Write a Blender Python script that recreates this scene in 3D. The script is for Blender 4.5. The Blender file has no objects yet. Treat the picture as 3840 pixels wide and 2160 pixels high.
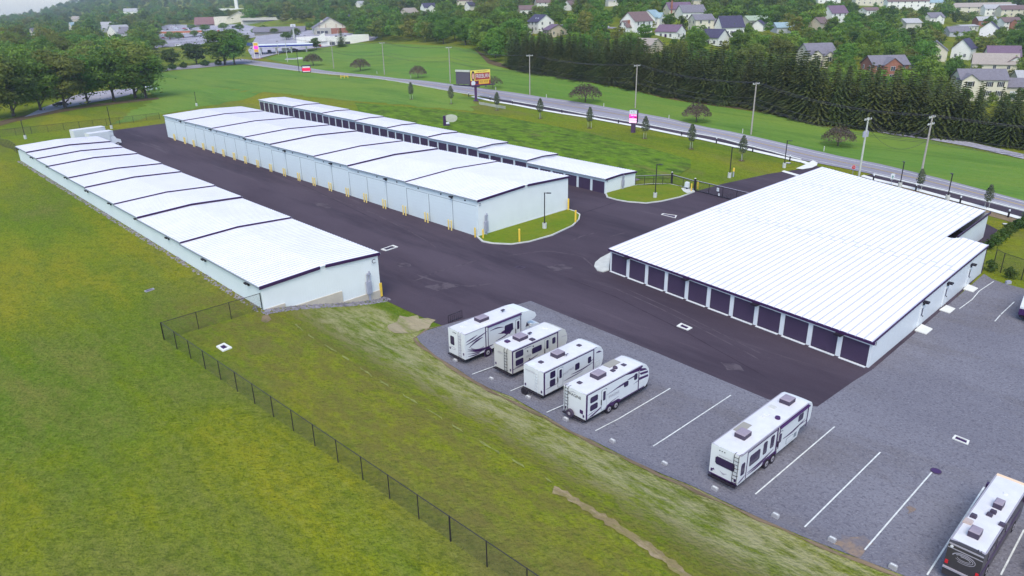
import bpy, bmesh, math, random
import numpy as np
from mathutils import Vector, Matrix
from mathutils.geometry import tessellate_polygon
R = math.radians
sc = bpy.context.scene
col = sc.collection

# ------------------------------------------------------------------ camera, world, sun, exposure
FPX, PITCH, ROLL, CAMH = 2700.0, math.atan(1080 / 2700.0), R(1.0), 33.0      # focal length in photo pixels (3840 wide)
_cr, _sr = math.cos(ROLL), math.sin(ROLL)
_R0 = np.array([1, 0, 0.]); _FW = np.array([0, math.cos(PITCH), -math.sin(PITCH)]); _U0 = np.array([0, math.sin(PITCH), math.cos(PITCH)])
_RT, _UP = _cr * _R0 - _sr * _U0, _cr * _U0 + _sr * _R0
cam = bpy.data.objects.new("camera", bpy.data.cameras.new("camera"))
col.objects.link(cam); sc.camera = cam
cam.data.sensor_width = 36.0; cam.data.lens = 36.0 * FPX / 3840
cam.data.clip_start = 1.0; cam.data.clip_end = 20000
cam.matrix_world = Matrix(((_RT[0], _UP[0], -_FW[0], 0), (_RT[1], _UP[1], -_FW[1], 0), (_RT[2], _UP[2], -_FW[2], CAMH), (0, 0, 0, 1)))

SUN_AZ, SUN_EL = R(-172), R(56)          # azimuth from +Y towards +X
world = bpy.data.worlds.new("World"); sc.world = world; world.use_nodes = True
wn = world.node_tree.nodes; wl = world.node_tree.links
sky = wn.new("ShaderNodeTexSky"); sky.sky_type = 'NISHITA'; sky.sun_disc = False
sky.sun_elevation = SUN_EL; sky.sun_rotation = SUN_AZ; sky.air_density = 1.0; sky.dust_density = 0.8; sky.ozone_density = 1.0
wl.new(sky.outputs[0], wn["Background"].inputs[0]); wn["Background"].inputs[1].default_value = 0.15
sun = bpy.data.objects.new("sun", bpy.data.lights.new("sun", 'SUN')); col.objects.link(sun)
sun.data.energy = 1.45; sun.data.angle = R(40); sun.data.color = (1.0, 0.9, 0.72)
_sd = Vector((math.sin(SUN_AZ) * math.cos(SUN_EL), math.cos(SUN_AZ) * math.cos(SUN_EL), math.sin(SUN_EL)))
sun.rotation_euler = _sd.to_track_quat('Z', 'Y').to_euler()
vs = sc.view_settings; vs.view_transform = 'Standard'; vs.look = 'None'; vs.exposure = 1.0; vs.gamma = 1.0

# ------------------------------------------------------------------ ground shape
UA, VA = R(133.5), R(43.5)
U = np.array([math.cos(UA), math.sin(UA)]); V = np.array([math.cos(VA), math.sin(VA)])
OX, OY = -16.7, 81.0
def sstep(a, b, x):
    t = min(1.0, max(0.0, (x - a) / (b - a))); return t * t * (3 - 2 * t)
def sq(x, y): return (x - OX) * U[0] + (y - OY) * U[1], (x - OX) * V[0] + (y - OY) * V[1]
def ramp(s):
    if s < -6: return 0.0
    if s < 6: return .0146 * (s + 6) ** 2 / 24
    return .0146 * min(s, 125)
FR = [0, 200, 240, 300, 350, 400, 500, 650, 900, 1500, 3000, 7000]
FX = [-1500, 0, 600, 1200, 1800, 2400, 3000, 3800, 5500]
FZ = [[0, 0, 0, 0, 0, 0, 0, 0, 0, -1, -4, -20], [0, 0, 0, 0, 0, 0, 0, 0, 0, -1, -2, -20], [0, 0, 0, 0, 0, 0, 0, 1, 3, 14, 98, 98],
      [0, 0, 0, 0, .3, 1, 4, 9, 20, 38, 90, 95], [0, 0, .5, 3, 6.5, 9.5, 15, 22, 32, 50, 90, 95], [0, 0, 1, 8, 15, 18.5, 23, 28, 36, 52, 90, 95],
      [0, 0, .5, 5, 8, 11, 15, 20, 28, 45, 80, 90], [0, 0, 0, 1, 2, 3, 5, 9, 17, 34, 70, 90], [0, 0, 0, 0, 0, 1, 3, 6, 12, 25, 60, 80]]
FA = [math.atan((x - 1920) / 2908) for x in FX]
def farz(x, y):
    r = math.hypot(x, y)
    if r < 200: return 0.0
    a = math.atan2(x, y); a = min(max(a, FA[0] + 1e-6), FA[-1] - 1e-6)
    i = max(k for k in range(len(FA) - 1) if FA[k] <= a); ta = (a - FA[i]) / (FA[i + 1] - FA[i]); ta = ta * ta * (3 - 2 * ta)
    r = min(r, FR[-1] - 1e-6); j = max(k for k in range(len(FR) - 1) if FR[k] <= r); tr = (r - FR[j]) / (FR[j + 1] - FR[j])
    a0 = FZ[i][j] * (1 - tr) + FZ[i][j + 1] * tr; a1 = FZ[i + 1][j] * (1 - tr) + FZ[i + 1][j + 1] * tr
    return a0 * (1 - ta) + a1 * ta
def TZ(x, y):
    s, q = sq(x, y)
    q0 = -4.0 + 3.6 * sstep(-15, -5, s); t = min(1.0, max(0.0, (q0 - q) / (q0 + 14.4)))
    z = ramp(s) + 3.0 * (.35 * t * t * (3 - 2 * t) + .65 * t) * (1 - sstep(112, 150, s))
    z += 1.5 * sstep(67, 78, q) * sstep(-12, 25, s) * (1 - sstep(150, 300, s))
    return z + farz(x, y)
def ray(px, py):
    d = _RT * (px - 1920) / FPX - _UP * (py - 1080) / FPX + _FW
    return d
def G(px, py, dz=0.0):
    """where the line of sight through photo pixel (px, py) meets the ground raised by dz"""
    d = ray(px, py); h = math.hypot(d[0], d[1]); t = 20 / h; st = 1.01
    f = lambda t: CAMH + d[2] * t - TZ(d[0] * t, d[1] * t) - dz
    while f(t) > 0 and t * h < 6500: t *= st
    a, b = t / st, t
    for _ in range(30):
        m = (a + b) / 2
        if f(m) > 0: a = m
        else: b = m
    return np.array([d[0] * b, d[1] * b])
def G3(px, py, dz=0.0):
    p = G(px, py, dz); return Vector((p[0], p[1], TZ(p[0], p[1])))
def HT(px, py, P):
    """height above the ground at P of the point seen at pixel (px, py)"""
    d = ray(px, py); t = math.hypot(P[0], P[1]) / math.hypot(d[0], d[1]); return CAMH + d[2] * t - TZ(P[0], P[1])
def PROJ(x, y, z):
    v = np.array([x, y, z - CAMH]); w = v @ _FW
    return 1920 + FPX * (v @ _RT) / w, 1080 - FPX * (v @ _UP) / w

# ------------------------------------------------------------------ materials
def mat(name, c, rough=.7, var=0.0, scale=4.0, c2=None, bump=0.0, bscale=40.0, metal=0.0, spec=.3, objvar=0.0, coord='Object'):
    m = bpy.data.materials.new(name); m.use_nodes = True; nt = m.node_tree; n = nt.nodes; l = nt.links; b = n["Principled BSDF"]
    b.inputs["Roughness"].default_value = rough; b.inputs["Metallic"].default_value = metal; b.inputs["Specular IOR Level"].default_value = spec
    b.inputs["Base Color"].default_value = (*c, 1)
    out = None
    tc = n.new("ShaderNodeTexCoord")
    if var > 0 or c2:
        t = n.new("ShaderNodeTexNoise"); t.inputs["Scale"].default_value = scale; t.inputs["Detail"].default_value = 5; t.inputs["Roughness"].default_value = .65
        l.new(tc.outputs[coord], t.inputs["Vector"])
        r = n.new("ShaderNodeValToRGB"); r.color_ramp.elements[0].position = .3; r.color_ramp.elements[1].position = .7
        d = c2 or tuple(x * (1 + var) for x in c); c0 = c if c2 else tuple(x * (1 - var) for x in c)
        r.color_ramp.elements[0].color = (*c0, 1); r.color_ramp.elements[1].color = (*d, 1)
        l.new(t.outputs["Fac"], r.inputs[0]); out = r.outputs[0]
    if objvar > 0:
        oi = n.new("ShaderNodeObjectInfo"); hs = n.new("ShaderNodeHueSaturation")
        mr = n.new("ShaderNodeMapRange"); mr.inputs[3].default_value = 1 - objvar; mr.inputs[4].default_value = 1 + objvar
        l.new(oi.outputs["Random"], mr.inputs[0]); l.new(mr.outputs[0], hs.inputs["Value"])
        mh = n.new("ShaderNodeMapRange"); mh.inputs[3].default_value = .5 - objvar * .09; mh.inputs[4].default_value = .5 + objvar * .09
        mm = n.new("ShaderNodeMath"); mm.operation = 'FRACT'; m2 = n.new("ShaderNodeMath"); m2.operation = 'MULTIPLY'; m2.inputs[1].default_value = 7.31
        l.new(oi.outputs["Random"], m2.inputs[0]); l.new(m2.outputs[0], mm.inputs[0]); l.new(mm.outputs[0], mh.inputs[0]); l.new(mh.outputs[0], hs.inputs["Hue"])
        if out: l.new(out, hs.inputs["Color"])
        else: hs.inputs["Color"].default_value = (*c, 1)
        out = hs.outputs[0]
    if out: l.new(out, b.inputs["Base Color"])
    if bump > 0:
        t = n.new("ShaderNodeTexNoise"); t.inputs["Scale"].default_value = bscale; t.inputs["Detail"].default_value = 4
        l.new(tc.outputs[coord], t.inputs["Vector"]); bp = n.new("ShaderNodeBump"); bp.inputs["Strength"].default_value = bump; bp.inputs["Distance"].default_value = .1
        l.new(t.outputs["Fac"], bp.inputs["Height"]); l.new(bp.outputs[0], b.inputs["Normal"])
    return m
def wave_bump(m, axis, period, strength=.6, dist=.05):
    """corrugation along one object axis"""
    n = m.node_tree.nodes; l = m.node_tree.links; b = n["Principled BSDF"]
    tc = n.new("ShaderNodeTexCoord"); sx = n.new("ShaderNodeSeparateXYZ"); l.new(tc.outputs["Object"], sx.inputs[0])
    ml = n.new("ShaderNodeMath"); ml.operation = 'MULTIPLY'; ml.inputs[1].default_value = 2 * math.pi / period
    if axis == 'XY':
        ad = n.new("ShaderNodeMath"); l.new(sx.outputs[0], ad.inputs[0]); l.new(sx.outputs[1], ad.inputs[1]); l.new(ad.outputs[0], ml.inputs[0])
    else: l.new(sx.outputs[axis], ml.inputs[0])
    si = n.new("ShaderNodeMath"); si.operation = 'SINE'; l.new(ml.outputs[0], si.inputs[0])
    pw = n.new("ShaderNodeMath"); pw.operation = 'GREATER_THAN'; pw.inputs[1].default_value = .8; l.new(si.outputs[0], pw.inputs[0])
    bp = n.new("ShaderNodeBump"); bp.inputs["Strength"].default_value = strength; bp.inputs["Distance"].default_value = dist
    l.new(pw.outputs[0], bp.inputs["Height"]); l.new(bp.outputs[0], b.inputs["Normal"])
    return m
def emit(m, c, s):
    b = m.node_tree.nodes["Principled BSDF"]; b.inputs["Emission Color"].default_value = (*c, 1); b.inputs["Emission Strength"].default_value = s; return m
M = {}
M['white'] = mat("white_paint", (.64, .67, .7), .5, .03, 1.5)
M['roof_white'] = mat("white_roof_metal", (.77, .77, .8), .5, .08, .3)
M['rib_soft'] = mat("roof_rib_pale_shade", (.58, .57, .64), .6)  # greyer than the sheet: soft rib shading painted into the colour
M['rib'] = mat("roof_rib_shade", (.5, .485, .58), .6)  # grey-violet puts the ribs' shading lines into the colour; gate rail shares it
M['siding'] = wave_bump(mat("white_siding", (.74, .77, .77), .55, .03, .6), 'XY', .3)
M['wall_flat'] = mat("pale_wall_panel", (.6, .675, .7), .6, .03, .25)
M['door_white'] = wave_bump(mat("white_door", (.6, .675, .7), .55, .02, .5), 2, .55, .35, .03)
M['fascia'] = mat("dark_plum_trim", (.04, .013, .065), .45)
M['door_dark'] = wave_bump(mat("dark_plum_roll_door", (.055, .035, .075), .5, .08, .7), 2, .12, .5, .03)
M['joint'] = mat("grey_joint", (.22, .25, .28), .8)  # plain grey for seams, gutters, laps and trim
M['concrete'] = mat("concrete", (.5, .51, .48), .9, .12, 1.2, bump=.1, bscale=8)
M['foundation'] = mat("foundation_concrete", (.52, .46, .38), .9, .1, 1.0)
M['black'] = mat("black_metal", (.018, .014, .022), .45)
M['glass'] = mat("dark_glass", (.03, .018, .06), .12, spec=.6)
M['rubber'] = mat("rubber", (.02, .016, .024), .85)
M['rim'] = mat("wheel_rim", (.55, .52, .55), .35, metal=.6)
M['yellow'] = mat("yellow_paint", (.75, .5, .06), .55, .1, 3)
M['pale_yellow'] = mat("faded_yellow_paint", (.72, .56, .2), .6, .12, 3)
M['grey_box'] = mat("grey_enamel", (.33, .34, .42), .5)
M['rv_white'] = mat("rv_fibreglass", (.64, .66, .67), .3, .02, .8)
M['rv_cream'] = mat("rv_cream_fibreglass", (.52, .51, .47), .35, .02, .8)
M['rv_roof'] = mat("rv_roof_membrane", (.6, .6, .63), .6, .07, 1.2)
M['decal'] = mat("dark_plum_decal", (.05, .016, .085), .35)
M['decal_grey'] = mat("grey_decal", (.33, .31, .36), .4)
M['ac'] = mat("ac_shroud", (.06, .045, .075), .6, .1, 3)
M['ac_lit_top'] = mat("ac_shroud_lit_top", (.27, .23, .28), .6, .1, 3)  # paler than the sides: light falling on the top, painted as colour
M['vent'] = mat("vent_lid", (.62, .62, .64), .5)
M['solar'] = mat("solar_panel", (.3, .28, .24), .3)
M['red'] = mat("red_plastic", (.55, .02, .03), .4)
M['wood'] = mat("weathered_pole_wood", (.33, .30, .27), .85, .15, 2)
M['pole_pale'] = mat("pale_pole", (.46, .47, .42), .8, .12, 2)
M['wire'] = mat("dark_cable", (.05, .045, .055), .6)
M['trunk'] = mat("bark", (.075, .06, .055), .9, .25, 3)
M['rock'] = mat("grey_rock", (.3, .29, .33), .9, .45, 1.4, bump=.4, bscale=3)
M['window'] = mat("house_window", (.06, .065, .09), .2, spec=.6)
M['brick'] = mat("brick", (.3, .13, .09), .9, .2, 3)
M['trim'] = mat("white_trim", (.72, .72, .68), .6)
def leafmat(name, c, c2, scale=.35, ov=.25):
    m = mat(name, c, .65, c2=c2, scale=scale, objvar=ov, spec=.25)
    n = m.node_tree.nodes; l = m.node_tree.links; b = n["Principled BSDF"]
    tr = n.new("ShaderNodeBsdfTranslucent"); mx = n.new("ShaderNodeMixShader"); mx.inputs[0].default_value = .3
    src = b.inputs["Base Color"].links[0].from_socket; l.new(src, tr.inputs[0]); l.new(b.outputs[0], mx.inputs[1]); l.new(tr.outputs[0], mx.inputs[2])
    l.new(mx.outputs[0], n["Material Output"].inputs[0]); return m
M['leaf'] = leafmat("leaf_green", (.05, .115, .014), (.165, .27, .036))
M['leaf_bright'] = leafmat("leaf_bright_green", (.075, .16, .016), (.2, .31, .04))
M['leaf_olive'] = leafmat("leaf_olive", (.085, .115, .018), (.22, .235, .045))
M['leaf_dark'] = leafmat("leaf_dark_green", (.03, .07, .012), (.1, .16, .026))
M['needle'] = leafmat("spruce_needle", (.036, .062, .014), (.125, .145, .038), .5)
M['leaf_purple'] = leafmat("purple_leaf", (.075, .055, .045), (.16, .115, .085))
M['leaf_grey'] = leafmat("greygreen_leaf", (.06, .08, .045), (.15, .17, .105), 1.5, .1)

# ------------------------------------------------------------------ mesh and object helpers
class MB:
    def __init__(s): s.v = []; s.f = []; s.m = []
    def add(s, vs_, fs, m=0):
        o = len(s.v); s.v += [tuple(map(float, v)) for v in vs_]; s.f += [tuple(i + o for i in f) for f in fs]; s.m += [m] * len(fs); return s
    def box(s, x0, x1, y0, y1, z0, z1, m=0):
        return s.add([(x0, y0, z0), (x1, y0, z0), (x1, y1, z0), (x0, y1, z0), (x0, y0, z1), (x1, y0, z1), (x1, y1, z1), (x0, y1, z1)],
                     [(0, 3, 2, 1), (4, 5, 6, 7), (0, 1, 5, 4), (1, 2, 6, 5), (2, 3, 7, 6), (3, 0, 4, 7)], m)
    def quad(s, a, b, c, d, m=0): return s.add([a, b, c, d], [(0, 1, 2, 3)], m)
    def prism(s, top, bot, m=0):
        n = len(top); return s.add(list(top) + list(bot), [tuple(range(n)), tuple(range(2 * n - 1, n - 1, -1))] + [(i, n + i, n + (i + 1) % n, (i + 1) % n) for i in range(n)], m)
    def xz(s, p, y0, y1, m=0): return s.prism([(x, y0, z) for x, z in p], [(x, y1, z) for x, z in p], m)
    def yz(s, p, x0, x1, m=0): return s.prism([(x0, y, z) for y, z in p], [(x1, y, z) for y, z in p], m)
    def xy(s, p, z0, z1, m=0): return s.prism([(x, y, z1) for x, y in p], [(x, y, z0) for x, y in p], m)
    def tube(s, p0, p1, r0, r1=None, n=6, m=0):
        r1 = r0 if r1 is None else r1; p0, p1 = Vector(p0), Vector(p1); d = (p1 - p0).normalized()
        a = d.orthogonal().normalized(); b = d.cross(a); vs_ = []
        for p, r in ((p0, r0), (p1, r1)):
            for i in range(n): t = 2 * math.pi * i / n; vs_.append(p + (a * math.cos(t) + b * math.sin(t)) * r)
        return s.add(vs_, [(i, (i + 1) % n, n + (i + 1) % n, n + i) for i in range(n)] + [tuple(range(n - 1, -1, -1)), tuple(range(n, 2 * n))], m)
    def path(s, pts, r, n=5, m=0):
        for a, b in zip(pts, pts[1:]): s.tube(a, b, r, r, n, m)
        return s
    def build(s, name, mats, parent=None, smooth=False):
        me = bpy.data.meshes.new(name); me.from_pydata(s.v, [], s.f)
        mats = mats if isinstance(mats, (list, tuple)) else [mats]
        for k in mats: me.materials.append(M[k] if isinstance(k, str) else k)
        if len(mats) > 1: me.polygons.foreach_set("material_index", s.m)
        if smooth: me.polygons.foreach_set("use_smooth", [True] * len(s.f))
        o = bpy.data.objects.new(name, me); col.objects.link(o); o.parent = parent; return o
def tag(o, label=None, cat=None, group=None, kind=None):
    if label: o["label"] = label
    if cat: o["category"] = cat
    if group: o["group"] = group
    if kind: o["kind"] = kind
    return o
def thing(name, label, cat, loc, rz=0, group=None):
    o = bpy.data.objects.new(name, None); col.objects.link(o); o.location = loc; o.rotation_euler = (0, 0, rz); o.empty_display_size = .5
    return tag(o, label, cat, group)
KIDS = {}
def dup(o, loc, rz=None, label=None, scale=None):
    r = o.copy(); col.objects.link(r); r.location = loc
    if rz is not None: r.rotation_euler = (0, 0, rz)
    if scale is not None: r.scale = scale if isinstance(scale, (tuple, list)) else (scale,) * 3
    if label: r["label"] = label
    if o.name not in KIDS: KIDS[o.name] = [(c, list(c.children)) for c in o.children]
    for ch, gs in KIDS[o.name]:
        c = ch.copy(); col.objects.link(c); c.parent = r
        for g in gs: d = g.copy(); col.objects.link(d); d.parent = c
    return r
def text(name, s, size, parent, m, o, right, up, off=.01, squeeze=1.0):
    """lettering as a mesh on a plane: o is the middle of the text, right and up its directions"""
    c = bpy.data.curves.new(name, 'FONT'); c.body = s; c.size = size; c.align_x = 'CENTER'; c.align_y = 'CENTER'
    t = bpy.data.objects.new(name, c); col.objects.link(t); dg = bpy.context.evaluated_depsgraph_get()
    me = bpy.data.meshes.new_from_object(t.evaluated_get(dg)); bpy.data.objects.remove(t)
    right, up = Vector(right).normalized(), Vector(up).normalized(); nrm = right.cross(up)
    for v in me.vertices: v.co = Vector(o) + right * v.co.x * squeeze + up * v.co.y + nrm * off
    me.materials.clear(); me.materials.append(M[m]); ob = bpy.data.objects.new(name, me); col.objects.link(ob); ob.parent = parent; return ob
def drape(name, poly, off, m, cell=4.0, kind='structure', label=None):
    """a sheet laid over the ground inside a polygon"""
    bm = bmesh.new(); vs_ = [bm.verts.new((p[0], p[1], 0)) for p in poly]
    for t in tessellate_polygon([[Vector((p[0], p[1], 0)) for p in poly]]):
        try: bm.faces.new([vs_[i] for i in t])
        except ValueError: pass
    for ax in (0, 1):
        lo = min(p[ax] for p in poly); hi = max(p[ax] for p in poly); k = math.floor(lo / cell) + 1
        while k * cell < hi:
            no = Vector((1, 0, 0)) if ax == 0 else Vector((0, 1, 0))
            bmesh.ops.bisect_plane(bm, geom=bm.verts[:] + bm.edges[:] + bm.faces[:], plane_co=no * k * cell, plane_no=no, dist=1e-5); k += 1
    for v in bm.verts: v.co.z = TZ(v.co.x, v.co.y) + off
    bmesh.ops.recalc_face_normals(bm, faces=bm.faces[:])
    me = bpy.data.meshes.new(name); bm.to_mesh(me); bm.free(); me.materials.append(M[m] if isinstance(m, str) else m)
    if me.polygons and sum(p.normal.z for p in me.polygons) < 0: me.flip_normals()
    o = bpy.data.objects.new(name, me); col.objects.link(o); return tag(o, kind=kind, label=label)
def offset_line(pts, d):
    """a polyline shifted sideways by d (left positive)"""
    P = [np.array(p[:2], float) for p in pts]; out = []
    for i, p in enumerate(P):
        a = P[max(i - 1, 0)]; b = P[min(i + 1, len(P) - 1)]; t = (b - a) / np.linalg.norm(b - a); out.append(p + np.array([-t[1], t[0]]) * d)
    return out
def ribbon(name, pts, w, off, m, cell=6.0, kind='structure'):
    return drape(name, offset_line(pts, w / 2) + offset_line(pts, -w / 2)[::-1], off, m, cell, kind)
ORD = "first second third fourth fifth sixth seventh eighth ninth tenth eleventh twelfth thirteenth fourteenth fifteenth sixteenth seventeenth eighteenth nineteenth twentieth".split()
def nth(i):
    if i < 20: return ORD[i]
    t = {20: 'twenty', 30: 'thirty', 40: 'forty', 50: 'fifty', 60: 'sixty', 70: 'seventy'}; k = i + 1
    return t[k // 10 * 10][:-1] + 'ieth' if k % 10 == 0 else t[k // 10 * 10] + '-' + ORD[k % 10 - 1]
# ------------------------------------------------------------------ ground materials
def layered(name, base, layers, rough=.9, bump=.35, bscale=3.0, mask=None, mask2=None):
    """base colour mixed with noise layers: (colour, scale, lo, hi, amount, stretch)"""
    m = bpy.data.materials.new(name); m.use_nodes = True; nt = m.node_tree; n = nt.nodes; l = nt.links; b = n["Principled BSDF"]
    b.inputs["Roughness"].default_value = rough; b.inputs["Specular IOR Level"].default_value = .04
    tc = n.new("ShaderNodeTexCoord"); cur = None
    for c, scale, lo, hi, amt, stretch in layers:
        mp = n.new("ShaderNodeMapping"); mp.vector_type = 'TEXTURE'
        mp.inputs["Rotation"].default_value = (0, 0, UA); mp.inputs["Scale"].default_value = (stretch, 1, 1); l.new(tc.outputs["Object"], mp.inputs[0])
        t = n.new("ShaderNodeTexNoise"); t.inputs["Scale"].default_value = scale; t.inputs["Detail"].default_value = 6; t.inputs["Roughness"].default_value = .68
        l.new(mp.outputs[0], t.inputs["Vector"])
        mr = n.new("ShaderNodeMapRange"); mr.inputs[1].default_value = lo; mr.inputs[2].default_value = hi; mr.inputs[3].default_value = 0; mr.inputs[4].default_value = amt
        l.new(t.outputs["Fac"], mr.inputs[0]); f = mr.outputs[0]
        mx = n.new("ShaderNodeMix"); mx.data_type = 'RGBA'
        l.new(f, mx.inputs[0]); mx.inputs[6].default_value = (*base, 1); mx.inputs[7].default_value = (*c, 1)
        if cur: l.new(cur, mx.inputs[6])
        cur = mx.outputs[2]
    for mask in [k for k in (mask2, mask) if k]:      # worn straw-coloured strip between two distances q0..q1 from the yard edge, for s below s1
        c, q0, q1, s1, amt = mask
        sx = n.new("ShaderNodeSeparateXYZ"); l.new(tc.outputs["Object"], sx.inputs[0])
        def lin(a, b2, c0):
            p = n.new("ShaderNodeMath"); p.operation = 'MULTIPLY_ADD'; p.inputs[1].default_value = a; p.inputs[2].default_value = c0; l.new(sx.outputs[0], p.inputs[0])
            r = n.new("ShaderNodeMath"); r.operation = 'MULTIPLY_ADD'; r.inputs[1].default_value = b2; l.new(sx.outputs[1], r.inputs[0]); l.new(p.outputs[0], r.inputs[2]); return r.outputs[0]
        q = lin(V[0], V[1], -OX * V[0] - OY * V[1]); s = lin(U[0], U[1], -OX * U[0] - OY * U[1])
        def mrr(v, a, b2):
            r = n.new("ShaderNodeMapRange"); r.interpolation_type = 'SMOOTHSTEP'; r.inputs[1].default_value = a; r.inputs[2].default_value = b2; l.new(v, r.inputs[0]); return r.outputs[0]
        def mul(a, b2):
            r = n.new("ShaderNodeMath"); r.operation = 'MULTIPLY'; l.new(a, r.inputs[0])
            if isinstance(b2, float): r.inputs[1].default_value = b2
            else: l.new(b2, r.inputs[1])
            return r.outputs[0]
        mp = n.new("ShaderNodeMapping"); mp.vector_type = 'TEXTURE'; mp.inputs["Rotation"].default_value = (0, 0, UA); mp.inputs["Scale"].default_value = (2.0, 1, 1); l.new(tc.outputs["Object"], mp.inputs[0])
        t = n.new("ShaderNodeTexNoise"); t.inputs["Scale"].default_value = .8; t.inputs["Detail"].default_value = 10; t.inputs["Roughness"].default_value = .8; l.new(mp.outputs[0], t.inputs["Vector"])
        f = mul(mul(mul(mrr(q, q0, q0 + 5), mrr(q, q1 + 2, q1)), mrr(s, s1 + 6, s1)), mul(mrr(t.outputs["Fac"], .38, .62), amt))
        mx = n.new("ShaderNodeMix"); mx.data_type = 'RGBA'; l.new(f, mx.inputs[0]); l.new(cur, mx.inputs[6]); mx.inputs[7].default_value = (*c, 1); cur = mx.outputs[2]
    l.new(cur, b.inputs["Base Color"])
    t = n.new("ShaderNodeTexNoise"); t.inputs["Scale"].default_value = bscale; t.inputs["Detail"].default_value = 5; l.new(tc.outputs["Object"], t.inputs["Vector"])
    bp = n.new("ShaderNodeBump"); bp.inputs["Strength"].default_value = bump; bp.inputs["Distance"].default_value = .25
    l.new(t.outputs["Fac"], bp.inputs["Height"]); l.new(bp.outputs[0], b.inputs["Normal"])
    return m
M['grass'] = layered("grass", (.135, .2, .01), [((.215, .21, .014), .03, .38, .6, .95, 2.0), ((.07, .145, .008), .06, .48, .62, .9, 3), ((.2, .17, .05), .12, .5, .68, .7, 3), ((.135, .2, .02), .4, .5, .72, .5, 5),
                                                   ((.05, .085, .008), 1.3, .46, .7, .6, 1.3), ((.23, .235, .05), 2.2, .5, .72, .5, 1.2), ((.035, .055, .008), 4.5, .5, .68, .6, 1), ((.24, .25, .09), 6, .55, .72, .45, 1)], bump=1.0, bscale=3.5,
                     mask=((.4, .36, .2), -14, -3.5, -6, .75), mask2=((.135, .115, .035), -25, -11.5, 4, .75))
M['meadow'] = layered("meadow_grass", (.105, .205, .034), [((.15, .225, .035), .04, .4, .6, .9, 3), ((.07, .15, .025), .1, .5, .66, .8, 6), ((.17, .24, .05), .5, .5, .7, .6, 10), ((.06, .11, .018), 1.5, .5, .75, .6, 2)], bump=.6, bscale=2)
M['lawn'] = layered("short_lawn", (.115, .18, .014), [((.175, .19, .02), .12, .4, .65, .9, 1), ((.06, .1, .01), 1.8, .5, .75, .6, 1.5)], bump=.5, bscale=3)
M['weeds'] = layered("rough_weeds", (.105, .19, .014), [((.04, .07, .015), .5, .42, .62, .9, 2), ((.17, .25, .03), .9, .5, .7, .8, 2), ((.15, .13, .05), .25, .55, .72, .7, 3)], bump=1.0, bscale=1.4)
M['asphalt'] = layered("asphalt", (.055, .042, .057), [((.085, .067, .086), .045, .38, .62, .95, 3), ((.042, .034, .048), .14, .5, .66, .8, 6), ((.15, .125, .14), .5, .6, .74, .55, 14), ((.04, .033, .045), 5, .5, .75, .4, 1)], .85, .15, 9)
M['gravel'] = layered("grey_gravel", (.165, .162, .192), [((.215, .213, .245), .08, .4, .65, .7, 2), ((.15, .14, .15), .15, .5, .64, .7, 3), ((.08, .075, .1), 5, .5, .66, .75, 1), ((.34, .34, .38), 7, .56, .72, .7, 1), ((.24, .19, .15), .1, .62, .78, .5, 1)], .95, .5, 6)
M['road'] = layered("worn_road", (.25, .235, .275), [((.3, .29, .33), .05, .4, .6, .8, 8), ((.19, .18, .21), .3, .5, .7, .5, 10)], .85, .1, 9)
M['dirt'] = layered("dirt", (.21, .155, .1), [((.13, .09, .06), .5, .45, .65, .8, 4), ((.3, .24, .15), 1.2, .5, .7, .7, 4), ((.09, .12, .03), .6, .55, .7, .8, 3)], .95, .6, 2)
M['straw'] = layered("straw_soil", (.33, .28, .18), [((.24, .2, .12), .8, .45, .65, .8, 4), ((.14, .18, .03), .7, .5, .66, .9, 3)], .95, .6, 2)
M['gravel_dirt'] = layered("gravelly_dirt", (.17, .155, .17), [((.26, .19, .14), .9, .42, .6, .9, 1), ((.12, .11, .13), 4, .5, .66, .7, 1)], .95, .5, 4)
M['track'] = layered("worn_track", (.21, .165, .085), [((.2, .18, .06), .9, .45, .6, .9, 3), ((.33, .26, .17), 2.2, .5, .68, .8, 3), ((.12, .15, .02), 1.6, .58, .7, .9, 2)], .95, .6, 3)
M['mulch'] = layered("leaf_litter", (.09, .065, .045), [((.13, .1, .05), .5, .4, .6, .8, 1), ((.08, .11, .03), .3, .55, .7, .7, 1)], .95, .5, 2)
M['lot'] = layered("pale_paving", (.3, .29, .34), [((.38, .37, .42), .06, .4, .6, .8, 2), ((.2, .19, .23), .2, .5, .7, .6, 2)], .85, .1, 5)
M['paint_white'] = mat("road_paint_white", (.62, .64, .62), .7, .25, 2.5)
M['paint_yellow'] = mat("road_paint_yellow", (.5, .36, .12), .7, .2, 2)
M['pale_concrete'] = mat("pale_concrete", (.66, .66, .62), .85, .08, .7)

# ------------------------------------------------------------------ ground sheet: one polar grid out to the horizon
def make_ground():
    az = [R(a) for a in list(np.arange(-180, -54, 6.0)) + list(np.arange(-54, 54.01, .3)) + list(np.arange(60, 180, 6.0))]
    rs = [4.0]
    while rs[-1] < 7000: rs.append(rs[-1] * 1.0125 + .05)
    na, nr = len(az), len(rs); vs_ = [(0, 0, TZ(0, 0))]
    for r in rs:
        for a in az: x, y = r * math.sin(a), r * math.cos(a); vs_.append((x, y, TZ(x, y)))
    fs = [(0, 1 + (i + 1) % na, 1 + i) for i in range(na)]
    for k in range(nr - 1):
        o = 1 + k * na; p = o + na
        for i in range(na): j = (i + 1) % na; fs.append((o + i, o + j, p + j, p + i))
    me = bpy.data.meshes.new("ground"); me.from_pydata(vs_, [], fs); me.flip_normals(); me.polygons.foreach_set("use_smooth", [True] * len(fs)); me.materials.append(M['grass'])
    o = bpy.data.objects.new("ground", me); col.objects.link(o); tag(o, kind='structure')
    if sum(p.normal.z for p in me.polygons[:200]) < 0: me.flip_normals()
make_ground()

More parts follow.
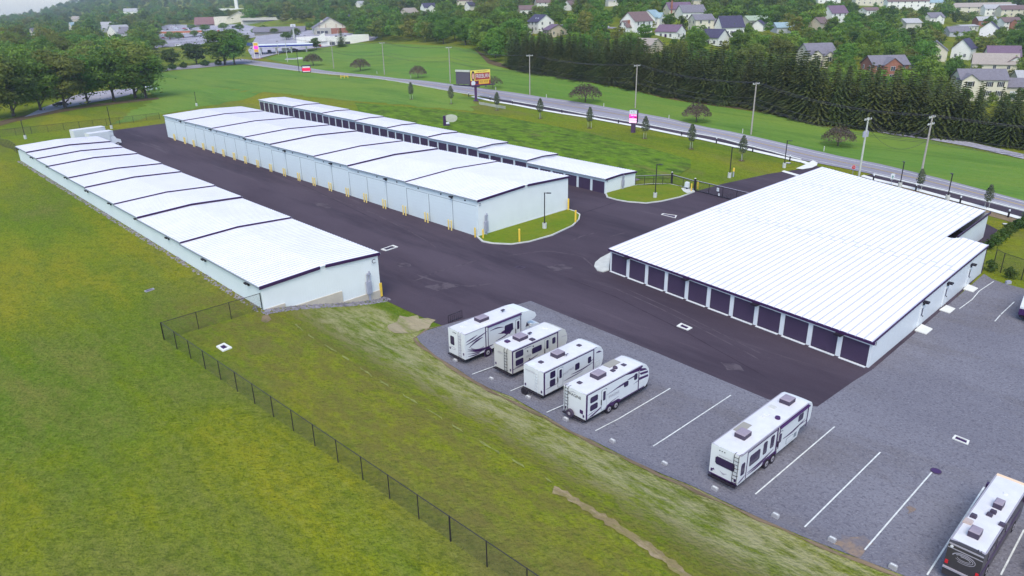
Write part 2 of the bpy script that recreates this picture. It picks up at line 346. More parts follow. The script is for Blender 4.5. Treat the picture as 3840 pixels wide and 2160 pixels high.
def PX(l): return [G(*p) for p in l]
random.seed(3)
def resamp_(P, k):
    P = [np.array(p) for p in P]; d = [0]
    for a, b in zip(P, P[1:]): d.append(d[-1] + np.linalg.norm(b - a))
    return [np.array([np.interp(d[-1] * i / (k - 1), d, [p[c] for p in P]) for c in (0, 1)]) for i in range(k)]
def jag(poly, step=.8, amp=.3, close=True):
    out = []; n = len(poly)
    for i in range(n if close else n - 1):
        a, b = np.array(poly[i]), np.array(poly[(i + 1) % n]); L = np.linalg.norm(b - a); k = max(1, int(L / step)); t = (b - a) / max(L, 1e-6); m = np.array([-t[1], t[0]])
        for j in range(k): out.append(a + (b - a) * j / k + m * random.uniform(-amp, amp))
    return out
# far hills beyond the town (the ridge under the sky, top left) are part of the ground sheet; the yard:
DU = np.array([math.cos(R(134.77)), math.sin(R(134.77))]); DN = np.array([-4.81, 103.02]); DV = np.array([DU[1], -DU[0]])
CU = np.array([math.cos(R(133.95)), math.sin(R(133.95))]); CN = np.array([-26.25, 69.99]); CV = np.array([CU[1], -CU[0]])
AU = np.array([math.cos(R(132.0)), math.sin(R(132.0))]); AN = np.array([17.19, 127.11]); AV = np.array([AU[1], -AU[0]])
BL, BN_, BP, BJ, BR, BF = [np.array(p) for p in ((12.8, 87.94), (33.69, 60.42), (59.1, 84.56), (57.46, 88.4), (68.28, 99.0), (57.0, 129.6))]
yard = PX([(1404, 1106), (1430, 1120), (1520, 1163), (1668, 1226)]) + PX([(1990, 1160), (2870, 1520), (3040, 1545)]) + [BN_ + (1, -.6), BP + (.5, .5)] + PX([(3690, 985), (3705, 925), (3742, 862), (3690, 835)]) + \
    [BF + (2, 2)] + PX([(3215, 668), (3060, 622), (3029, 633), (2969, 639), (2880, 653), (2706, 691), (2615, 716), (2520, 692), (2377, 697)]) + \
    [AN + AV * 4, AN + AU * 140 + AV * 4, DN + DU * 122 + DV * 12] + PX([(632, 461), (372, 496)]) + [CN + CU * 103 + CV * 10, CN + CV * 8]
drape("asphalt_yard", yard, .03, 'asphalt', 4)
gravel = PX([(1990, 1130), (2435, 1313), (2881, 1500), (3065, 1527), (3200, 1432)]) + [BN_ + (.3, -.3)] + [BP + (.3, -.2)] + PX([(3722, 1049), (3767, 1065), (3839, 1084)]) + [np.array(p) for p in ((66, 62), (40, 20), (28, 20))] + \
    PX([(3400, 2165), (3200, 2088), (3000, 2010), (2850, 1945), (2700, 1875), (2600, 1826), (2482, 1779), (2354, 1720), (2226, 1655), (2140, 1618), (2047, 1562), (1973, 1521), (1917, 1488), (1842, 1461), (1779, 1428), (1712, 1383), (1637, 1338), (1575, 1285), (1563, 1264), (1600, 1241), (1668, 1220)])
drape("gravel_lot", gravel, .06, 'gravel', 4)
# dirt verge along the gravel edge
edge_ = PX([(3400, 2172), (3000, 2018), (2700, 1882), (2482, 1787), (2226, 1664), (2047, 1571), (1842, 1470), (1712, 1392), (1575, 1294), (1550, 1270), (1600, 1234), (1668, 1214)])
drape("dirt_verge", jag(offset_line(edge_, .2), 1.2, .2, False) + jag(offset_line(edge_, -.2)[::-1], 1.2, .18, False), .045, 'dirt', 3)
drape("asphalt_apron", PX([(372, 500), (632, 465), (650, 520), (420, 560)]), .035, 'asphalt', 5)
for pts in ([(2066, 1836), (2130, 1862), (2240, 1930), (2330, 1990), (2440, 2060), (2560, 2150), (2640, 2230)],):
    q = PX(pts); drape("dirt_track", jag(offset_line(q, .3), .3, .14, False) + jag(offset_line(q, -.3)[::-1], .3, .14, False), .05, 'track', 2)
q_ = resamp_(PX([(1105, 1215), (1160, 1260), (1270, 1325), (1400, 1415), (1560, 1510), (1720, 1610), (1830, 1675), (2000, 1770), (2075, 1810)]), 46); M['dry_straw'] = mat("dry_straw", (.19, .205, .055), .95, .4, 2)
for a_ in range(0, 45, 4): pp = q_[a_:a_ + random.choice((3, 4))]; drape("straw_line", jag(offset_line(pp, .09), .4, .07, False) + jag(offset_line(pp, -.09)[::-1], .4, .07, False), .05, 'dry_straw', 2)
drape("bare_soil_patch", jag(PX([(1450, 1215), (1500, 1190), (1560, 1187), (1620, 1200), (1600, 1228), (1540, 1255), (1480, 1250)]), .7, .5), .04, 'straw', 2)
drape("bare_soil_patch", jag(PX([(985, 1185), (1010, 1180), (1018, 1200), (1000, 1212), (982, 1205)]), .7, .28), .05, 'dirt', 2)

drape("gravel_dirt_patch", jag(PX([(3120, 2040), (3180, 2005), (3240, 2010), (3268, 2040), (3245, 2085), (3190, 2082)]), .4, .3), .072, 'gravel_dirt', 2)
drape("gravel_dirt_patch", jag(PX([(3395, 1905), (3420, 1898), (3436, 1912), (3410, 1930)]), .3, .15), .072, 'gravel_dirt', 2)
# grass islands with kerbs
def island(name, pts, m='lawn', kerb=True):
    drape(name, pts, .16, m, 3)
    b = MB(); n = len(pts)
    inn = offset_line(pts + [pts[0]], .0); P = [np.array(p) for p in pts]; c = sum(P) / n
    for i in range(n):
        a, d = P[i], P[(i + 1) % n]; ao = a + (a - c) / np.linalg.norm(a - c) * .28; do = d + (d - c) / np.linalg.norm(d - c) * .28
        za, zd = TZ(*a), TZ(*d); k = .19
        b.prism([(*a, za + k), (*ao, za + k), (*do, zd + k), (*d, zd + k)], [(*a, za - .1), (*ao, za - .1), (*do, zd - .1), (*d, zd - .1)])
    o = b.build("island_kerb", 'concrete'); tag(o, kind='structure')
island("grass_island", [DN + DU * .1 - DV * .1] + PX([(1813, 907), (1850, 914), (1920, 917), (1987, 907), (2069, 883), (2143, 849), (2168, 826), (2172, 808), (2152, 795), (2129, 788)]))
island("grass_island", [AN + AV * .3] + PX([(2280, 741), (2315, 751), (2356, 758), (2423, 763), (2479, 756), (2546, 741), (2600, 722), (2595, 712), (2513, 693), (2441, 692)]) + [AN + AV * 8.2])
o = MB().prism([(*p, TZ(*p) + .18) for p in PX([(2554, 709), (2572, 706), (2608, 716), (2592, 724), (2576, 728), (2562, 720)])], [(*p, TZ(*p)) for p in PX([(2554, 709), (2572, 706), (2608, 716), (2592, 724), (2576, 728), (2562, 720)])]).build("gate_pad", 'concrete'); tag(o, kind='structure')
ap = PX([(2283, 1016), (2262, 1022), (2240, 1017), (2228, 1001), (2232, 987), (2252, 970), (2290, 950)])
o = MB().prism([(*p, .16) for p in ap], [(*p, 0) for p in ap]).build("corner_apron", 'concrete'); tag(o, kind='structure')
for q4 in ([(3429, 1242), (3455, 1219), (3497, 1237), (3473, 1257)], [(3522, 1165), (3548, 1147.5), (3582, 1160.5), (3561, 1178)], [(3611, 1087), (3629, 1069), (3667, 1084), (3649, 1098.5)]):
    p4 = PX(q4); o = MB().prism([(*p, .14) for p in p4], [(*p, 0) for p in p4]).build("door_pad", 'pale_concrete'); tag(o, kind='structure')
# painted bay lines on the gravel
lines = [((1770, 1406), 11.5), ((1913, 1469), 12), ((2045, 1551), 12), ((2211, 1629), 11), ((2400, 1707), 13), ((2591, 1804), 13), ((2832, 1856), 12.5), ((3016, 1980), 12.3), ((3242, 2065), 12)]
lb = MB()
def bar(b, a, c, w, off=.075):
    a, c = np.array(a), np.array(c); t = (c - a) / np.linalg.norm(c - a); nn = np.array([-t[1], t[0]]) * w / 2; L = np.linalg.norm(c - a); k = max(1, int(L / 3)); ps = [a + (c - a) * i / k for i in range(k + 1)]
    for p, q in zip(ps, ps[1:]): b.quad((*(p - nn), TZ(*p) + off), (*(p + nn), TZ(*p) + off), (*(q + nn), TZ(*q) + off), (*(q - nn), TZ(*q) + off))
for p, L in lines:
    a = G(*p); bar(lb, a, a + np.array([math.cos(R(42.5)), math.sin(R(42.5))]) * L, .1)
for a, c in (((3476, 2159), (3690, 1829)), ((3752, 2159), (3839, 1990)), ((3597, 1160), (3645, 1125)), ((3645, 1125), (3672, 1093)), ((3672, 1093), (3726, 1057)), ((3730, 1207), (3751, 1183)), ((3753, 1181), (3803, 1134))): bar(lb, G(*a), G(*c), .1)
tag(lb.build("bay_markings", 'paint_white'), kind='structure')

# ------------------------------------------------------------------ the road, pavements, side streets
near = PX([(930, 241), (960, 246), (1139, 268), (1290, 282), (1437, 298), (1560, 319), (1690, 343), (1800, 361), (1920, 380), (2050, 402), (2181, 427), (2310, 449), (2442, 471), (2570, 496), (2703, 520), (2790, 544), (2880, 566), (3003, 600), (3140, 627), (3275, 655), (3410, 687), (3551, 719), (3700, 757), (3839, 793), (3990, 832)])
far = PX([(905, 221), (960, 228), (1120, 249), (1295, 274), (1490, 295), (1683, 315), (1800, 331), (1920, 347), (2060, 368), (2196, 388), (2350, 416), (2509, 445), (2660, 480), (2822, 512), (2950, 541), (3089, 573), (3290, 614), (3513, 667), (3690, 714), (3839, 754), (3990, 796)])
drape("main_road", near + far[::-1], .09, 'road', 6)
def resamp(P, k):
    P = [np.array(p) for p in P]; d = [0]
    for a, b in zip(P, P[1:]): d.append(d[-1] + np.linalg.norm(b - a))
    out = []
    for i in range(k):
        t = d[-1] * i / (k - 1); j = max(0, min(len(P) - 2, sum(1 for x in d if x <= t) - 1)); f = (t - d[j]) / (d[j + 1] - d[j]); out.append(P[j] * (1 - f) + P[j + 1] * f)
    return out
nr_, fr_ = resamp(near, 60), resamp(far, 60)
mb = MB(); yb = MB()
for k in range(59):
    for f, b, w in ((.16, mb, .2), (.8, mb, .25), (.475, yb, .14), (.5, yb, .14)):
        a = nr_[k] * (1 - f) + fr_[k] * f; c = nr_[k + 1] * (1 - f) + fr_[k + 1] * f; bar(b, a, c, w, .13)
tag(mb.build("edge_lines", 'paint_white'), kind='structure'); tag(yb.build("centre_lines", 'paint_yellow'), kind='structure')
def kerb(name, pts, w, h, m='pale_concrete'):
    L = offset_line(pts, w / 2); Q = offset_line(pts, -w / 2); b = MB()
    for i in range(len(pts) - 1):
        a, c, d, e = L[i], L[i + 1], Q[i + 1], Q[i]; z0, z1 = TZ(*pts[i]), TZ(*pts[i + 1])
        b.prism([(*a, z0 + h), (*c, z1 + h), (*d, z1 + h), (*e, z0 + h)], [(*a, z0 - .2), (*c, z1 - .2), (*d, z1 - .2), (*e, z0 - .2)])
    tag(b.build(name, m), kind='structure')
kn = resamp(near[8:18], 40); kerb("road_kerb", kn, .45, .22)
kerb("road_kerb", resamp(near[19:], 24), .45, .22)
kerb("road_edge_stone", resamp(near[:8], 20), .35, .13, 'concrete')
so = PX([(1765, 364), (1838, 381), (1922, 395), (2013, 413), (2107, 429), (2200, 443), (2300, 462), (2404, 481), (2554, 512), (2684, 538), (2785, 561), (2880, 583), (3003, 611), (3025, 619)])
drape("sidewalk", so + offset_line(so, -1.7)[::-1] if False else so + [p + V * 1.75 for p in so][::-1], .13, 'pale_concrete', 5)
so2 = PX([(3226, 663), (3275, 678), (3410, 710), (3551, 749), (3700, 790), (3834, 828), (3980, 868)])
drape("sidewalk", so2 + [p + V * 1.6 for p in so2][::-1], .13, 'pale_concrete', 5)
# strip of darker paving between pavement and kerb
sd = [p + V * 1.8 for p in so]; drape("shoulder_strip", sd + near[17:7:-1], .07, 'asphalt', 5)
sd2 = [p + V * 1.65 for p in so2]; drape("shoulder_strip", sd2 + near[:18:-1], .07, 'asphalt', 5)
drape("driveway_corner", PX([(2984, 634), (3015, 621), (3035, 611), (3048, 603), (3066, 612), (3063, 622), (3045, 631), (3010, 637)]), .14, 'pale_concrete', 3)
drape("driveway_band", PX([(2930, 644), (2940, 640), (3000, 657), (2990, 662)]), .07, 'pale_concrete', 3)
drape("dirt_strip", [p - V * .05 for p in so2] + [p - V * 2.6 for p in so2][::-1], .05, 'dirt', 4)
drape("side_street", PX([(960, 244), (905, 221), (780, 238), (640, 254), (560, 266), (560, 273), (650, 263), (800, 250), (900, 241)]), .1, 'road', 8)
drape("meadow", far[2:-1] + PX([(3990, 640), (3839, 600), (3480, 526), (3290, 500), (3066, 475), (2880, 428), (2703, 402), (2535, 378), (2386, 342), (2144, 302), (1920, 264), (1836, 242), (1776, 186), (1500, 165), (1350, 160), (1290, 168), (1160, 186), (1040, 206), (1000, 222)]), .06, 'meadow', 6)
drape("meadow", jag(PX([(570, 276), (650, 266), (800, 253), (900, 244), (960, 249), (1139, 271), (1437, 301), (1690, 347), (1800, 366), (1765, 420), (1330, 380), (1000, 345), (650, 420), (420, 470), (380, 480), (600, 366), (520, 330)]), 3, 1.6), .05, 'meadow', 6)
drape("weed_bank", [AN + AV * 10.4 + AU * t for t in (6, 20, 40, 60, 80, 100)] + PX([(1330, 385), (1420, 393), (1600, 408), (1760, 422), (1900, 442), (2050, 468), (2200, 498), (2330, 530), (2480, 570), (2590, 600), (2590, 630), (2550, 655), (2510, 670)]), .1, 'weeds', 3)
drape("rock_and_shade_strip", [AN + AV * 8.3 + AU * t for t in (2, 20, 40, 60, 80, 100, 120)] + [AN + AV * (10.6 if t > 12 else 12.5) + AU * t for t in (120, 100, 80, 60, 40, 22, 8, 2)], .14, mat("swale_stone_shade", (.2, .16, .2), .95, .4, 1.2, bump=.5, bscale=2), 3)  # stone swale; its dark run along the roof edge stands in for shade
# town paving
drape("shop_forecourt", PX([(950, 225), (1040, 203), (1160, 184), (1290, 166), (1400, 152), (1420, 140), (1330, 126), (1230, 118), (1100, 112), (990, 112), (960, 140), (930, 190)]), .25, 'lot', 8)
drape("town_lot", PX([(540, 130), (560, 160), (600, 178), (700, 172), (830, 160), (960, 140), (1000, 108), (900, 92), (760, 92), (640, 92), (560, 100)]), .25, 'lot', 10)
drape("side_street", PX([(560, 176), (640, 163), (760, 150), (900, 130), (905, 137), (770, 158), (650, 172), (565, 186)]), .4, 'road', 8)
drape("parking_lot", PX([(90, 440), (160, 405), (300, 352), (420, 338), (520, 330), (505, 352), (420, 372), (330, 388), (250, 404), (150, 428)]), .1, 'lot', 5)
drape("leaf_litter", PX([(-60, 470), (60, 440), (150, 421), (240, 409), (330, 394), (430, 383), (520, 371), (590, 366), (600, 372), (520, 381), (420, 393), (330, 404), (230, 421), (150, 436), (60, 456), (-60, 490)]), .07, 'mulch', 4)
drape("back_street", PX([(2100, 96), (2200, 108), (2330, 112), (2336, 106), (2210, 102), (2110, 90)]), .3, 'road', 8)
drape("stone_creek", PX([(3290, 486), (3480, 510), (3640, 535), (3839, 580), (3839, 598), (3640, 552), (3480, 524), (3290, 496)]), .12, 'rock', 4)
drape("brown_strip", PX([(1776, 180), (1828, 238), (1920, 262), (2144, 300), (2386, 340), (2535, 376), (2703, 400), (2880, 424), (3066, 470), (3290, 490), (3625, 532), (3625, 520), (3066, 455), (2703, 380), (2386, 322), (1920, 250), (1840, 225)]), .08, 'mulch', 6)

# worn seams, tyre streaks and stains on the yard
M['worn'] = layered("worn_asphalt", (.1, .083, .098), [((.055, .043, .058), 1.2, .45, .6, .9, 2), ((.12, .1, .115), 2.5, .55, .7, .6, 1)], .9, .1, 6)
M['stain'] = layered("tar_seam", (.036, .028, .04), [((.055, .042, .057), 1.0, .45, .65, .8, 2)], .8, .1, 6)
for k, (pts, w, m) in enumerate((([(1541, 1060), (1640, 1020), (1760, 985), (1817, 969)], .3, 'worn'), ([(2144, 902), (2190, 884), (2240, 872)], .25, 'worn'), ([(2281, 891), (2312, 881), (2345, 873)], .25, 'worn'), ([(1560, 1030), (1650, 1060), (1760, 1075), (1850, 1062)], .3, 'worn'), ([(2177, 802), (2240, 782), (2315, 757)], .22, 'stain'), ([(1100, 700), (1250, 745), (1400, 800), (1560, 880), (1640, 930)], .16, 'worn'), ([(700, 520), (900, 600), (1150, 700), (1420, 830)], .14, 'stain'), ([(2300, 1080), (2460, 1150), (2640, 1240), (2850, 1350)], .16, 'worn'), ([(2350, 1085), (2520, 1160), (2700, 1250), (2900, 1350)], .14, 'worn'), ([(2120, 1040), (2300, 1110), (2560, 1240), (2880, 1420)], .12, 'stain'), ([(1900, 960), (2050, 940), (2180, 960), (2260, 1030)], .2, 'worn'))):
    q = resamp(PX(pts), 12); drape("tyre_mark", jag(offset_line(q, w / 2), .8, w * .3, False) + jag(offset_line(q, -w / 2)[::-1], .8, w * .3, False), .036, m, 4)
for pts in ([(1487, 990), (1520, 984), (1545, 992), (1530, 1002), (1495, 1003)], [(1590, 1075), (1680, 1060), (1720, 1075), (1640, 1092)], [(2050, 1000), (2110, 990), (2150, 1006), (2080, 1018)], [(2700, 1360), (2760, 1365), (2790, 1390), (2730, 1388)], [(1180, 760), (1230, 765), (1240, 782), (1190, 778)]): drape("dust_patch", jag(PX(pts), .4, .2), .037, 'worn', 3)
drape("house_street", PX([(3380, 124), (3560, 132), (3700, 148), (3839, 164), (3839, 157), (3700, 141), (3560, 125), (3380, 117)]), .3, 'road', 8)
# ------------------------------------------------------------------ storage buildings
def ang(v): return math.atan2(v[1], v[0])
def storage(name, label, N, ux, W, bounds, hw, rise, floors, trimgap=True):
    """a long stepped shed: local x along the row (near end at 0), y from the front wall (0) to the back (-W)"""
    root = thing(name, label, "storage building", (N[0], N[1], 0), ang(ux))
    wb = MB(); fb = MB(); ov = .22
    for k in range(len(bounds) - 1):
        x0, x1 = bounds[k], bounds[k + 1]; e = floors[k] + hw; zb = floors[k] - 1.6; r = e + rise
        p = [(0, zb), (0, e), (-W / 2, r), (-W, e), (-W, zb)]
        vs_ = [(x, y, z) for x in (x0, x1) for y, z in p]
        wb.add(vs_, [(0, 5, 6, 1), (4, 3, 8, 9)], 1); wb.add(vs_, [(0, 1, 2, 3, 4), (5, 9, 8, 7, 6)], 0)
        rb = MB(); xa = x0 - .18; xb = x1 + (.18 if k == len(bounds) - 2 else -.02)
        for ya, za, yb, zb2 in ((ov, e - rise * ov / (W / 2), -W / 2, r), (-W - ov, e - rise * ov / (W / 2), -W / 2, r)):
            rb.prism([(xa, ya, za + .1), (xb, ya, za + .1), (xb, yb, zb2 + .1), (xa, yb, zb2 + .1)], [(xa, ya, za + .02), (xb, ya, za + .02), (xb, yb, zb2 + .02), (xa, yb, zb2 + .02)], 0)
            n = int((xb - xa) / .61)
            for i in range(1, n):
                x = xa + (xb - xa) * i / n
                rb.prism([(x - .05, ya, za + .16), (x + .05, ya, za + .16), (x + .05, yb, zb2 + .16), (x - .05, yb, zb2 + .16)], [(x - .05, ya, za + .1), (x + .05, ya, za + .1), (x + .05, yb, zb2 + .1), (x - .05, yb, zb2 + .1)], 1)
        if k > 0: rb.box(x0 - .75, x0 - .6, -W + .1, -.1, e - .2, e - .19, 1)
        ro = rb.build("roof", ['roof_white', 'rib_soft'], root)
        # plum trim along the end gable of this section and along its eaves
        h = .34 if k == 0 else .24; xt = x0 - .2
        tb = MB()
        for ya, za, yb, zb2 in ((ov, e - .02, -W / 2, r), (-W / 2, r, -W - ov, e - .02)):
            if k == 0 and trimgap:
                if ya > -1: yb2 = -W / 2 + .35; zc = za + (zb2 - za) * (ya - yb2) / (ya - yb); seg = (ya, za, yb2, zc)
                else: ya2 = -W / 2 - .35; zc = za + (zb2 - za) * .35 / (W / 2); seg = (ya2, zc, yb, zb2)
            else: seg = (ya, za, yb, zb2)
            a, b_, c, d = seg
            tb.prism([(xt, a, b_ + .12), (xt, c, d + .12), (xt, c, d + .12 - h), (xt, a, b_ + .12 - h)], [(xt + .14, a, b_ + .12), (xt + .14, c, d + .12), (xt + .14, c, d + .12 - h), (xt + .14, a, b_ + .12 - h)])
        tb.build("trim", 'fascia', ro)
        fb.box(xa + .02, xb, ov, ov + .1, e - .1, e + .06); fb.box(xa + .02, xb, -W - ov - .1, -W - ov, e - .1, e + .06)
    wb.build("wall", ['siding', 'wall_flat'], root)
    fb.build("gutter", 'joint' if name != "storage_building" or W > 16 or True else 'joint', root)
    return root
def meter(root, y, z0, s=1.0):
    b = MB(); b.box(-.38, -.1, y - .32 * s, y + .32 * s, z0 + .75, z0 + 2.3 * s); b.box(-.3, -.1, y - .1, y + .1, z0 - .3, z0 + .75); b.tube((-.2, y - .2, z0 + 2.2 * s), (-.2, y - .2, z0 + 3.5 * s), .09); b.tube((-.2, y + .15, z0 + 2.2 * s), (-.2, y + .15, z0 + 3.1 * s), .07); b.box(-.3, -.1, y - .35, y + .1, z0 + 3.05 * s, z0 + 3.25 * s)
    b.box(-.42, -.38, y - .12, y + .12, z0 + 1.5, z0 + 1.8)
    b.build("meter_box", 'grey_box', root)
def lights(root, xs, y, zf, sgn=1):
    for x in xs:
        b = MB(); z = zf(x); b.box(x - .28, x + .28, min(y, y + sgn * .5), max(y, y + sgn * .5), z - .1, z + .07); b.box(x - .08, x + .08, min(y, y + sgn * .2), max(y, y + sgn * .2), z - .35, z - .1); b.build("wall_light", 'black', root)

# --- tall building with white bay doors
DB = [0, 17.2, 34.0, 45.3, 62.1, 73.2, 89.0, 104.9, 117.3]; DF = [.02, .17, .45, .65, .9, 1.1, 1.3, 1.5]
bd = storage("storage_building", "tall white storage building with tall bay doors and stepped white roof, letter D", DN, DU, 20.3, DB, 5.72, .42, DF)
def floor_at(bounds, floors, x):
    for k in range(len(bounds) - 1):
        if x < bounds[k + 1]: return floors[k]
    return floors[-1]
jamb = []
for k in range(8):
    n = round((DB[k + 1] - DB[k]) / 5.65)
    for i in range(n):
        x0 = DB[k] + (DB[k + 1] - DB[k]) * i / n; x1 = DB[k] + (DB[k + 1] - DB[k]) * (i + 1) / n; jamb.append(x1)
        z0, z1 = DF[k] - .5, DF[k] + 4.75; b = MB(); b.box(x0 + .32, x1 - .06, 0, .035, z0, z1, 0); b.box(x1 - .06, x1 + .05, 0, .05, z0, z1 + .05, 1); b.box(x0 + .32, x1 - .06, 0, .045, z1, z1 + .05, 1)
        b.build("bay_door", ['door_white', 'joint'], bd)
lights(bd, [2.9 + 5.62 * (3 * j + 0) + 2.9 for j in range(7)], 0, lambda x: floor_at(DB, DF, x) + 5.35)
for j in range(20): x = 2.8 + 5.63 * j; z = floor_at(DB, DF, x) + 5.25; sb = MB(); sb.box(x - .1, x + .1, 0, .09, z - .1, z + .1); sb.build("door_sensor", 'black', bd)
meter(bd, -1.35, 0); b = MB(); b.box(-.06, -.01, -.62, -.08, 4.75, 5.35, 0); b.build("letter_board", 'white', bd)
text("letter_sign", "D", .62, bd, 'black', (-.06, -.35, 5.05), (0, -1, 0), (0, 0, 1), .012)
cb = MB(); cb.box(-.035, 0, -20.3, 0, -.5, .12); cb.build("base_trim", 'joint', bd)

# --- left building set into the bank
CB = [0, 21.0, 36.0, 45.5, 59.4, 68.1, 80.4, 88.7, 96.0, 104.5]; CF = [-.1, .1, .38, .55, .75, .95, 1.15, 1.35, 1.6]
bc = storage("storage_building", "long white storage building set into the grass bank, stepped roof, letter C", CN, CU, 14.6, CB, 5.72, .36, CF)
lights(bc, [2.7 + 11.2 * j for j in range(10)], 0, lambda x: floor_at(CB, CF, x) + 5.5)
meter(bc, -12.9, .35)
fb = MB()
def slab(y0, y1, za0, za1, zb): fb.prism([(-.1, y0, za0), (-.1, y1, za1), (-.1, y1, zb), (-.1, y0, zb)], [(.0, y0, za0), (.0, y1, za1), (.0, y1, zb), (.0, y0, zb)])
slab(-.25, -2.4, 3.05, 3.05, -1); slab(-2.4, -9.4, 2.4, 2.4, -1); slab(-9.4, -14.55, 1.05, 1.05, -1)
fb.build("foundation", 'foundation', bc)
b = MB(); b.box(-.06, -.01, -14.3, -13.6, 4.45, 5.15); b.build("letter_board", 'white', bc)
text("letter_sign", "C", .75, bc, 'black', (-.06, -13.95, 4.8), (0, -1, 0), (0, 0, 1), .012)
b = MB(); b.box(-.14, -.02, -14.75, -14.45, .2, 1.9); b.build("corner_guard", 'yellow', bc)
# rock strip at the foot of its end wall
random.seed(5); M['stone'] = mat('river_stone', (.2, .19, .22), .9, .5, 1.4)
rb = MB()
for i in range(900):
    y = random.uniform(.5, -15.0); x = -random.uniform(.15, 1.5)
    p = CN + CU * x - CV * y * -1 if False else CN + CU * x + CV * (-y); z = TZ(*p); r = random.uniform(.07, .17)
    vs_ = [(p[0] + r * random.uniform(.7, 1.2) * a, p[1] + r * random.uniform(.7, 1.2) * b_, z + .02 + r * .7 * c) for a, b_, c in ((1, 0, 0), (-.5, .86, 0), (-.5, -.86, 0), (.2, .1, 1), (-.3, -.2, .8))]
    rb.add(vs_, [(0, 1, 3), (1, 4, 3), (1, 2, 4), (2, 0, 4), (0, 3, 4)])
tag(rb.build("river_stones", 'stone'), "grey river stones piled along the foot of the end wall", "stones", kind='stuff')
rb = MB()
for i in range(900):
    x = random.uniform(0, 104); p = CN + CU * x - CV * random.uniform(.05, .75); z = TZ(*p); r = random.uniform(.1, .22)
    vs_ = [(p[0] + r * a, p[1] + r * b_, z + r * .7 * c) for a, b_, c in ((1, 0, 0), (-.5, .86, 0), (-.5, -.86, 0), (.2, .1, 1))]
    rb.add(vs_, [(0, 1, 3), (1, 2, 3), (2, 0, 3)])
tag(rb.build("river_stones", 'stone'), "grey stones lining the grass side of the long building", "stones", kind='stuff')

# --- low building with dark doors behind the tall one
AB = [0, 20.5, 35.8, 53.6, 70.5, 85.5, 103.0, 120.5, 143.5]; AF = [0.02, .5, 1.0, 1.25, 1.48, 1.7, 1.92, 2.15]
AB2 = AB
ba = storage("storage_building", "low white storage building with dark doors behind the tall one, letter A", AN, AU, 8.4, AB, 2.85, .2, AF, False)
k = 0
for k in range(8):
    n = round((AB[k + 1] - AB[k]) / 3.45)
    for i in range(n):
        x0 = AB[k] + (AB[k + 1] - AB[k]) * i / n; x1 = AB[k] + (AB[k + 1] - AB[k]) * (i + 1) / n; z0 = AF[k]
        b = MB(); b.box(x0 + .3, x1 - .3, 0, .05, z0 - .3, z0 + 2.3, 0); b.build("roll_door", 'door_dark', ba)
meter(ba, -4.6, .1, .8); b = MB(); b.box(-.06, -.01, -.62, -.1, 2.15, 2.65); b.build("letter_board", 'white', ba)
text("letter_sign", "A", .5, ba, 'black', (-.06, -.36, 2.4), (0, -1, 0), (0, 0, 1), .012)

# --- wide building with a single broad roof and eleven dark doors
rootb = thing("storage_building", "wide white storage building with one broad ribbed roof and eleven dark doors", "storage building", (BN_[0], BN_[1], 0), ang(BL - BN_))
ux = (BL - BN_) / np.linalg.norm(BL - BN_); uy = np.array([-ux[1], ux[0]])
def toB(p): d = np.array(p[:2]) - BN_; return (d @ ux, d @ uy)
LL = np.linalg.norm(BL - BN_); loc = {k: toB(v) for k, v in dict(L=BL, N=BN_, P=BP, J=BJ, R=BR, F=BF).items()}
zt = dict(L=2.98, N=2.74, P=3.6, J=3.62, R=3.6, F=3.6)
w = MB()
def wq(a, b_, m): w.quad((*loc[a], -.3), (*loc[b_], -.3), (*loc[b_], zt[b_]), (*loc[a], zt[a]), m)
wq('N', 'P', 0); wq('J', 'P', 0); wq('J', 'R', 0); wq('R', 'F', 0); wq('F', 'L', 0)
nd = 11; bay = LL / nd
zf = lambda x: zt['N'] + (zt['L'] - zt['N']) * x / LL
for i in range(nd + 1):
    x = i * bay; hw2 = .3 if 0 < i < nd else .0
    xa, xb = max(0, x - .24), min(LL, x + .24); w.prism([(xa, 0, zf(xa)), (xb, 0, zf(xb)), (xb, 0, -.2), (xa, 0, -.2)], [(xa, -.16, zf(xa)), (xb, -.16, zf(xb)), (xb, -.16, -.2), (xa, -.16, -.2)], 0)
for i in range(nd):
    xa, xb = i * bay + .24, (i + 1) * bay - .24; za, zb = zf(xa) - .42, zf(xb) - .42
    w.prism([(xa, -.01, za + .42), (xb, -.01, zb + .42), (xb, -.01, zb), (xa, -.01, za)], [(xa, -.15, za + .42), (xb, -.15, zb + .42), (xb, -.15, zb), (xa, -.15, za)], 0)
    w.box(xa, xb, .02, .3, -.05, .09, 0)
w.build("wall", 'white', rootb)
for i in range(nd):
    xa, xb = i * bay + .24, (i + 1) * bay - .24; b = MB(); b.box(xa, xb, -.14, -.06, .05, zf(xb) - .4); b.box((xa + xb) / 2 - .2, (xa + xb) / 2 + .2, -.06, -.02, .25, .3, 0); b.build("roll_door", 'door_dark', rootb)
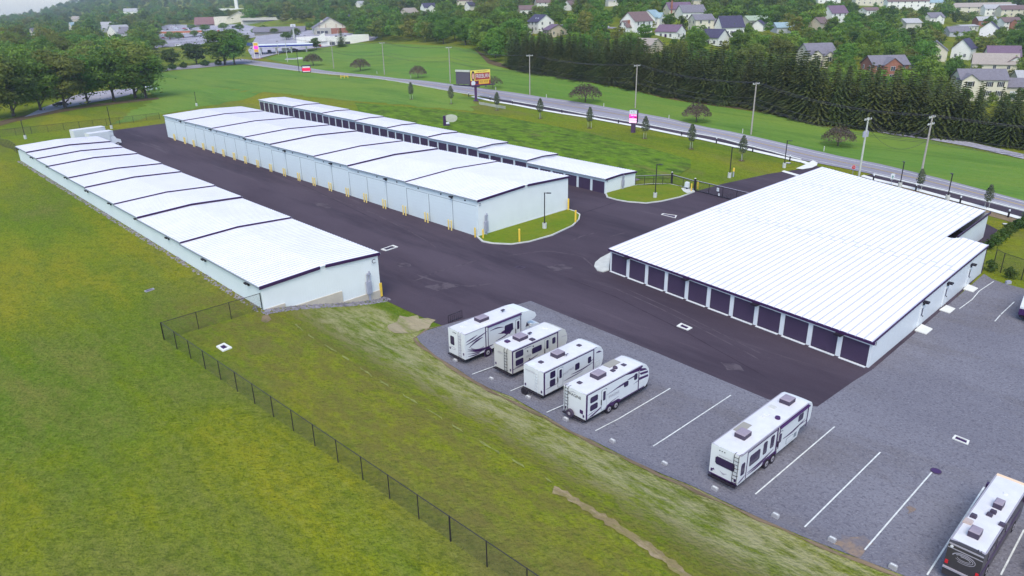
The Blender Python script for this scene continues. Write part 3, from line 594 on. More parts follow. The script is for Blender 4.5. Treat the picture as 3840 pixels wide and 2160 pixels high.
# roof: ribs run from the door front to the far edge
D2 = np.array([math.cos(R(43.45)), math.sin(R(43.45))]); bl = lambda v: np.array(toB(BN_ + v))
dB = np.array([D2 @ ux, D2 @ uy])
back = [np.array(loc[k]) for k in ('F', 'R', 'J', 'P')]
def hit(a):
    best = None
    for p, q in zip(back, back[1:]):
        e = q - p; den = dB[0] * e[1] - dB[1] * e[0]
        if abs(den) < 1e-6: continue
        t = ((p[0] - a[0]) * e[1] - (p[1] - a[1]) * e[0]) / den; s = ((p[0] - a[0]) * dB[1] - (p[1] - a[1]) * dB[0]) / den
        if -1e-3 <= s <= 1.001 and t > 1 and abs(dB[0] * e[1] - dB[1] * e[0]) / np.linalg.norm(e) > .15 and (best is None or t > best): best = t
    if best is None: e = back[0] if a[0] > LL / 2 else back[-1]; best = float((e - a) @ dB)
    return best
def roofz(x, t): return zf(x) + .14 + (3.78 - zf(x) - .14) * (1 - (1 - min(1, t / 38)) ** 1.6)
rb = MB(); nrib = 43; ribs = []
eps = .02
for i in range(nrib + 1):
    x = LL * i / nrib; a = np.array([x, .0]); t = hit(np.array([min(LL - eps, max(eps, x)), 0.])); ribs.append((a, t))
ts = [0, 6, 12, 18, 24, 30, 36, 44, 52, 60, 70]
def pt(i, t, dz=0): a = ribs[i][0]; p = a + dB * t; return (p[0], p[1], roofz(a[0], t) + dz)
jr = None
for i in range(nrib):
    t0, t1 = ribs[i][1], ribs[i + 1][1]
    if abs(t0 - t1) > 6: t0 = t1 = max(t0, t1) if False else min(t0, t1)
    cuts0 = [-.35] + [c for c in ts[1:] if c < min(t0, t1) - 1]; cuts1 = list(cuts0); cuts0 = cuts0 + [t0 + .2]; cuts1 = cuts1 + [t1 + .2]
    for k in range(len(cuts0) - 1): rb.quad(pt(i, cuts0[k]), pt(i + 1, cuts1[k]), pt(i + 1, cuts1[k + 1]), pt(i, cuts0[k + 1]), 0)
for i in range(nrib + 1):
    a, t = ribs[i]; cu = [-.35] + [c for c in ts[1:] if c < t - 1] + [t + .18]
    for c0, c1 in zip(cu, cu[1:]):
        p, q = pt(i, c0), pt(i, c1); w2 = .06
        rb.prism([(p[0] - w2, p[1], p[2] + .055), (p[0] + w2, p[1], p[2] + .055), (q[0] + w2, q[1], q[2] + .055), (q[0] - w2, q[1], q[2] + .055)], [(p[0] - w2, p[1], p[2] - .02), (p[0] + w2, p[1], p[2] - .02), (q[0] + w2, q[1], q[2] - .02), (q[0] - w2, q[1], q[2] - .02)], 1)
# staggered lap joints across the panels
for i in range(nrib):
    for base in (23.0, 46.5):
        t = base + (1.35 if i % 2 else 0) + random.uniform(-.1, .1)
        if t < min(ribs[i][1], ribs[i + 1][1]) - 1:
            p, q = pt(i, t, .012), pt(i + 1, t, .012); d = .04
            rb.prism([(p[0], p[1], p[2]), (q[0], q[1], q[2]), (q[0] + dB[0] * d * 2, q[1] + dB[1] * d * 2, q[2]), (p[0] + dB[0] * d * 2, p[1] + dB[1] * d * 2, p[2])], [(p[0], p[1], p[2] - .03), (q[0], q[1], q[2] - .03), (q[0] + dB[0] * d * 2, q[1] + dB[1] * d * 2, q[2] - .03), (p[0] + dB[0] * d * 2, p[1] + dB[1] * d * 2, p[2] - .03)], 2)
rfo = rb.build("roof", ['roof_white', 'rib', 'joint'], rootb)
tb = MB()
tb.prism([(-.3, .36, zf(0) + .13), (LL + .1, .36, zf(LL) + .13), (LL + .1, .36, zf(LL) - .13), (-.3, .36, zf(0) - .13)], [(-.3, .22, zf(0) + .13), (LL + .1, .22, zf(LL) + .13), (LL + .1, .22, zf(LL) - .13), (-.3, .22, zf(0) - .13)])
def edge_trim(i, n=10):
    a, t = ribs[i]
    for k in range(n):
        p, q = pt(i, -.3 + (t + .4) * k / n), pt(i, -.3 + (t + .4) * (k + 1) / n); sx = -.06 if i == 0 else .02
        tb.prism([(p[0] + sx - .07, p[1], p[2] + .03), (q[0] + sx - .07, q[1], q[2] + .03), (q[0] + sx - .07, q[1], q[2] - .2), (p[0] + sx - .07, p[1], p[2] - .2)], [(p[0] + sx, p[1], p[2] + .03), (q[0] + sx, q[1], q[2] + .03), (q[0] + sx, q[1], q[2] - .2), (p[0] + sx, p[1], p[2] - .2)])
edge_trim(0)
J3, R3 = np.array(loc['J']), np.array(loc['R']); nn = (R3 - J3) / np.linalg.norm(R3 - J3); pn = np.array([nn[1], -nn[0]])
if pn @ np.array([-1, 0]) < 0: pn = -pn
for s_ in (0,):
    a, b_ = J3 + pn * .12, R3 + pn * .12 + nn * .2; c, d = a + pn * .1, b_ + pn * .1; tb.prism([(*a, 3.86), (*b_, 3.86), (*b_, 3.56), (*a, 3.56)], [(*c, 3.86), (*d, 3.86), (*d, 3.56), (*c, 3.56)])
tb.build("trim", 'fascia', rfo)
for i in range(nd):
    if i % 3 == 0 or i == nd - 1:
        pass
for x in (bay * 1, bay * 4, bay * 7, bay * 10): b = MB(); b.box(x - .35, x + .35, -.1, .75, zf(x) - .32, zf(x) - .14); b.build("wall_light", 'black', rootb)
# side doors with lamps above
sN, sP = np.array(loc['N']), np.array(loc['P']); sd_ = (sP - sN) / np.linalg.norm(sP - sN); sn = np.array([sd_[1], -sd_[0]])
if sn[0] > 0: sn = -sn
def sbox(b, t0, t1, o0, o1, z0, z1, m=0):
    q4 = [sN + sd_ * t0 + sn * o0, sN + sd_ * t1 + sn * o0, sN + sd_ * t1 + sn * o1, sN + sd_ * t0 + sn * o1]; b.prism([(*p, z1) for p in q4], [(*p, z0) for p in q4], m)
for t in (13.3, 20.9, 29.3):
    b = MB(); sbox(b, t - .55, t + .55, .0, .05, .05, 2.3, 0); sbox(b, t - .62, t - .55, .0, .08, .0, 2.36, 0); sbox(b, t + .55, t + .62, .0, .08, .0, 2.36, 0); d = b.build("side_door", 'white', rootb)
    b = MB(); sbox(b, t - .2, t + .12, .05, .075, 1.2, 2.1); b.build("window", 'glass', d)
    b = MB(); sbox(b, t + .3, t + .4, .05, .12, 1.0, 1.12); b.build("handle", 'black', d)
    b = MB(); sbox(b, t - .3, t + .3, 0, .55, 2.72, 2.88); sbox(b, t - .1, t + .1, 0, .15, 2.45, 2.72); b.build("wall_light", 'black', rootb)
tx = sN + sd_ * .75 + sn * .01
b = MB(); sbox(b, .35, 1.05, 0, .03, 2.0, 2.6); b.build("letter_board", 'white', rootb)
text("letter_sign", "B", .55, rootb, 'black', (tx[0] + sn[0] * .03, tx[1] + sn[1] * .03, 2.3), (sd_[0], sd_[1], 0), (0, 0, 1), .012 if True else 0)
# ------------------------------------------------------------------ caravans, motorhomes
HD = R(42.8); HDV = np.array([math.cos(HD), math.sin(HD)]); HDU = np.array([-HDV[1], HDV[0]])
def wheel(root, x, y, r=.36, w=.24, axis='y', name="wheel"):
    b = MB(); n = 18; ring = []
    b.tube((x, y - w / 2, r), (x, y + w / 2, r), r, r, n); t = b.build(name, 'rubber', root)
    sgn = -1 if y < 0 else 1
    c = MB(); c.tube((x, y + sgn * w / 2, r), (x, y + sgn * (w / 2 + .015), r), r * .58, r * .5, 14, 0); c.tube((x, y + sgn * (w / 2 + .015), r), (x, y + sgn * (w / 2 + .04), r), r * .18, r * .15, 8, 1); c.build("rim", ['rim', 'black'], t)
    return t
def rpoly(x0, x1, z0, z1, r=.09):
    return [(x0 + r, z0), (x1 - r, z0), (x1, z0 + r), (x1, z1 - r), (x1 - r, z1), (x0 + r, z1), (x0, z1 - r), (x0, z0 + r)]
def side(root, name, poly, y, m, d=.02, parent=None):
    b = MB(); b.xz(poly, y, y - d if y < 0 else y + d); return b.build(name, m, parent or root)
def rearp(root, name, poly, m, d=.02, x=0): b = MB(); b.yz(poly, x, x - d); return b.build(name, m, root)
def win(root, x0, x1, z0, z1, y, fr=True):
    o = side(root, "window", rpoly(x0, x1, z0, z1), y, 'glass', .02); return o
def acbox(root, x, y, z, l=.95, w=.7, h=.32):
    b = MB(); t = [(x - l / 2 + .12, y - w / 2 + .06), (x + l / 2 - .08, y - w / 2 + .06), (x + l / 2 - .08, y + w / 2 - .06), (x - l / 2 + .12, y + w / 2 - .06)]; g_ = [(x - l / 2, y - w / 2), (x + l / 2, y - w / 2), (x + l / 2, y + w / 2), (x - l / 2, y + w / 2)]
    h = h * 1.25; b.prism([(*p, z + h) for p in t], [(*p, z + h * .86) for p in g_], 1); b.prism([(*p, z + h * .86) for p in g_], [(*p, z) for p in g_], 0); return b.build("air_conditioner", ['ac', 'ac_lit_top'], root)
def ventbox(root, x, y, z, s=.36, m='vent', h=.1, name="roof_vent"):
    b = MB(); b.prism([(x - s * .42, y - s * .42, z + h), (x + s * .42, y - s * .42, z + h * .8), (x + s * .42, y + s * .42, z + h * .8), (x - s * .42, y + s * .42, z + h)], [(x - s / 2, y - s / 2, z), (x + s / 2, y - s / 2, z), (x + s / 2, y + s / 2, z), (x - s / 2, y + s / 2, z)]); return b.build(name, m, root)
def ladder(root, y, z0, z1, x=-.1, m='black', w=.32):
    b = MB()
    for yy in (y - w / 2, y + w / 2): b.path([(x, yy, z0), (x, yy, z1), (x + .12, yy, z1 + .16), (x + .5, yy, z1 + .1)], .022)
    z = z0 + .15
    while z < z1: b.tube((x, y - w / 2, z), (x, y + w / 2, z), .02); b.tube((x, y - w / 2, z), (0, y - w / 2, z), .015, n=4) if int(z * 10) % 6 < 3 else None; z += .3
    return b.build("ladder", m, root)
def rvdoor(root, x0, x1, z0, z1, y, m='rv_white'):
    fr = side(root, "door", [(x0 - .05, z0 - .04), (x1 + .05, z0 - .04), (x1 + .05, z1), (x1 - .1, z1 + .06), (x0 + .1, z1 + .06), (x0 - .05, z1)], y, 'joint', .015)
    side(fr, "door_panel", [(x0, z0), (x1, z0), (x1, z1 - .08), (x1 - .1, z1), (x0 + .1, z1), (x0, z1 - .08)], y - .012, m, .025)
    side(fr, "window", rpoly(x0 + .14, x1 - .14, z0 + (z1 - z0) * .45, z1 - .14, .06), y - .035, 'glass', .012)
    b = MB(); b.box(x0 - .09, x0 - .03, y - .07, y - .01, z0 + .5, z0 + 1.0); b.build("handle", 'black', fr)
    return fr
def swoosh(x0, z0, x1, z1, t, sag=.15, n=7):
    up, dn = [], []
    for i in range(n + 1):
        f = i / n; x = x0 + (x1 - x0) * f; z = z0 + (z1 - z0) * f - sag * math.sin(math.pi * f); k = t * math.sin(math.pi * (f * .9 + .05)); up.append((x, z + k / 2)); dn.append((x, z - k / 2))
    return up + dn[::-1]
def body(root, prof, w, m='rv_white', arch=.05, name="body"):
    """shell with a slightly crowned roof"""
    b = MB(); y = w / 2; L = [(x, -y, z) for x, z in prof]; Rr = [(x, y, z) for x, z in prof]; n = len(prof)
    b.add(L, [tuple(range(n))]); b.add(Rr, [tuple(range(n - 1, -1, -1))])
    zt_ = max(z for _, z in prof)
    for i in range(n):
        j = (i + 1) % n; a, c = prof[i], prof[j]
        ys = [-y, -y * .5, 0, y * .5, y]; hh = lambda z, yy: z + (arch * (1 - (yy / y) ** 2) if z > zt_ - .4 else 0)
        for y0, y1 in zip(ys, ys[1:]): b.quad((a[0], y0, hh(a[1], y0)), (c[0], y0, hh(c[1], y0)), (c[0], y1, hh(c[1], y1)), (a[0], y1, hh(a[1], y1)))
    return b.build(name, m, root)
def rv_base(label, A, w, cat, rz=HD, name="travel_trailer"):
    c = np.array(A) + np.array([-math.sin(rz), math.cos(rz)]) * w / 2
    return thing(name, label, cat, (c[0], c[1], TZ(*c) + .06), rz)
def roof_sheet(root, x0, x1, w, z, arch=.05, m='rv_roof'):
    b = MB(); y = w / 2 - .06; ys = [-y, -y * .5, 0, y * .5, y]; hh = lambda yy: z + .012 + arch * (1 - (yy / (w / 2)) ** 2)
    for y0, y1 in zip(ys, ys[1:]): b.quad((x0, y0, hh(y0)), (x1, y0, hh(y0)), (x1, y1, hh(y1)), (x0, y1, hh(y1)))
    r = b.build("roof", m, root)
    e = MB(); e.box(x0 - .02, x1, -w / 2 - .02, -w / 2 + .05, z - .03, z + .02); e.box(x0 - .02, x1, w / 2 - .05, w / 2 + .02, z - .03, z + .02); e.box(x0 - .03, x0 + .03, -w / 2, w / 2, z - .03, z + .03); e.build("roof_edge", 'decal_grey', r)
    return r
def awning(root, x0, x1, w, z): b = MB(); b.tube((x0, -w / 2 - .1, z - .1), (x1, -w / 2 - .1, z - .1), .08, .08, 8); b.box(x0, x1, -w / 2 - .09, -w / 2, z - .08, z - .03); b.tube((x0 + .05, -w / 2 - .07, z - .1), (x0 + .05, -w / 2 - .05, 1.0), .03); b.tube((x1 - .05, -w / 2 - .07, z - .1), (x1 - .05, -w / 2 - .05, 1.0), .03); return b.build("awning", 'decal', root)
def taillights(root, w, z, m='red'):
    for s in (-1, 1): b = MB(); b.box(-.04, 0, s * (w / 2 - .28), s * (w / 2 - .14), z, z + .22); b.build("tail_light", m, root)
def bumper(root, w, z=.45): b = MB(); b.box(-.22, -.1, -w / 2 + .05, w / 2 - .05, z, z + .12); b.box(-.15, .4, -.5, -.4, z, z + .1); b.box(-.15, .4, .4, .5, z, z + .1); return b.build("bumper", 'black', root)
def chassis(root, L, w, z=.55): b = MB(); b.box(.1, L, -w / 2 + .12, w / 2 - .12, z - .2, z); return b.build("chassis", 'black', root)
def hitch(root, L): b = MB(); b.path([(L - .5, -.7, .5), (L + .9, 0, .5)], .05); b.path([(L - .5, .7, .5), (L + .9, 0, .5)], .05); b.tube((L + .7, 0, .1), (L + .7, 0, 1.0), .05); b.tube((L + .35, -.2, .55), (L + .35, -.2, 1.1), .17, .15, 10); b.tube((L + .35, .2, .55), (L + .35, .2, 1.1), .17, .15, 10); return b.build("hitch", 'black', root)

# 1: class C motorhome with cab overhang
w, L, z = 2.5, 9.75, 3.28
r = rv_base("white motorhome with cab overhang and swirling dark stripes, farthest up the gravel lot", (-4.63, 62.14), w, "motorhome", name="motorhome")
body(r, [(0, .62), (0, z), (L - 2.0, z), (L - 1.0, z - .12), (L - .25, z - .55), (L - .05, z - .95), (L - .3, z - 1.22), (L - 1.45, z - 1.3), (L - 1.75, 1.1), (L - 1.75, .62)], w)
roof_sheet(r, .05, L - 2.1, w, z)
cab = MB(); cab.xz([(L - 1.75, .55), (L - 1.75, 1.95), (L - 1.3, 1.97), (L - .75, 1.35), (L + .5, 1.2), (L + .75, 1.0), (L + .78, .55)], -1.0, 1.0); cb_ = cab.build("cab", 'rv_white', r)
b = MB(); b.xz([(L - 1.55, 1.3), (L - 1.5, 1.85), (L - 1.28, 1.87), (L - .85, 1.36)], -1.015, -1.0); b.build("window", 'glass', cb_)
b = MB(); b.quad((L - 1.28, -.9, 1.99), (L - .74, -.92, 1.38), (L - .74, .92, 1.38), (L - 1.28, .9, 1.99)); b.build("windscreen", 'glass', cb_)
for s in (-1, 1): b = MB(); b.box(L - .95, L - .75, s * 1.05, s * 1.3, 1.3, 1.6); b.build("mirror", 'rv_white', cb_)
b = MB(); b.box(L + .6, L + .85, -1.0, 1.0, .45, .65); b.build("front_bumper", 'black', r)
wheel(r, 2.9, -w / 2 + .1, .4); wheel(r, 2.9, w / 2 - .1, .4); wheel(r, L + .05, -.95, .4); wheel(r, L + .05, .95, .4)
b = MB(); b.tube((2.9, -w / 2 - .012, .45), (2.9, -w / 2 + .0, .45), .52, .52, 16); b.build("wheel_arch", 'decal', r)
bumper(r, w, .5); chassis(r, L - 1.8, w, .62)
rearp(r, "window", [(y, z_) for y, z_ in rpoly(.35, .95, 1.62, 2.55)], 'glass'); ladder(r, -.55, .7, z - .1, m='decal_grey')
o = rearp(r, "badge", [(.55 + .33 * math.cos(a), 1.28 + .13 * math.sin(a)) for a in np.arange(0, 6.28, .4)], 'decal_grey'); rearp(r, "badge", [(.55 + .27 * math.cos(a), 1.28 + .09 * math.sin(a)) for a in np.arange(0, 6.28, .4)], 'rv_white', .03)
taillights(r, w, 1.05, 'decal'); b = MB(); [b.box(-.03, 0, y - .04, y + .04, z - .28, z - .2) for y in (.25, .45, .05)]; b.build("marker_light", 'black', r)
for sw in ((.15, 2.15, 2.9, 2.75, .16, .05), (.15, 2.45, 1.6, 2.75, .14, .02), (.5, 1.75, 2.3, 2.3, .2, -.1), (.35, 1.6, 3.6, 1.05, .24, .28), (.3, 1.45, 2.9, .95, .1, .2), (.3, 1.15, 2.6, .85, .1, .12), (.35, .86, 1.9, .72, .12, .05), (3.2, 2.62, 5.1, 2.45, .12, -.12), (4.3, 2.0, 6.2, 1.8, .14, .1), (4.0, 1.3, 6.5, 1.9, .12, .15)):
    side(r, "side_graphic", swoosh(*sw), -w / 2, 'decal', .012)
side(r, "side_graphic", swoosh(.7, 1.7, 2.4, 1.25, .5, .45, 9), -w / 2 - .004, 'decal_grey', .004)
b = MB(); b.box(2.62, 2.72, -w / 2 - .02, -w / 2, 1.05, z - .05); b.box(2.62, 7.4, -w / 2 - .02, -w / 2, z - .12, z - .02); b.build("slideout_seal", 'decal', r)
win(r, 5.2, 6.35, 1.75, 2.55, -w / 2); side(r, "side_graphic", [(4.7, 2.0), (5.2, 2.1), (6.2, 1.75), (5.9, 1.45), (5.35, 1.6)], -w / 2, 'decal', .01)
rvdoor(r, 6.75, 7.35, .75, 2.65, -w / 2); awning(r, 2.9, 7.45, w, z)
acbox(r, 3.4, .15, z + .05, 1.2, .9); ventbox(r, 1.1, .3, z + .06, .42); ventbox(r, 1.9, .75, z + .04, .36); ventbox(r, 2.4, -.5, z + .04, .5); b = MB(); b.prism([(3.0, -.62, z + .16), (3.7, -.62, z + .14), (3.7, -.8, z + .14), (3.0, -.8, z + .16)], [(2.95, -.58, z + .02), (3.75, -.58, z + .02), (3.75, -.84, z + .02), (2.95, -.84, z + .02)]); b.build("roof_vent", 'vent', r)
b = MB(); b.tube((6.2, .1, z), (6.2, .1, z + .25), .04); b.box(6.0, 6.4, -.05, .2, z + .25, z + .33); b.build("aerial", 'ac', r)

# 2: cream travel trailer
w, L, z = 2.45, 7.5, 2.97
r = rv_base("cream travel trailer with black rear ladder, between the motorhome and a white trailer", (-.12, 59.24), w, "travel trailer")
body(r, [(0, .6), (0, z), (L - .75, z), (L - .3, z - .2), (L - .02, z - .8), (L, 1.6), (L - .25, 1.0), (L - .6, .6)], w, 'rv_cream')
roof_sheet(r, .05, L - .85, w, z, m='rv_roof'); chassis(r, L, w); bumper(r, w); hitch(r, L)
for x in (3.3, 4.1): wheel(r, x, -w / 2 + .13); wheel(r, x, w / 2 - .13)
ladder(r, -.45, .62, z - .12, w=.36); taillights(r, w, .85, 'decal')
text("lettering", "APEX", .3, r, 'decal_grey', (-.02, .35, 2.3), (0, -1, 0), (0, 0, 1)); text("lettering", "APEX", .3, r, 'decal_grey', (2.1, -w / 2 - .02, 1.75), (1, 0, 0), (0, 0, 1))
win(r, .45, 1.45, 2.05, 2.72, -w / 2); win(r, .45, 1.45, 1.25, 1.85, -w / 2); win(r, 2.6, 3.9, 1.75, 2.35, -w / 2); win(r, 5.35, 5.8, 1.85, 2.5, -w / 2)
rvdoor(r, 4.35, 4.95, .75, 2.68, -w / 2, 'rv_cream'); b = MB(); b.box(.0, .14, -w / 2 - .012, -w / 2, .62, z - .03); b.box(6.05, 6.17, -w / 2 - .012, -w / 2, .62, z - .03); b.box(.1, 6.2, -w / 2 - .012, -w / 2, z - .16, z - .02); b.box(.14, 4.3, -w / 2 - .012, -w / 2, 1.0, 1.05); b.build("side_graphic", 'decal', r)
side(r, "side_graphic", swoosh(.4, 1.12, 3.4, 1.45, .12, .1), -w / 2, 'decal', .012); side(r, "side_graphic", swoosh(1.5, 2.62, 2.6, 2.62, .06, -.05), -w / 2, 'decal', .012); side(r, "side_graphic", [(6.7, 2.2), (L - .03, 2.15), (L - .03, 2.1), (6.7, 2.15)], -w / 2, 'decal_grey', .01)
for x, zz in ((2.0, 2.3), (2.75, 2.55), (2.25, 1.4)): b = MB(); b.tube((x, -w / 2 - .04, zz), (x, -w / 2, zz), .07, .07, 10); b.build("speaker_grille", 'black', r)
acbox(r, 2.35, .1, z + .04, 1.15, .95); ventbox(r, 1.0, .45, z + .04, .45, 'decal', .2); ventbox(r, 5.7, .1, z + .05, .45); ventbox(r, 3.0, -.85, z + .02, .5, 'ac', .14); b = MB(); b.tube((3.6, .1, z), (3.6, .1, z + .22), .04); b.box(3.4, 3.8, -.03, .2, z + .2, z + .27); b.build("aerial", 'ac', r)

# 3: white trailer with two square side windows
w, L, z = 2.45, 8.05, 2.86
r = rv_base("white travel trailer with two square side windows, third from the motorhome", (2.59, 55.2), w, "travel trailer")
body(r, [(0, .6), (0, z), (L - .8, z), (L - .35, z - .16), (L - .05, z - .65), (L, 1.5), (L - .12, 1.0), (L - .35, .6)], w)
roof_sheet(r, .05, L - .95, w, z, m='rv_roof'); chassis(r, L, w); bumper(r, w); hitch(r, L)
for x in (3.6, 4.4): wheel(r, x, -w / 2 + .13); wheel(r, x, w / 2 - .13)
ladder(r, -.45, .65, z - .1, m='rv_white'); taillights(r, w, .8, 'decal'); b = MB(); b.tube((-.3, .75, .45), (-.5, .75, .45), .36, .36, 16); b.build("spare_wheel", 'rubber', r)
text("lettering", "SPORTTREK", .24, r, 'decal_grey', (-.02, .35, 2.42), (0, -1, 0), (0, 0, 1)); text("lettering", "SPORTTREK", .28, r, 'decal_grey', (3.2, -w / 2 - .02, 1.85), (1, 0, .15), (0, 0, 1))
win(r, .85, 1.5, 1.95, 2.6, -w / 2); win(r, .8, 1.5, 1.15, 1.8, -w / 2); win(r, 4.1, 4.7, 1.55, 2.2, -w / 2); win(r, 5.85, 6.3, 1.6, 2.25, -w / 2)
rvdoor(r, 1.85, 2.45, .75, 2.55, -w / 2); b = MB(); b.box(.02, .2, -w / 2 - .012, -w / 2, .62, z - .05); b.box(6.6, 6.72, -w / 2 - .012, -w / 2, .62, z - .05); b.box(.1, 6.7, -w / 2 - .014, -w / 2, z - .13, z - .02); b.build("side_graphic", 'decal', r)
for sw in ((2.6, 1.05, 5.2, 1.15, .08, .02), (3.6, 1.35, 6.6, 1.5, .12, .1), (5.9, 1.65, 6.6, 1.8, .08, 0), (.3, 1.1, 1.8, 1.15, .05, 0), (7.0, 2.3, 7.75, 2.2, .18, -.05)): side(r, "side_graphic", swoosh(*sw), -w / 2, 'decal', .012)
side(r, "hatch", rpoly(6.85, 7.5, .85, 1.35, .03), -w / 2, 'joint', .01); side(r, "hatch", rpoly(6.88, 7.47, .88, 1.32, .03), -w / 2 - .01, 'rv_white', .01)
acbox(r, 3.2, .1, z + .04, 1.05, .85, .36); ventbox(r, 1.2, .25, z + .05, .42, 'ac', .12); ventbox(r, 6.1, .1, z + .05, .42, 'ac', .1); b = MB(); b.tube((3.7, -.5, z), (3.7, -.5, z + .2), .03); b.box(3.45, 3.95, -.53, -.47, z + .2, z + .24); b.build("aerial", 'ac', r); ventbox(r, .55, .6, z + .03, .6, 'rv_white', .04)

# 4: white trailer with bold dark front
w, L, z = 2.45, 8.55, 2.97
r = rv_base("white travel trailer with dark angular front stripes, spare wheel and solar panel", (5.86, 51.03), w, "travel trailer")
body(r, [(0, .6), (0, z), (L - 1.0, z), (L - .5, z - .2), (L - .1, z - .75), (L, 1.5), (L - .15, .95), (L - .5, .6)], w)
roof_sheet(r, .05, L - 1.1, w, z, m='rv_roof'); chassis(r, L, w); bumper(r, w); hitch(r, L)
for x in (3.05, 3.95): wheel(r, x, -w / 2 + .1, .38); wheel(r, x, w / 2 - .1, .38)
b = MB(); b.xz([(2.5, .55), (2.6, .8), (2.85, .92), (4.2, .92), (4.45, .8), (4.55, .55)], -w / 2 - .02, -w / 2); b.build("wheel_arch", 'decal', r)
ladder(r, .85, .62, z - .08, w=.34); taillights(r, w, .8, 'decal'); b = MB(); b.tube((-.12, .3, .75), (-.34, .3, .75), .37, .35, 18); sp = b.build("spare_wheel", 'ac', r); b = MB(); b.tube((-.34, .3, .75), (-.36, .3, .75), .15, .1, 10); b.build("rim", 'rim', sp)
rearp(r, "hatch", rpoly(-.95, -.6, 1.05, 1.4, .03), 'decal')
text("lettering", "IMAGINE", .36, r, 'black', (-.02, 0, 2.45), (0, -1, 0), (0, 0, 1)); text("lettering", "IMAGINE", .36, r, 'decal_grey', (3.6, -w / 2 - .02, 1.6), (1, 0, 0), (0, 0, 1))
rearp(r, "side_graphic", [(.75, 2.6), (.2, 2.78), (-.2, 2.75), (.2, 2.72)], 'decal_grey')
win(r, .55, 1.5, 1.95, 2.5, -w / 2); win(r, .55, 1.5, 1.2, 1.75, -w / 2); win(r, 4.95, 5.55, 1.7, 2.2, -w / 2); win(r, 6.35, 6.8, 1.85, 2.45, -w / 2)
rvdoor(r, 2.0, 2.6, .75, 2.58, -w / 2)
b = MB(); b.box(.02, .22, -w / 2 - .012, -w / 2, .62, z - .05); b.box(6.95, 7.07, -w / 2 - .012, -w / 2, .62, z - .05); b.box(.2, L - 1.1, -w / 2 - .014, -w / 2, z - .13, z - .02); b.xz([(5.2, z - .14), (7.6, z - .14), (7.0, z - .42), (6.0, z - .3)], -w / 2 - .012, -w / 2); b.build("side_graphic", 'decal', r)
for p in ([(7.1, 2.75), (7.9, 2.5), (8.2, 2.25), (7.15, 2.45)], [(7.1, 2.3), (8.3, 2.1), (8.33, 1.9), (7.3, 2.05)], [(7.1, 1.85), (8.38, 1.7), (8.4, 1.5), (7.1, 1.6)], [(.25, .65), (2.0, 1.1), (2.4, 1.1), (.9, .65)], [(.25, .9), (1.4, 1.05), (.5, .98)], [(2.7, .85), (4.3, 1.15), (3.2, 1.02)], [(2.65, 1.9), (4.4, 2.15), (5.1, 2.2), (4.9, 2.0), (4.0, 2.0)], [(5.4, 2.3), (6.4, 2.35), (6.4, 2.22), (5.6, 2.22)], [(4.4, .62), (7.9, .62), (7.9, .72), (4.4, .72)], [(6.3, 1.5), (7.0, 1.65), (7.0, 1.58)]): side(r, "side_graphic", p, -w / 2, 'decal', .014)
side(r, "hatch", rpoly(7.25, 7.95, .85, 1.4, .03), -w / 2 - .002, 'rv_white', .014)
acbox(r, 3.05, .1, z + .04, 1.1, .9, .36); ventbox(r, 1.1, .45, z + .05, .4, 'ac', .1); ventbox(r, 4.7, -.15, z + .05, .4, 'ac', .1); b = MB(); b.tube((5.2, .0, z), (5.2, 0, z + .2), .24, .2, 12); b.tube((5.2, 0, z + .2), (5.2, 0, z + .3), .2, .06, 12); b.build("satellite_dome", 'ac', r); ventbox(r, 6.2, -.15, z + .05, .42, 'ac', .08)
b = MB(); b.box(4.9, 6.4, .35, 1.15, z + .06, z + .1); b.build("solar_panel", 'solar', r)

# 5: fifth wheel
w, L, z = 2.3, 11.0, 3.02
r = rv_base("long white fifth-wheel trailer with wide dark rear window, parked alone", (15.77, 42.27), w, "fifth wheel", name="fifth_wheel_trailer")
body(r, [(0, .55), (0, z), (L - .7, z), (L - .25, z - .12), (L, z - .5), (L - .1, 1.35), (L - .4, 1.2), (L - 1.8, 1.2), (L - 2.0, .95), (L - 2.1, .55)], w)
roof_sheet(r, .05, L - .75, w, z, m='rv_roof'); chassis(r, L - 2.1, w, .55); bumper(r, w, .38)
for x in (4.1, 5.0): wheel(r, x, -w / 2 + .06, .4); wheel(r, x, w / 2 - .06, .4)
b = MB(); b.xz([(3.4, .55), (3.6, .85), (3.9, .95), (5.3, .95), (5.55, .8), (5.6, .55)], -w / 2 - .015, -w / 2); b.build("wheel_arch", 'decal', r)
rearp(r, "window", rpoly(-.82, .72, 1.55, 2.2, .12), 'glass', .03); ladder(r, -.92, .6, z - .1, w=.36)
text("lettering", "ROCKWOOD", .17, r, 'decal_grey', (-.02, -.05, 2.36), (0, -1, 0), (0, 0, 1)); rearp(r, "badge", [(.3, 1.12), (.0, 1.02), (-.3, 1.12), (-.05, .92), (.05, .92)], 'decal_grey'); rearp(r, "badge", [(.95, .95), (.8, 1.12), (.72, .95)], 'decal', .015)
b = MB(); b.box(-.03, .0, -w / 2, w / 2, .55, .64); b.build("side_graphic", 'decal', r); taillights(r, w, .8, 'decal')
b = MB(); [b.box(-.03, 0, y - .04, y + .04, z - .28, z - .22) for y in (.25, .45, .05)]; b.build("marker_light", 'black', r)
win(r, .3, .82, 1.2, 2.2, -w / 2); win(r, 1.45, 2.9, 1.45, 2.35, -w / 2); win(r, 3.35, 3.9, 1.5, 2.55, -w / 2); win(r, 4.4, 4.95, 1.55, 2.6, -w / 2); win(r, 8.7, 9.5, 1.95, 2.55, -w / 2)
b = MB(); b.box(1.05, 1.13, -w / 2 - .02, -w / 2, .62, z - .15); b.box(5.3, 5.4, -w / 2 - .05, -w / 2, .6, z - .1); b.box(1.05, 5.4, -w / 2 - .02, -w / 2, z - .24, z - .14); b.box(.2, 10.2, -w / 2 - .012, -w / 2, z - .08, z - .02); b.build("slideout_seal", 'decal', r)
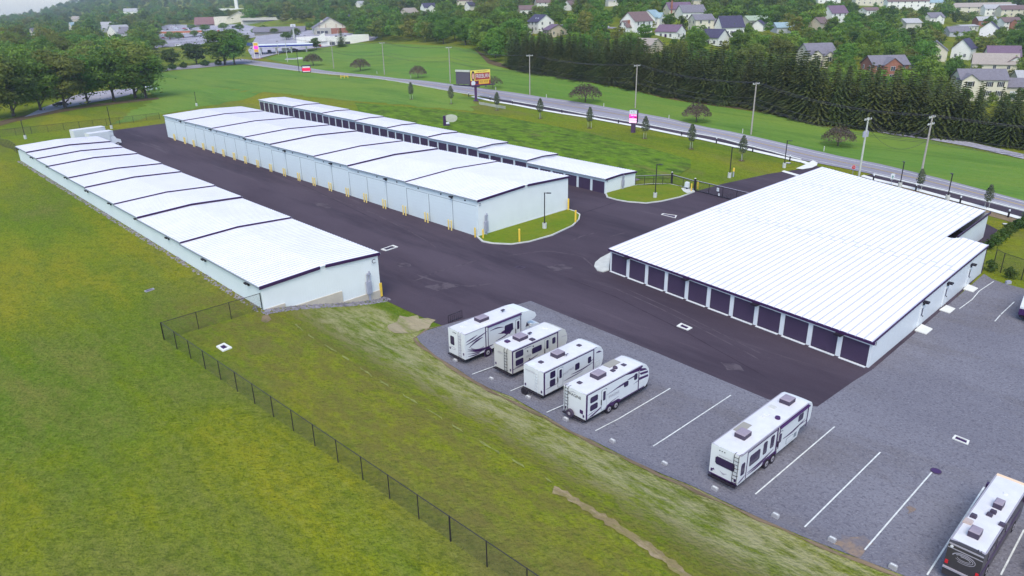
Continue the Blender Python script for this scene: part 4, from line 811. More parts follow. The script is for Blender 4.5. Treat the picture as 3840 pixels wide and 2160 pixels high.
rvdoor(r, 5.6, 6.2, .7, 2.35, -w / 2); awning(r, 5.6, 10.2, w, z - .05); side(r, "hatch", rpoly(7.0, 8.1, .7, 1.2, .05), -w / 2, 'joint', .012); side(r, "hatch", rpoly(7.05, 8.05, .74, 1.16, .05), -w / 2 - .012, 'rv_white', .01); side(r, "hatch", rpoly(8.25, 8.7, .75, 1.15, .04), -w / 2 - .002, 'joint', .012)
for sw in ((1.3, 1.0, 5.0, 1.25, .18, .12), (1.3, .85, 4.0, .95, .12, .1), (6.4, 1.5, 9.9, 1.75, .16, .15), (.05, .7, 1.0, .95, .14, .02), (8.0, 1.55, 10.2, 1.5, .1, -.05)): side(r, "side_graphic", swoosh(*sw), -w / 2, 'decal', .012)
acbox(r, 2.35, .05, z + .04, 1.0, .82, .34); acbox(r, 9.1, .1, z + .04, 1.0, .85, .34); ventbox(r, 6.3, .35, z + .05, .45); ventbox(r, 7.6, .55, z + .04, .6, 'rv_cream', .06); b = MB(); b.tube((6.35, -.55, z), (6.35, -.55, z + .2), .22, .2, 8); b.build("roof_vent", 'decal', r)
for k in range(2): ventbox(r, 5.8, .25 + .18 * k, z + .05, .14)
b = MB(); b.box(2.6, 4.1, .3, 1.0, z + .05, z + .08); b.build("solar_panel", 'solar', r)
b = MB(); b.box(L - .07, L - .01, -w / 2 + .05, w / 2 - .05, 1.5, 2.3); b.build("front_cap", 'joint', r); b = MB(); b.tube((L - 1.3, 0, 1.2), (L - 1.3, 0, .75), .09); b.box(L - 2.3, L - 2.2, -.9, -.8, 0, .7); b.box(L - 2.3, L - 2.2, .8, .9, 0, .7); b.build("landing_gear", 'black', r)

# 6: motor coach at the corner of the lot, built to the size it has beside the bay lines
w, L, z = 1.86, 9.35, 2.72
A6 = np.array(G(3692, 2091, z)); r = rv_base("large dark motor coach with white roof and swirl pattern on its rear", A6, w, "motorhome", name="motor_coach")
body(r, [(0, .3), (0, z), (L - .3, z), (L, z - .25), (L + .05, 1.1), (L, .3)], w, mat("coach_dark_paint", (.05, .045, .05), .3), .03)
roof_sheet(r, .3, L - .25, w, z, .03, 'rv_roof'); b = MB(); b.box(L - .3, L - .05, -w / 2 + .02, w / 2 - .02, z + .0, z + .06); b.build("front_cap", mat("peach_cap", (.75, .55, .38), .5), r); b = MB(); b.prism([(.3, -w / 2 + .02, z + .03), (.3, w / 2 - .02, z + .03), (-.02, w / 2 - .02, z - .05), (-.02, -w / 2 + .02, z - .05)], [(.3, -w / 2 + .02, z - .1), (.3, w / 2 - .02, z - .1), (-.02, w / 2 - .02, z - .15), (-.02, -w / 2 + .02, z - .15)]); b.build("rear_cap", 'decal_grey', r)
for k, (rx, ry, th, mm) in enumerate(((.62, .34, .06, 'decal_grey'), (.5, .24, .05, 'decal_grey'), (.36, .15, .05, 'decal_grey'))):
    b = MB(); c0 = 1.9; n = 20; a0 = .5 * k
    for i in range(n):
        a, a2 = a0 + 5.2 * i / n, a0 + 5.2 * (i + 1) / n; t_ = th * (1 - i / n * .7)
        b.prism([(-.012, rx * math.cos(a), c0 + ry * math.sin(a)), (-.012, rx * math.cos(a2), c0 + ry * math.sin(a2)), (-.012, (rx - t_) * math.cos(a2), c0 + (ry - t_) * math.sin(a2)), (-.012, (rx - t_) * math.cos(a), c0 + (ry - t_) * math.sin(a))], [(0, rx * math.cos(a), c0 + ry * math.sin(a)), (0, rx * math.cos(a2), c0 + ry * math.sin(a2)), (0, (rx - t_) * math.cos(a2), c0 + (ry - t_) * math.sin(a2)), (0, (rx - t_) * math.cos(a), c0 + (ry - t_) * math.sin(a))])
    b.build("rear_graphic", mm, r)
rearp(r, "rear_graphic", [(w / 2, 2.3), (-w / 2, 2.3), (-w / 2, 2.36), (w / 2, 2.36)], 'decal_grey', .01); b = MB(); b.tube((-.03, w / 2 - .2, z - .27), (0, w / 2 - .2, z - .27), .09, .09, 10); b.build("round_lamp", 'vent', r)
for s in (-1, 1): b = MB(); b.box(-.04, 0, s * (w / 2 - .2), s * (w / 2 - .04), 1.15, 1.4); b.build("tail_light", 'red', r)
b = MB(); b.box(-.12, 0, -w / 2, w / 2, .85, .95); b.build("bumper", 'decal_grey', r)
side(r, "side_graphic", [(0, 1.3), (L - 1, 1.5), (L - 1, 1.2), (0, .9)], -w / 2, 'decal', .012)
for x in (1.2, 2.9, 4.8): win(r, x, x + 1.2, 1.55, 2.3, -w / 2)
for x in (2.0, 7.6): wheel(r, x, -w / 2 + .1, .4); wheel(r, x, w / 2 - .1, .4)
for s in (-1, 1): b = MB(); b.box(L - .9, L - .6, s * (w / 2 + .02), s * (w / 2 + .3), 1.9, 2.2); b.build("mirror", 'decal', r)
acbox(r, 1.55, .05, z + .03, .8, .6, .36); acbox(r, 5.5, -.15, z + .03, .75, .5, .34); ventbox(r, 4.6, -.1, z + .03, .36, 'ac', .2); ventbox(r, 4.15, -.02, z + .03, .34, 'ac', .2); ventbox(r, 3.3, .62, z + .03, .36, 'ac', .22); ventbox(r, 2.55, .7, z + .03, .5, mat("tan_skylight", (.45, .36, .33), .4), .16); ventbox(r, 3.7, -.82, z + .03, .36, 'ac', .16); b = MB(); b.tube((7.2, -.1, z + .02), (7.2, -.1, z + .1), .16, .12, 12); b.build("aerial", 'vent', r)
b = MB(); [b.path([(.1, -.55 - .16 * k, z), (.1, -.55 - .16 * k, z + .2), (.3, -.55 - .16 * k, z + .03)], .012) for k in (0, 1)]; b.build("ladder", 'black', r)

# 7: trailer nose at the right edge of the lot
w, L, z = 2.4, 7.0, 2.9; e7 = G(3808, 1200); n7 = e7 - HDU * w / 2 - HDU * .1; r7 = n7 + HDV * L
r = thing("travel_trailer", "white travel trailer with dark lower nose at the right edge of the lot", "travel trailer", (r7[0], r7[1], .06), HD + math.pi)
body(r, [(0, .6), (0, z), (L - .9, z), (L - .4, z - .3), (L, 1.55), (L, 1.35), (L - .1, 1.3), (L - .15, .75), (L - .4, .6)], w)
roof_sheet(r, .05, L - 1.0, w, z); chassis(r, L, w); hitch(r, L); b = MB(); b.box(L - .2, L + .03, -w / 2 - .01, w / 2 + .01, .65, 1.3); b.build("rock_guard", 'decal', r)
for x in (3.0, 3.9): wheel(r, x, -w / 2 + .1); wheel(r, x, w / 2 - .1)
# 8: cars at the bottom right corner
def car(name, label, cat, loc, rz, paint, kind='saloon', group=None, s=1.0):
    r = thing(name, label, cat, loc, rz, group); r.scale = (s,) * 3
    if kind == 'saloon': pr = [(0, .35), (0, .85), (.15, .95), (.9, 1.0), (1.5, 1.42), (2.9, 1.45), (3.7, .98), (4.5, .86), (4.65, .6), (4.6, .35)]; gl = [(1.05, 1.02), (1.55, 1.36), (2.85, 1.39), (3.5, 1.0)]; L = 4.6; wx = (.85, 3.75); ww = .88
    elif kind == 'suv': pr = [(0, .4), (0, 1.1), (.15, 1.68), (.4, 1.76), (2.9, 1.76), (3.6, 1.15), (4.6, 1.0), (4.75, .7), (4.7, .4)]; gl = [(.25, 1.15), (.4, 1.62), (2.8, 1.66), (3.4, 1.16)]; L = 4.7; wx = (.9, 3.8); ww = .93
    elif kind == 'van': pr = [(0, .4), (0, 2.2), (.15, 2.35), (4.0, 2.35), (4.7, 1.4), (5.3, 1.2), (5.4, .4)]; gl = [(3.4, 1.45), (3.4, 2.1), (4.0, 2.15), (4.5, 1.45)]; L = 5.4; wx = (1.0, 4.4); ww = .98
    else: pr = [(0, .5), (0, 1.15), (2.0, 1.15), (2.05, 1.8), (3.3, 1.8), (3.9, 1.2), (5.2, 1.1), (5.35, .5)]; gl = [(2.15, 1.2), (2.15, 1.72), (3.25, 1.72), (3.7, 1.22)]; L = 5.3; wx = (1.0, 4.3); ww = .95
    b = MB(); n = len(pr); Lp = [(x, -ww + (.12 if z_ > 1.2 else 0), z_) for x, z_ in pr]; Rp = [(x, ww - (.12 if z_ > 1.2 else 0), z_) for x, z_ in pr]; b.prism(Lp, Rp); b.build("body", paint, r)
    b = MB(); b.xz(gl, -ww + .03, -ww + .0); b.xz(gl, ww - .03, ww); g0, g1 = pr[-4 if kind != 'van' else -3], None
    b.build("side_windows", 'glass', r)
    mx = max(z_ for _, z_ in pr); fr = [p for p in pr if abs(p[1] - mx) < .08][-1]; nx = pr[pr.index(fr) + 1]
    b = MB(); b.quad((fr[0] + .03, -ww + .2, fr[1] + .01), (fr[0] + .03, ww - .2, fr[1] + .01), (nx[0] + .02, ww - .1, nx[1] + .03), (nx[0] + .02, -ww + .1, nx[1] + .03)); b.build("windscreen", 'glass', r)
    for x in wx:
        for sgn in (-1, 1): wheel(r, x, sgn * (ww - .1), .34, .22)
    for sgn in (-1, 1):
        b = MB(); b.box(-.03, .02, sgn * (ww - .3), sgn * (ww - .05), .75, .95); b.build("tail_light", 'red', r)
    return r
M['tan_paint'] = mat("tan_paint", (.55, .4, .2), .35); M['cream_paint'] = mat("cream_paint", (.7, .66, .5), .35); M['silver'] = mat("silver_paint", (.5, .51, .54), .3, metal=.4); M['dark_paint'] = mat("dark_paint", (.04, .04, .05), .3); M['red_paint'] = mat("red_paint", (.35, .03, .03), .3); M['white_paint'] = mat("white_car_paint", (.75, .76, .78), .3); M['blue_paint'] = mat("blue_paint", (.04, .07, .2), .3)
p = G(3795, 2150, 1.5); q = p + np.array([.1, .1]); car("parked_car", "tan car roof just inside the bottom edge beside the coach", "car", (q[0] - .2, q[1] - 2.6, .06), HD, 'tan_paint', 'suv', s=.75)
p = G(3836, 2115, .8); car("parked_truck", "cream pickup with red tail light cut off by the photo's right edge", "pickup", (p[0] + .9, p[1] - .6, .06), HD, 'cream_paint', 'pickup', s=.78)

# white box trucks behind the far end of the set-in building
def boxtruck(label, loc, rz, L=6.5):
    r = thing("box_truck", label, "box truck", loc, rz, "white box trucks behind the long building"); b = MB(); b.box(0, L, -1.2, 1.2, 1.0, 3.6); b.box(L, L + .9, -1.1, 1.1, 2.5, 3.55); b.build("cargo_box", 'rv_white', r)
    b = MB(); b.box(0, L + .9, -1.2, 1.2, 3.6, 3.66); b.build("roof", 'rv_roof', r); b = MB(); b.xz([(L + .1, .6), (L + .1, 2.4), (L + 1.0, 2.4), (L + 1.5, 1.6), (L + 2.3, 1.4), (L + 2.4, .6)], -1.05, 1.05); c = b.build("cab", 'white_paint', r)
    b = MB(); b.quad((L + 1.03, -.9, 2.38), (L + 1.03, .9, 2.38), (L + 1.5, .95, 1.62), (L + 1.5, -.95, 1.62)); b.build("windscreen", 'glass', c); b = MB(); b.box(.2, L, -.5, .5, .6, 1.0); b.build("chassis", 'black', r)
    for x in (1.3, L + 1.5):
        for s in (-1, 1): wheel(r, x, s * 1.0, .42, .3)
    return r
p = G(268, 494, 3.3); boxtruck("white box truck with stepped roof, farther one beyond the end of the long building", (p[0], p[1], TZ(*p)), ang(CV) + .12)
p = G(318, 519, 2.6); boxtruck("white box truck parked against the far end of the long building", (p[0] + .4, p[1] + .5, TZ(*p)), ang(CV) + .12, 4.6)
# ------------------------------------------------------------------ site furniture
def chainlink():
    m = bpy.data.materials.new("chain_link"); m.use_nodes = True; n = m.node_tree.nodes; l = m.node_tree.links; b = n["Principled BSDF"]; b.inputs["Base Color"].default_value = (.05, .047, .05, 1); b.inputs["Roughness"].default_value = .6
    tc = n.new("ShaderNodeTexCoord"); sx = n.new("ShaderNodeSeparateXYZ"); l.new(tc.outputs["UV"], sx.inputs[0]); res = []
    for op in ('ADD', 'SUBTRACT'):
        a = n.new("ShaderNodeMath"); a.operation = op; l.new(sx.outputs[0], a.inputs[0]); l.new(sx.outputs[1], a.inputs[1])
        d = n.new("ShaderNodeMath"); d.operation = 'MULTIPLY'; d.inputs[1].default_value = 1 / .1; l.new(a.outputs[0], d.inputs[0])
        f = n.new("ShaderNodeMath"); f.operation = 'FRACT'; l.new(d.outputs[0], f.inputs[0]); g = n.new("ShaderNodeMath"); g.operation = 'LESS_THAN'; g.inputs[1].default_value = .1; l.new(f.outputs[0], g.inputs[0]); res.append(g)
    mx = n.new("ShaderNodeMath"); mx.operation = 'MAXIMUM'; l.new(res[0].outputs[0], mx.inputs[0]); l.new(res[1].outputs[0], mx.inputs[1]); l.new(mx.outputs[0], b.inputs["Alpha"]); return m
M['chain'] = chainlink()
def fence(label, pts, h=1.85, step=3.05, mid=False, posts=None, name="chain_link_fence", pr=.035):
    """posts, rails and wire mesh along a polyline of ground points"""
    root = thing(name, label, "fence", (0, 0, 0), 0); P = [np.array(p) for p in pts]
    mb = MB(); uv = []; rb = MB(); d = 0; L = 0
    for a, c in zip(P, P[1:]):
        k = max(1, round(np.linalg.norm(c - a) / step)); seg = [a + (c - a) * i / k for i in range(k + 1)]
        for i, p in enumerate(seg):
            if i == k and not np.allclose(c, P[-1]): continue
            z = TZ(*p); b = MB(); b.tube((*p, z - .1), (*p, z + h + .03), pr * (1.5 if i in (0, k) else 1.1)); b.build("post", 'black', root)
        for p, q in zip(seg, seg[1:]):
            z0, z1 = TZ(*p), TZ(*q); w = np.linalg.norm(q - p)
            mb.quad((*p, z0 + .03), (*q, z1 + .03), (*q, z1 + h), (*p, z0 + h)); uv += [(L, 0), (L + w, 0), (L + w, h), (L, h)]; L += w
            rb.tube((*p, z0 + h), (*q, z1 + h), pr * .9, n=5)
            if mid: rb.tube((*p, z0 + h * .55), (*q, z1 + h * .55), pr * .6, n=5); rb.tube((*p, z0 + .05), (*q, z1 + .05), pr * .6, n=5)
    o = mb.build("wire_mesh", 'chain', root); u = o.data.uv_layers.new(name="UVMap"); u.data.foreach_set("uv", [v for t in uv for v in t]); rb.build("rail", 'black', root); return root
F0 = G(616, 1275)
fence("black chain link fence running across the grass from the corner to the bottom edge", [F0] + [F0 + (G(1690, 2030) - F0) * t for t in (1.0, 1.6)])
fence("short black chain link fence from the set-in building's corner to the grass corner post", [F0, CN + CU * .2 + CV * -.1], mid=False)
fence("black chain link fence on the far lawn behind the lamp posts", PX([(-60, 522), (120, 502), (300, 482), (450, 466), (600, 447)]), 1.9, 4.0)
fence("dark chain link fence from the left edge to the long building's far corner", PX([(-40, 520), (0, 542), (64, 574)]), 1.9, 3.0)
fence("black chain link fence behind the shrubs at the right edge", PX([(3722, 1008), (3751, 1023), (3829, 1051), (3900, 1075)]), 2.6, 12, name="metal_fence")
# gate and its side panels
def panel_run(name, label, pts, h, nbay, frame=.07, cat="fence", rail='pale'):
    root = thing(name, label, cat, (0, 0, 0)); a, c = [np.array(p) for p in pts]; za, zc = TZ(*a), TZ(*c); b = MB(); t = (c - a) / np.linalg.norm(c - a); n = np.array([-t[1], t[0]]) * frame / 2
    def beam(z0, z1, m): b.prism([(*(a - n), za + z1), (*(c - n), zc + z1), (*(c + n), zc + z1), (*(a + n), za + z1)], [(*(a - n), za + z0), (*(c - n), zc + z0), (*(c + n), zc + z0), (*(a + n), za + z0)], m)
    beam(h - .12, h, 0); beam(.08, .2, 0); f = b.build("frame", 'black', root)
    for i in range(nbay + 1): p = a + (c - a) * i / nbay; z = TZ(*p); q = MB(); q.box(p[0] - .04, p[0] + .04, p[1] - .04, p[1] + .04, z + .1, z + h); q.build("upright", 'black', root)
    mb = MB(); mb.quad((*a, za + .15), (*c, zc + .15), (*c, zc + h - .1), (*a, za + h - .1)); L = np.linalg.norm(c - a); o = mb.build("wire_mesh", 'chain', root); u = o.data.uv_layers.new(name="UVMap"); u.data.foreach_set("uv", [0, 0, L, 0, L, h, 0, h])
    q = MB(); q.prism([(*(a - n), za + h + .03), (*(c - n), zc + h + .03), (*(c + n), zc + h + .03), (*(a + n), za + h + .03)], [(*(a - n), za + h + .002), (*(c - n), zc + h + .002), (*(c + n), zc + h + .002), (*(a + n), za + h + .002)]); q.build("top_rail", 'rib' if rail == 'pale' else 'black', root)
    return root
g0, g1, g2 = G(2518, 692), G(2604, 717), G(2815, 768)
gt = panel_run("sliding_gate", "wide dark sliding vehicle gate across the driveway with two white notices", (g1 + (.2, 0), g2), 1.95, 4, .1, "gate")
panel_run("gate_side_panel", "dark mesh fence panel between the two thick gate posts", (g0, g1), 1.9, 2, .1)
panel_run("mesh_fence", "dark mesh fence from the low building's corner to the gate post", (AN + AV * 8.5, g0), 1.9, 4, .06)
for p, nm in ((g0, "left"), (g1, "right")):
    z = TZ(*p); b = MB(); b.box(p[0] - .16, p[0] + .16, p[1] - .16, p[1] + .16, z, z + 2.35); o = b.build("gate_post", 'black'); tag(o, "thick dark gate post " + ("at the end of the mesh fence" if nm == "left" else "beside the yellow bollard and white gate motor"), "post", "thick gate posts")
    q = MB(); q.prism([(p[0] - .1, p[1] - .1, z + 2.43), (p[0] + .1, p[1] - .1, z + 2.43), (p[0] + .1, p[1] + .1, z + 2.43), (p[0] - .1, p[1] + .1, z + 2.43)], [(p[0] - .16, p[1] - .16, z + 2.35), (p[0] + .16, p[1] - .16, z + 2.35), (p[0] + .16, p[1] + .16, z + 2.35), (p[0] - .16, p[1] + .16, z + 2.35)]); q.build("cap", 'vent', o)
gd = (g2 - g1) / np.linalg.norm(g2 - g1); gn = np.array([gd[1], -gd[0]]);  gn = gn if gn[1] < 0 else -gn
for f, zz, w, h in ((.43, 1.35, .5, .62), (.455, .5, .35, .42)):
    p = g1 + (g2 - g1) * f + gn * .09; z = TZ(*p); b = MB(); a, c = p - gd * w / 2, p + gd * w / 2; b.prism([(*a, z + zz + h / 2), (*c, z + zz + h / 2), (*c, z + zz - h / 2), (*a, z + zz - h / 2)], [(*(a + gn * .02), z + zz + h / 2), (*(c + gn * .02), z + zz + h / 2), (*(c + gn * .02), z + zz - h / 2), (*(a + gn * .02), z + zz - h / 2)]); b.build("notice", 'white', gt)
    b = MB(); k = p + gn * .025; b.prism([(*(k - gd * .1), z + zz + .12), (*(k + gd * .08), z + zz + .12), (*(k + gd * .08), z + zz + .02), (*(k - gd * .1), z + zz + .02)], [(*(k - gd * .1 + gn * .01), z + zz + .12), (*(k + gd * .08 + gn * .01), z + zz + .12), (*(k + gd * .08 + gn * .01), z + zz + .02), (*(k - gd * .1 + gn * .01), z + zz + .02)]); b.build("notice_print", 'decal_grey', gt)
p = G3(2575, 712); r = thing("gate_motor", "white gate motor cabinet on a concrete pad inside the gate", "gate motor", (p.x, p.y, p.z + .18), ang(gd)); b = MB(); b.prism([(-.34, -.22, 1.25), (.34, -.22, 1.25), (.34, .26, 1.3), (-.34, .26, 1.3)], [(-.38, -.26, .35), (.38, -.26, .35), (.38, .3, .35), (-.38, .3, .35)]); b.build("housing", 'white', r); b = MB(); b.box(-.1, .1, -.1, .1, 0, .36); b.build("stand", 'black', r)

def bollard(label, p, h, r_, m, group, cat="bollard", name="bollard"):
    z = TZ(*p); b = MB(); b.tube((0, 0, -.1), (0, 0, h), r_, r_, 12); b.tube((0, 0, h), (0, 0, h + r_ * .45), r_, r_ * .75, 12); b.tube((0, 0, h + r_ * .45), (0, 0, h + r_ * .6), r_ * .75, r_ * .3, 12)
    o = b.build(name, m); o.location = (p[0], p[1], z); return tag(o, label, cat, group)
proto = None
for j, x in enumerate(jamb[:-1]):
    for side_, dx in (("near", -.34), ("far", .34)):
        p = DN + DU * (x + dx) - DV * .75; z = floor_at(DB, DF, x - .1)
        lab = f"yellow bollard, {side_} one of the {nth(j)} pair from the tall building's near corner"
        if proto is None: proto = bollard(lab, p, 1.55, .115, 'pale_yellow', "yellow bollard pairs between the bay doors")
        else:
            o = proto.copy(); col.objects.link(o); o["label"] = lab; o.location = (p[0], p[1], 0)
            if side_ == "x": pass
        (proto if j == 0 and side_ == "near" else o).location = (p[0], p[1], TZ(*p))
for lab, px in (("yellow bollard at the tall building's corner beside the last white door", (1782, 890)), ("yellow bollard at the corner of the grass island beside the grey meter box", (1812, 896)), ("tall yellow bollard at the near edge of the lawn island", (1948, 909)), ("tall yellow bollard at the far wall corner of the lawn island", (2131, 790)), ("tall yellow bollard on the rounded kerb end of the lawn island", (2158, 836)), ("yellow bollard beside the white gate motor", (2592, 719)), ("yellow post outside the gate, seen through its mesh", (2616, 708))):
    bollard(lab, G(*px), 2.0 if "tall y" in lab else 1.45, .15 if "tall y" in lab else .12, 'yellow', "single yellow bollards")
# lamp posts on concrete drums
def lamp(label, base, top, az, drum=1.0):
    P = G(*base); h = HT(*top, P) if top else 5.7; h = min(6.4, max(4.6, h)); r = thing("lamp_post", label, "lamp post", (P[0], P[1], TZ(*P)), az, "black lamp posts on concrete drums")
    b = MB(); b.tube((0, 0, -.1), (0, 0, drum), .34, .33, 18); b.build("concrete_drum", 'concrete', r)
    b = MB(); b.box(-.16, .16, -.16, .16, drum, drum + .06); b.box(-.075, .075, -.075, .075, drum, h); b.build("pole", 'black', r)
    b = MB(); b.box(0, .35, -.04, .04, h - .12, h - .04); b.prism([(.3, -.18, h - .02), (1.0, -.2, h - .04), (1.0, .2, h - .04), (.3, .18, h - .02)], [(.3, -.15, h - .14), (1.0, -.18, h - .12), (1.0, .18, h - .12), (.3, .15, h - .14)]); l_ = b.build("lamp_head", 'black', r)
    b = MB(); b.quad((.4, -.12, h - .145), (.95, -.14, h - .125), (.95, .14, h - .125), (.4, .12, h - .145)); b.build("lens", 'vent', l_); return r
LA = ang(-DU) + .5
for lab, b_, t_, az in (("black lamp post on the grass island at the tall building's end", (2042, 859), (2042, 722), -.1), ("black lamp post on the lawn island inside the gate", (2456, 743), (2461, 615), -.1), ("black lamp post on the lawn beyond the driveway", (2735, 666), (2739, 552), -.1), ("black lamp post by the driveway corner and pavement", (2940, 629), (2946, 526), -.1), ("black lamp post behind the wide roof, nearer the stop sign", (3373, 704), (3381, 607), 1.2), ("black lamp post behind the wide roof, nearer its far corner", (3551, 752), (3562, 652), 1.2),
                        ("lamp post on the far lawn between the two long buildings", (419, 483), (412, 400), 2.0), ("lamp post on the far lawn near the left edge", (96, 521), (89, 451), 2.0), ("lamp post mostly hidden behind the tall building's far roof corner", (738, 398), (734, 361), 2.0)): lamp(lab, b_, t_, az)
# light bollards along the pavement
pr = None
for j, px in enumerate([(1758, 363), (1838, 377), (1922, 391), (2013, 410), (2107, 425), (2319, 464), (2434, 486), (2556, 510), (2686, 538), (2822, 570), (2961, 605), (3274, 680), (3433, 717), (3599, 764), (3780, 816)]):
    p = G3(*px); lab = f"black light bollard with white top, {nth(j)} from the left along the pavement"
    if pr is None:
        pr = thing("light_bollard", lab, "light bollard", p, 0, "light bollards along the roadside pavement"); b = MB(); b.tube((0, 0, -.1), (0, 0, 1.05), .14, .14, 12); b.build("post", 'black', pr); b = MB(); b.tube((0, 0, 1.05), (0, 0, 1.25), .12, .12, 12, 0); b.tube((0, 0, 1.25), (0, 0, 1.32), .15, .1, 12, 0); b.build("lamp_cap", 'white', pr)
    else: dup(pr, p, label=lab)
pr = None
for j, px in enumerate([(1414, 277), (1541, 294), (1859, 339), (2049, 367), (2264, 402), (2508, 447), (2784, 501), (3089, 568)]):
    p = G3(*px); lab = f"thin white marker post, {nth(j)} from the left on the road's far verge"
    if pr is None: b = MB(); b.box(-.09, .09, -.05, .05, 0, 1.15, 0); b.box(-.092, .092, -.052, .052, .85, 1.0, 1); pr = tag(b.build("marker_post", ['pole_pale', 'decal_grey']), lab, "marker post", "white marker posts on the far verge"); pr.location = p
    else: o = pr.copy(); col.objects.link(o); o.location = p; o["label"] = lab
# wheel stops: short concrete blocks with two holes
pr = None
for j, px in enumerate([(1707, 1359), (1842, 1428), (1980, 1498), (2121, 1580), (2296, 1662), (2491, 1747), (2679, 1841), (2907, 1942), (3119, 2032), (3347, 2134)]):
    p = G3(*px); lab = f"short concrete wheel stop, {nth(j)} along the gravel edge from the motorhome"
    if pr is None:
        b = MB(); b.xz([(-.3, 0), (-.3, .3), (-.22, .38), (.22, .38), (.3, .3), (.3, 0)], -.16, .16, 0)
        for s in (-.12, .12): b.tube((s, -.165, .17), (s, -.16, .17), .055, .055, 8, 1)
        b.box(-.22, .22, -.05, .05, .38, .385, 2); pr = tag(b.build("wheel_stop", [mat('block_concrete', (.36, .36, .38), .9, .15, 3), 'decal_grey', 'paint_white']), lab, "wheel stop", "concrete wheel stops along the gravel edge"); pr.location = p + Vector((0, 0, .05)); pr.rotation_euler = (0, 0, HD - math.pi / 2); pr.scale = (.8, .8, .8)
    else: o = pr.copy(); col.objects.link(o); o.location = p + Vector((0, 0, .05)); o["label"] = lab
# drains
def inlet(label, q4, frame=.22, m='pale_concrete', name="storm_drain", off=.05):
    P = PX(q4); c = sum(P) / 4; z = max(TZ(*p) for p in P) + off; b = MB(); inn = [p + (c - p) / np.linalg.norm(c - p) * frame * 1.5 for p in P]
    r = thing(name, label, "drain", (c[0], c[1], z)); lo = lambda p, dz: (p[0] - c[0], p[1] - c[1], dz)
    for i in range(4):
        j = (i + 1) % 4; b.prism([lo(P[i], .07), lo(P[j], .07), lo(inn[j], .07), lo(inn[i], .07)], [lo(P[i], -.3), lo(P[j], -.3), lo(inn[j], -.3), lo(inn[i], -.3)])
    b.build("frame", m, r); b = MB(); b.prism([lo(p, -.02) for p in inn], [lo(p, -.06) for p in inn]); g_ = b.build("grate", 'black', r)
    b = MB()
    for k in range(1, 6): a_, c_ = inn[0] + (inn[1] - inn[0]) * k / 6, inn[3] + (inn[2] - inn[3]) * k / 6; b.tube(lo(a_, .0), lo(c_, .0), .035, n=4)
    b.build("bars", 'decal', g_); return r
inlet("white framed drain in the asphalt between the two long buildings", [(1428, 937), (1474, 921), (1493, 928), (1446, 943)])
inlet("white framed drain in the asphalt near the wide roof's left edge", [(2479, 806), (2486, 802), (2539, 810), (2533, 819)], .16)
inlet("white framed drain in the asphalt in front of the dark doors", [(2537, 1225), (2554, 1214), (2596, 1232), (2579, 1241)])
inlet("pale framed drain in the grey gravel", [(3569, 1648), (3580, 1635), (3635, 1657), (3629, 1672)], .12, off=.07)
inlet("square white framed drain in the fenced grass", [(811, 1302), (841, 1289), (871, 1306), (836, 1320)], .26)
inlet("flush grey grate in the asphalt at the yard's centre", [(1930, 1004), (1946, 998), (1972, 1004), (1954, 1011)], .1, 'ac', off=.0)
inlet("flat grey slab sunk in the left grass field", [(541, 1093), (575, 1082), (580, 1086), (548, 1097)], .1, 'decal_grey', name="ground_slab", off=.03)
def manhole(label, px, r_=.38, m='decal', off=.09): p = G3(*px); b = MB(); b.tube((0, 0, -.1), (0, 0, .02), r_, r_, 20, 1); b.tube((0, 0, .02), (0, 0, .03), r_ * .85, r_ * .85, 20, 0); o = b.build("manhole_cover", [m, 'ac']); o.location = p + Vector((0, 0, off)); tag(o, label, "manhole cover")
manhole("round dark manhole cover in the gravel beside a white line", (3509, 1770)); manhole("round manhole cover in the asphalt along the white doors", (973, 629), .5, 'ac', .04)
manhole("pale utility cover in the lawn at the pavement corner", (3772, 841), .5, 'concrete', .04); manhole("pale utility cover in the lawn beside the driveway lamp post", (2956, 612), .55, 'concrete', .08)

# ------------------------------------------------------------------ signs
def post_sign(name, label, px, h, build_face):
    p = G3(*px); r = thing(name, label, "sign", p, 0); b = MB(); b.tube((0, 0, 0), (0, 0, h), .04); b.build("post", 'grey_box', r); build_face(r, h); return r
def stopface(r, h):
    n = Vector((-.35, -.94, 0)); rt = Vector((.94, -.35, 0)); b = MB()
    for rad, o, m in ((.42, .06, 0), (.38, .075, 1)):
        t = [Vector((0, 0, h)) + rt * rad * math.cos(R(22.5 + 45 * k)) + Vector((0, 0, 1)) * rad * math.sin(R(22.5 + 45 * k)) + n * o for k in range(8)]; b.prism(t, [v - n * .014 for v in t], m)
    f = b.build("sign_face", ['white', 'red'], r); text("lettering", "STOP", .34, r, 'white', Vector((0, 0, h)) + n * .08, rt, (0, 0, 1), .004)
post_sign("stop_sign", "red STOP sign on a thin post at the driveway mouth", (3196, 660), 1.75, stopface)
def wface(r, h): b = MB(); b.box(-.35, .35, -.08, -.05, h - .95, h + .1); b.build("sign_face", 'white', r); b = MB(); b.box(-.2, .2, -.085, -.082, h - .55, h - .4); b.box(-.06, .06, -.085, -.082, h - .8, h - .15); b.build("sign_print", mat("teal_print", (.1, .3, .28), .5), r)
post_sign("road_sign", "small white roadside sign behind the wide roof", (3341, 695), 2.1, wface)
p = G3(2744, 667); r = thing("hydrant_marker", "yellow-topped marker beside the lamp post beyond the driveway", "marker", p + Vector((.5, .8, 0))); b = MB(); b.box(-.12, .12, -.12, .12, 0, 1.1); b.build("stem", 'grey_box', r); b = MB(); b.tube((0, 0, 1.1), (0, 0, 1.75), .22, .2, 10); b.build("cap", 'yellow', r)
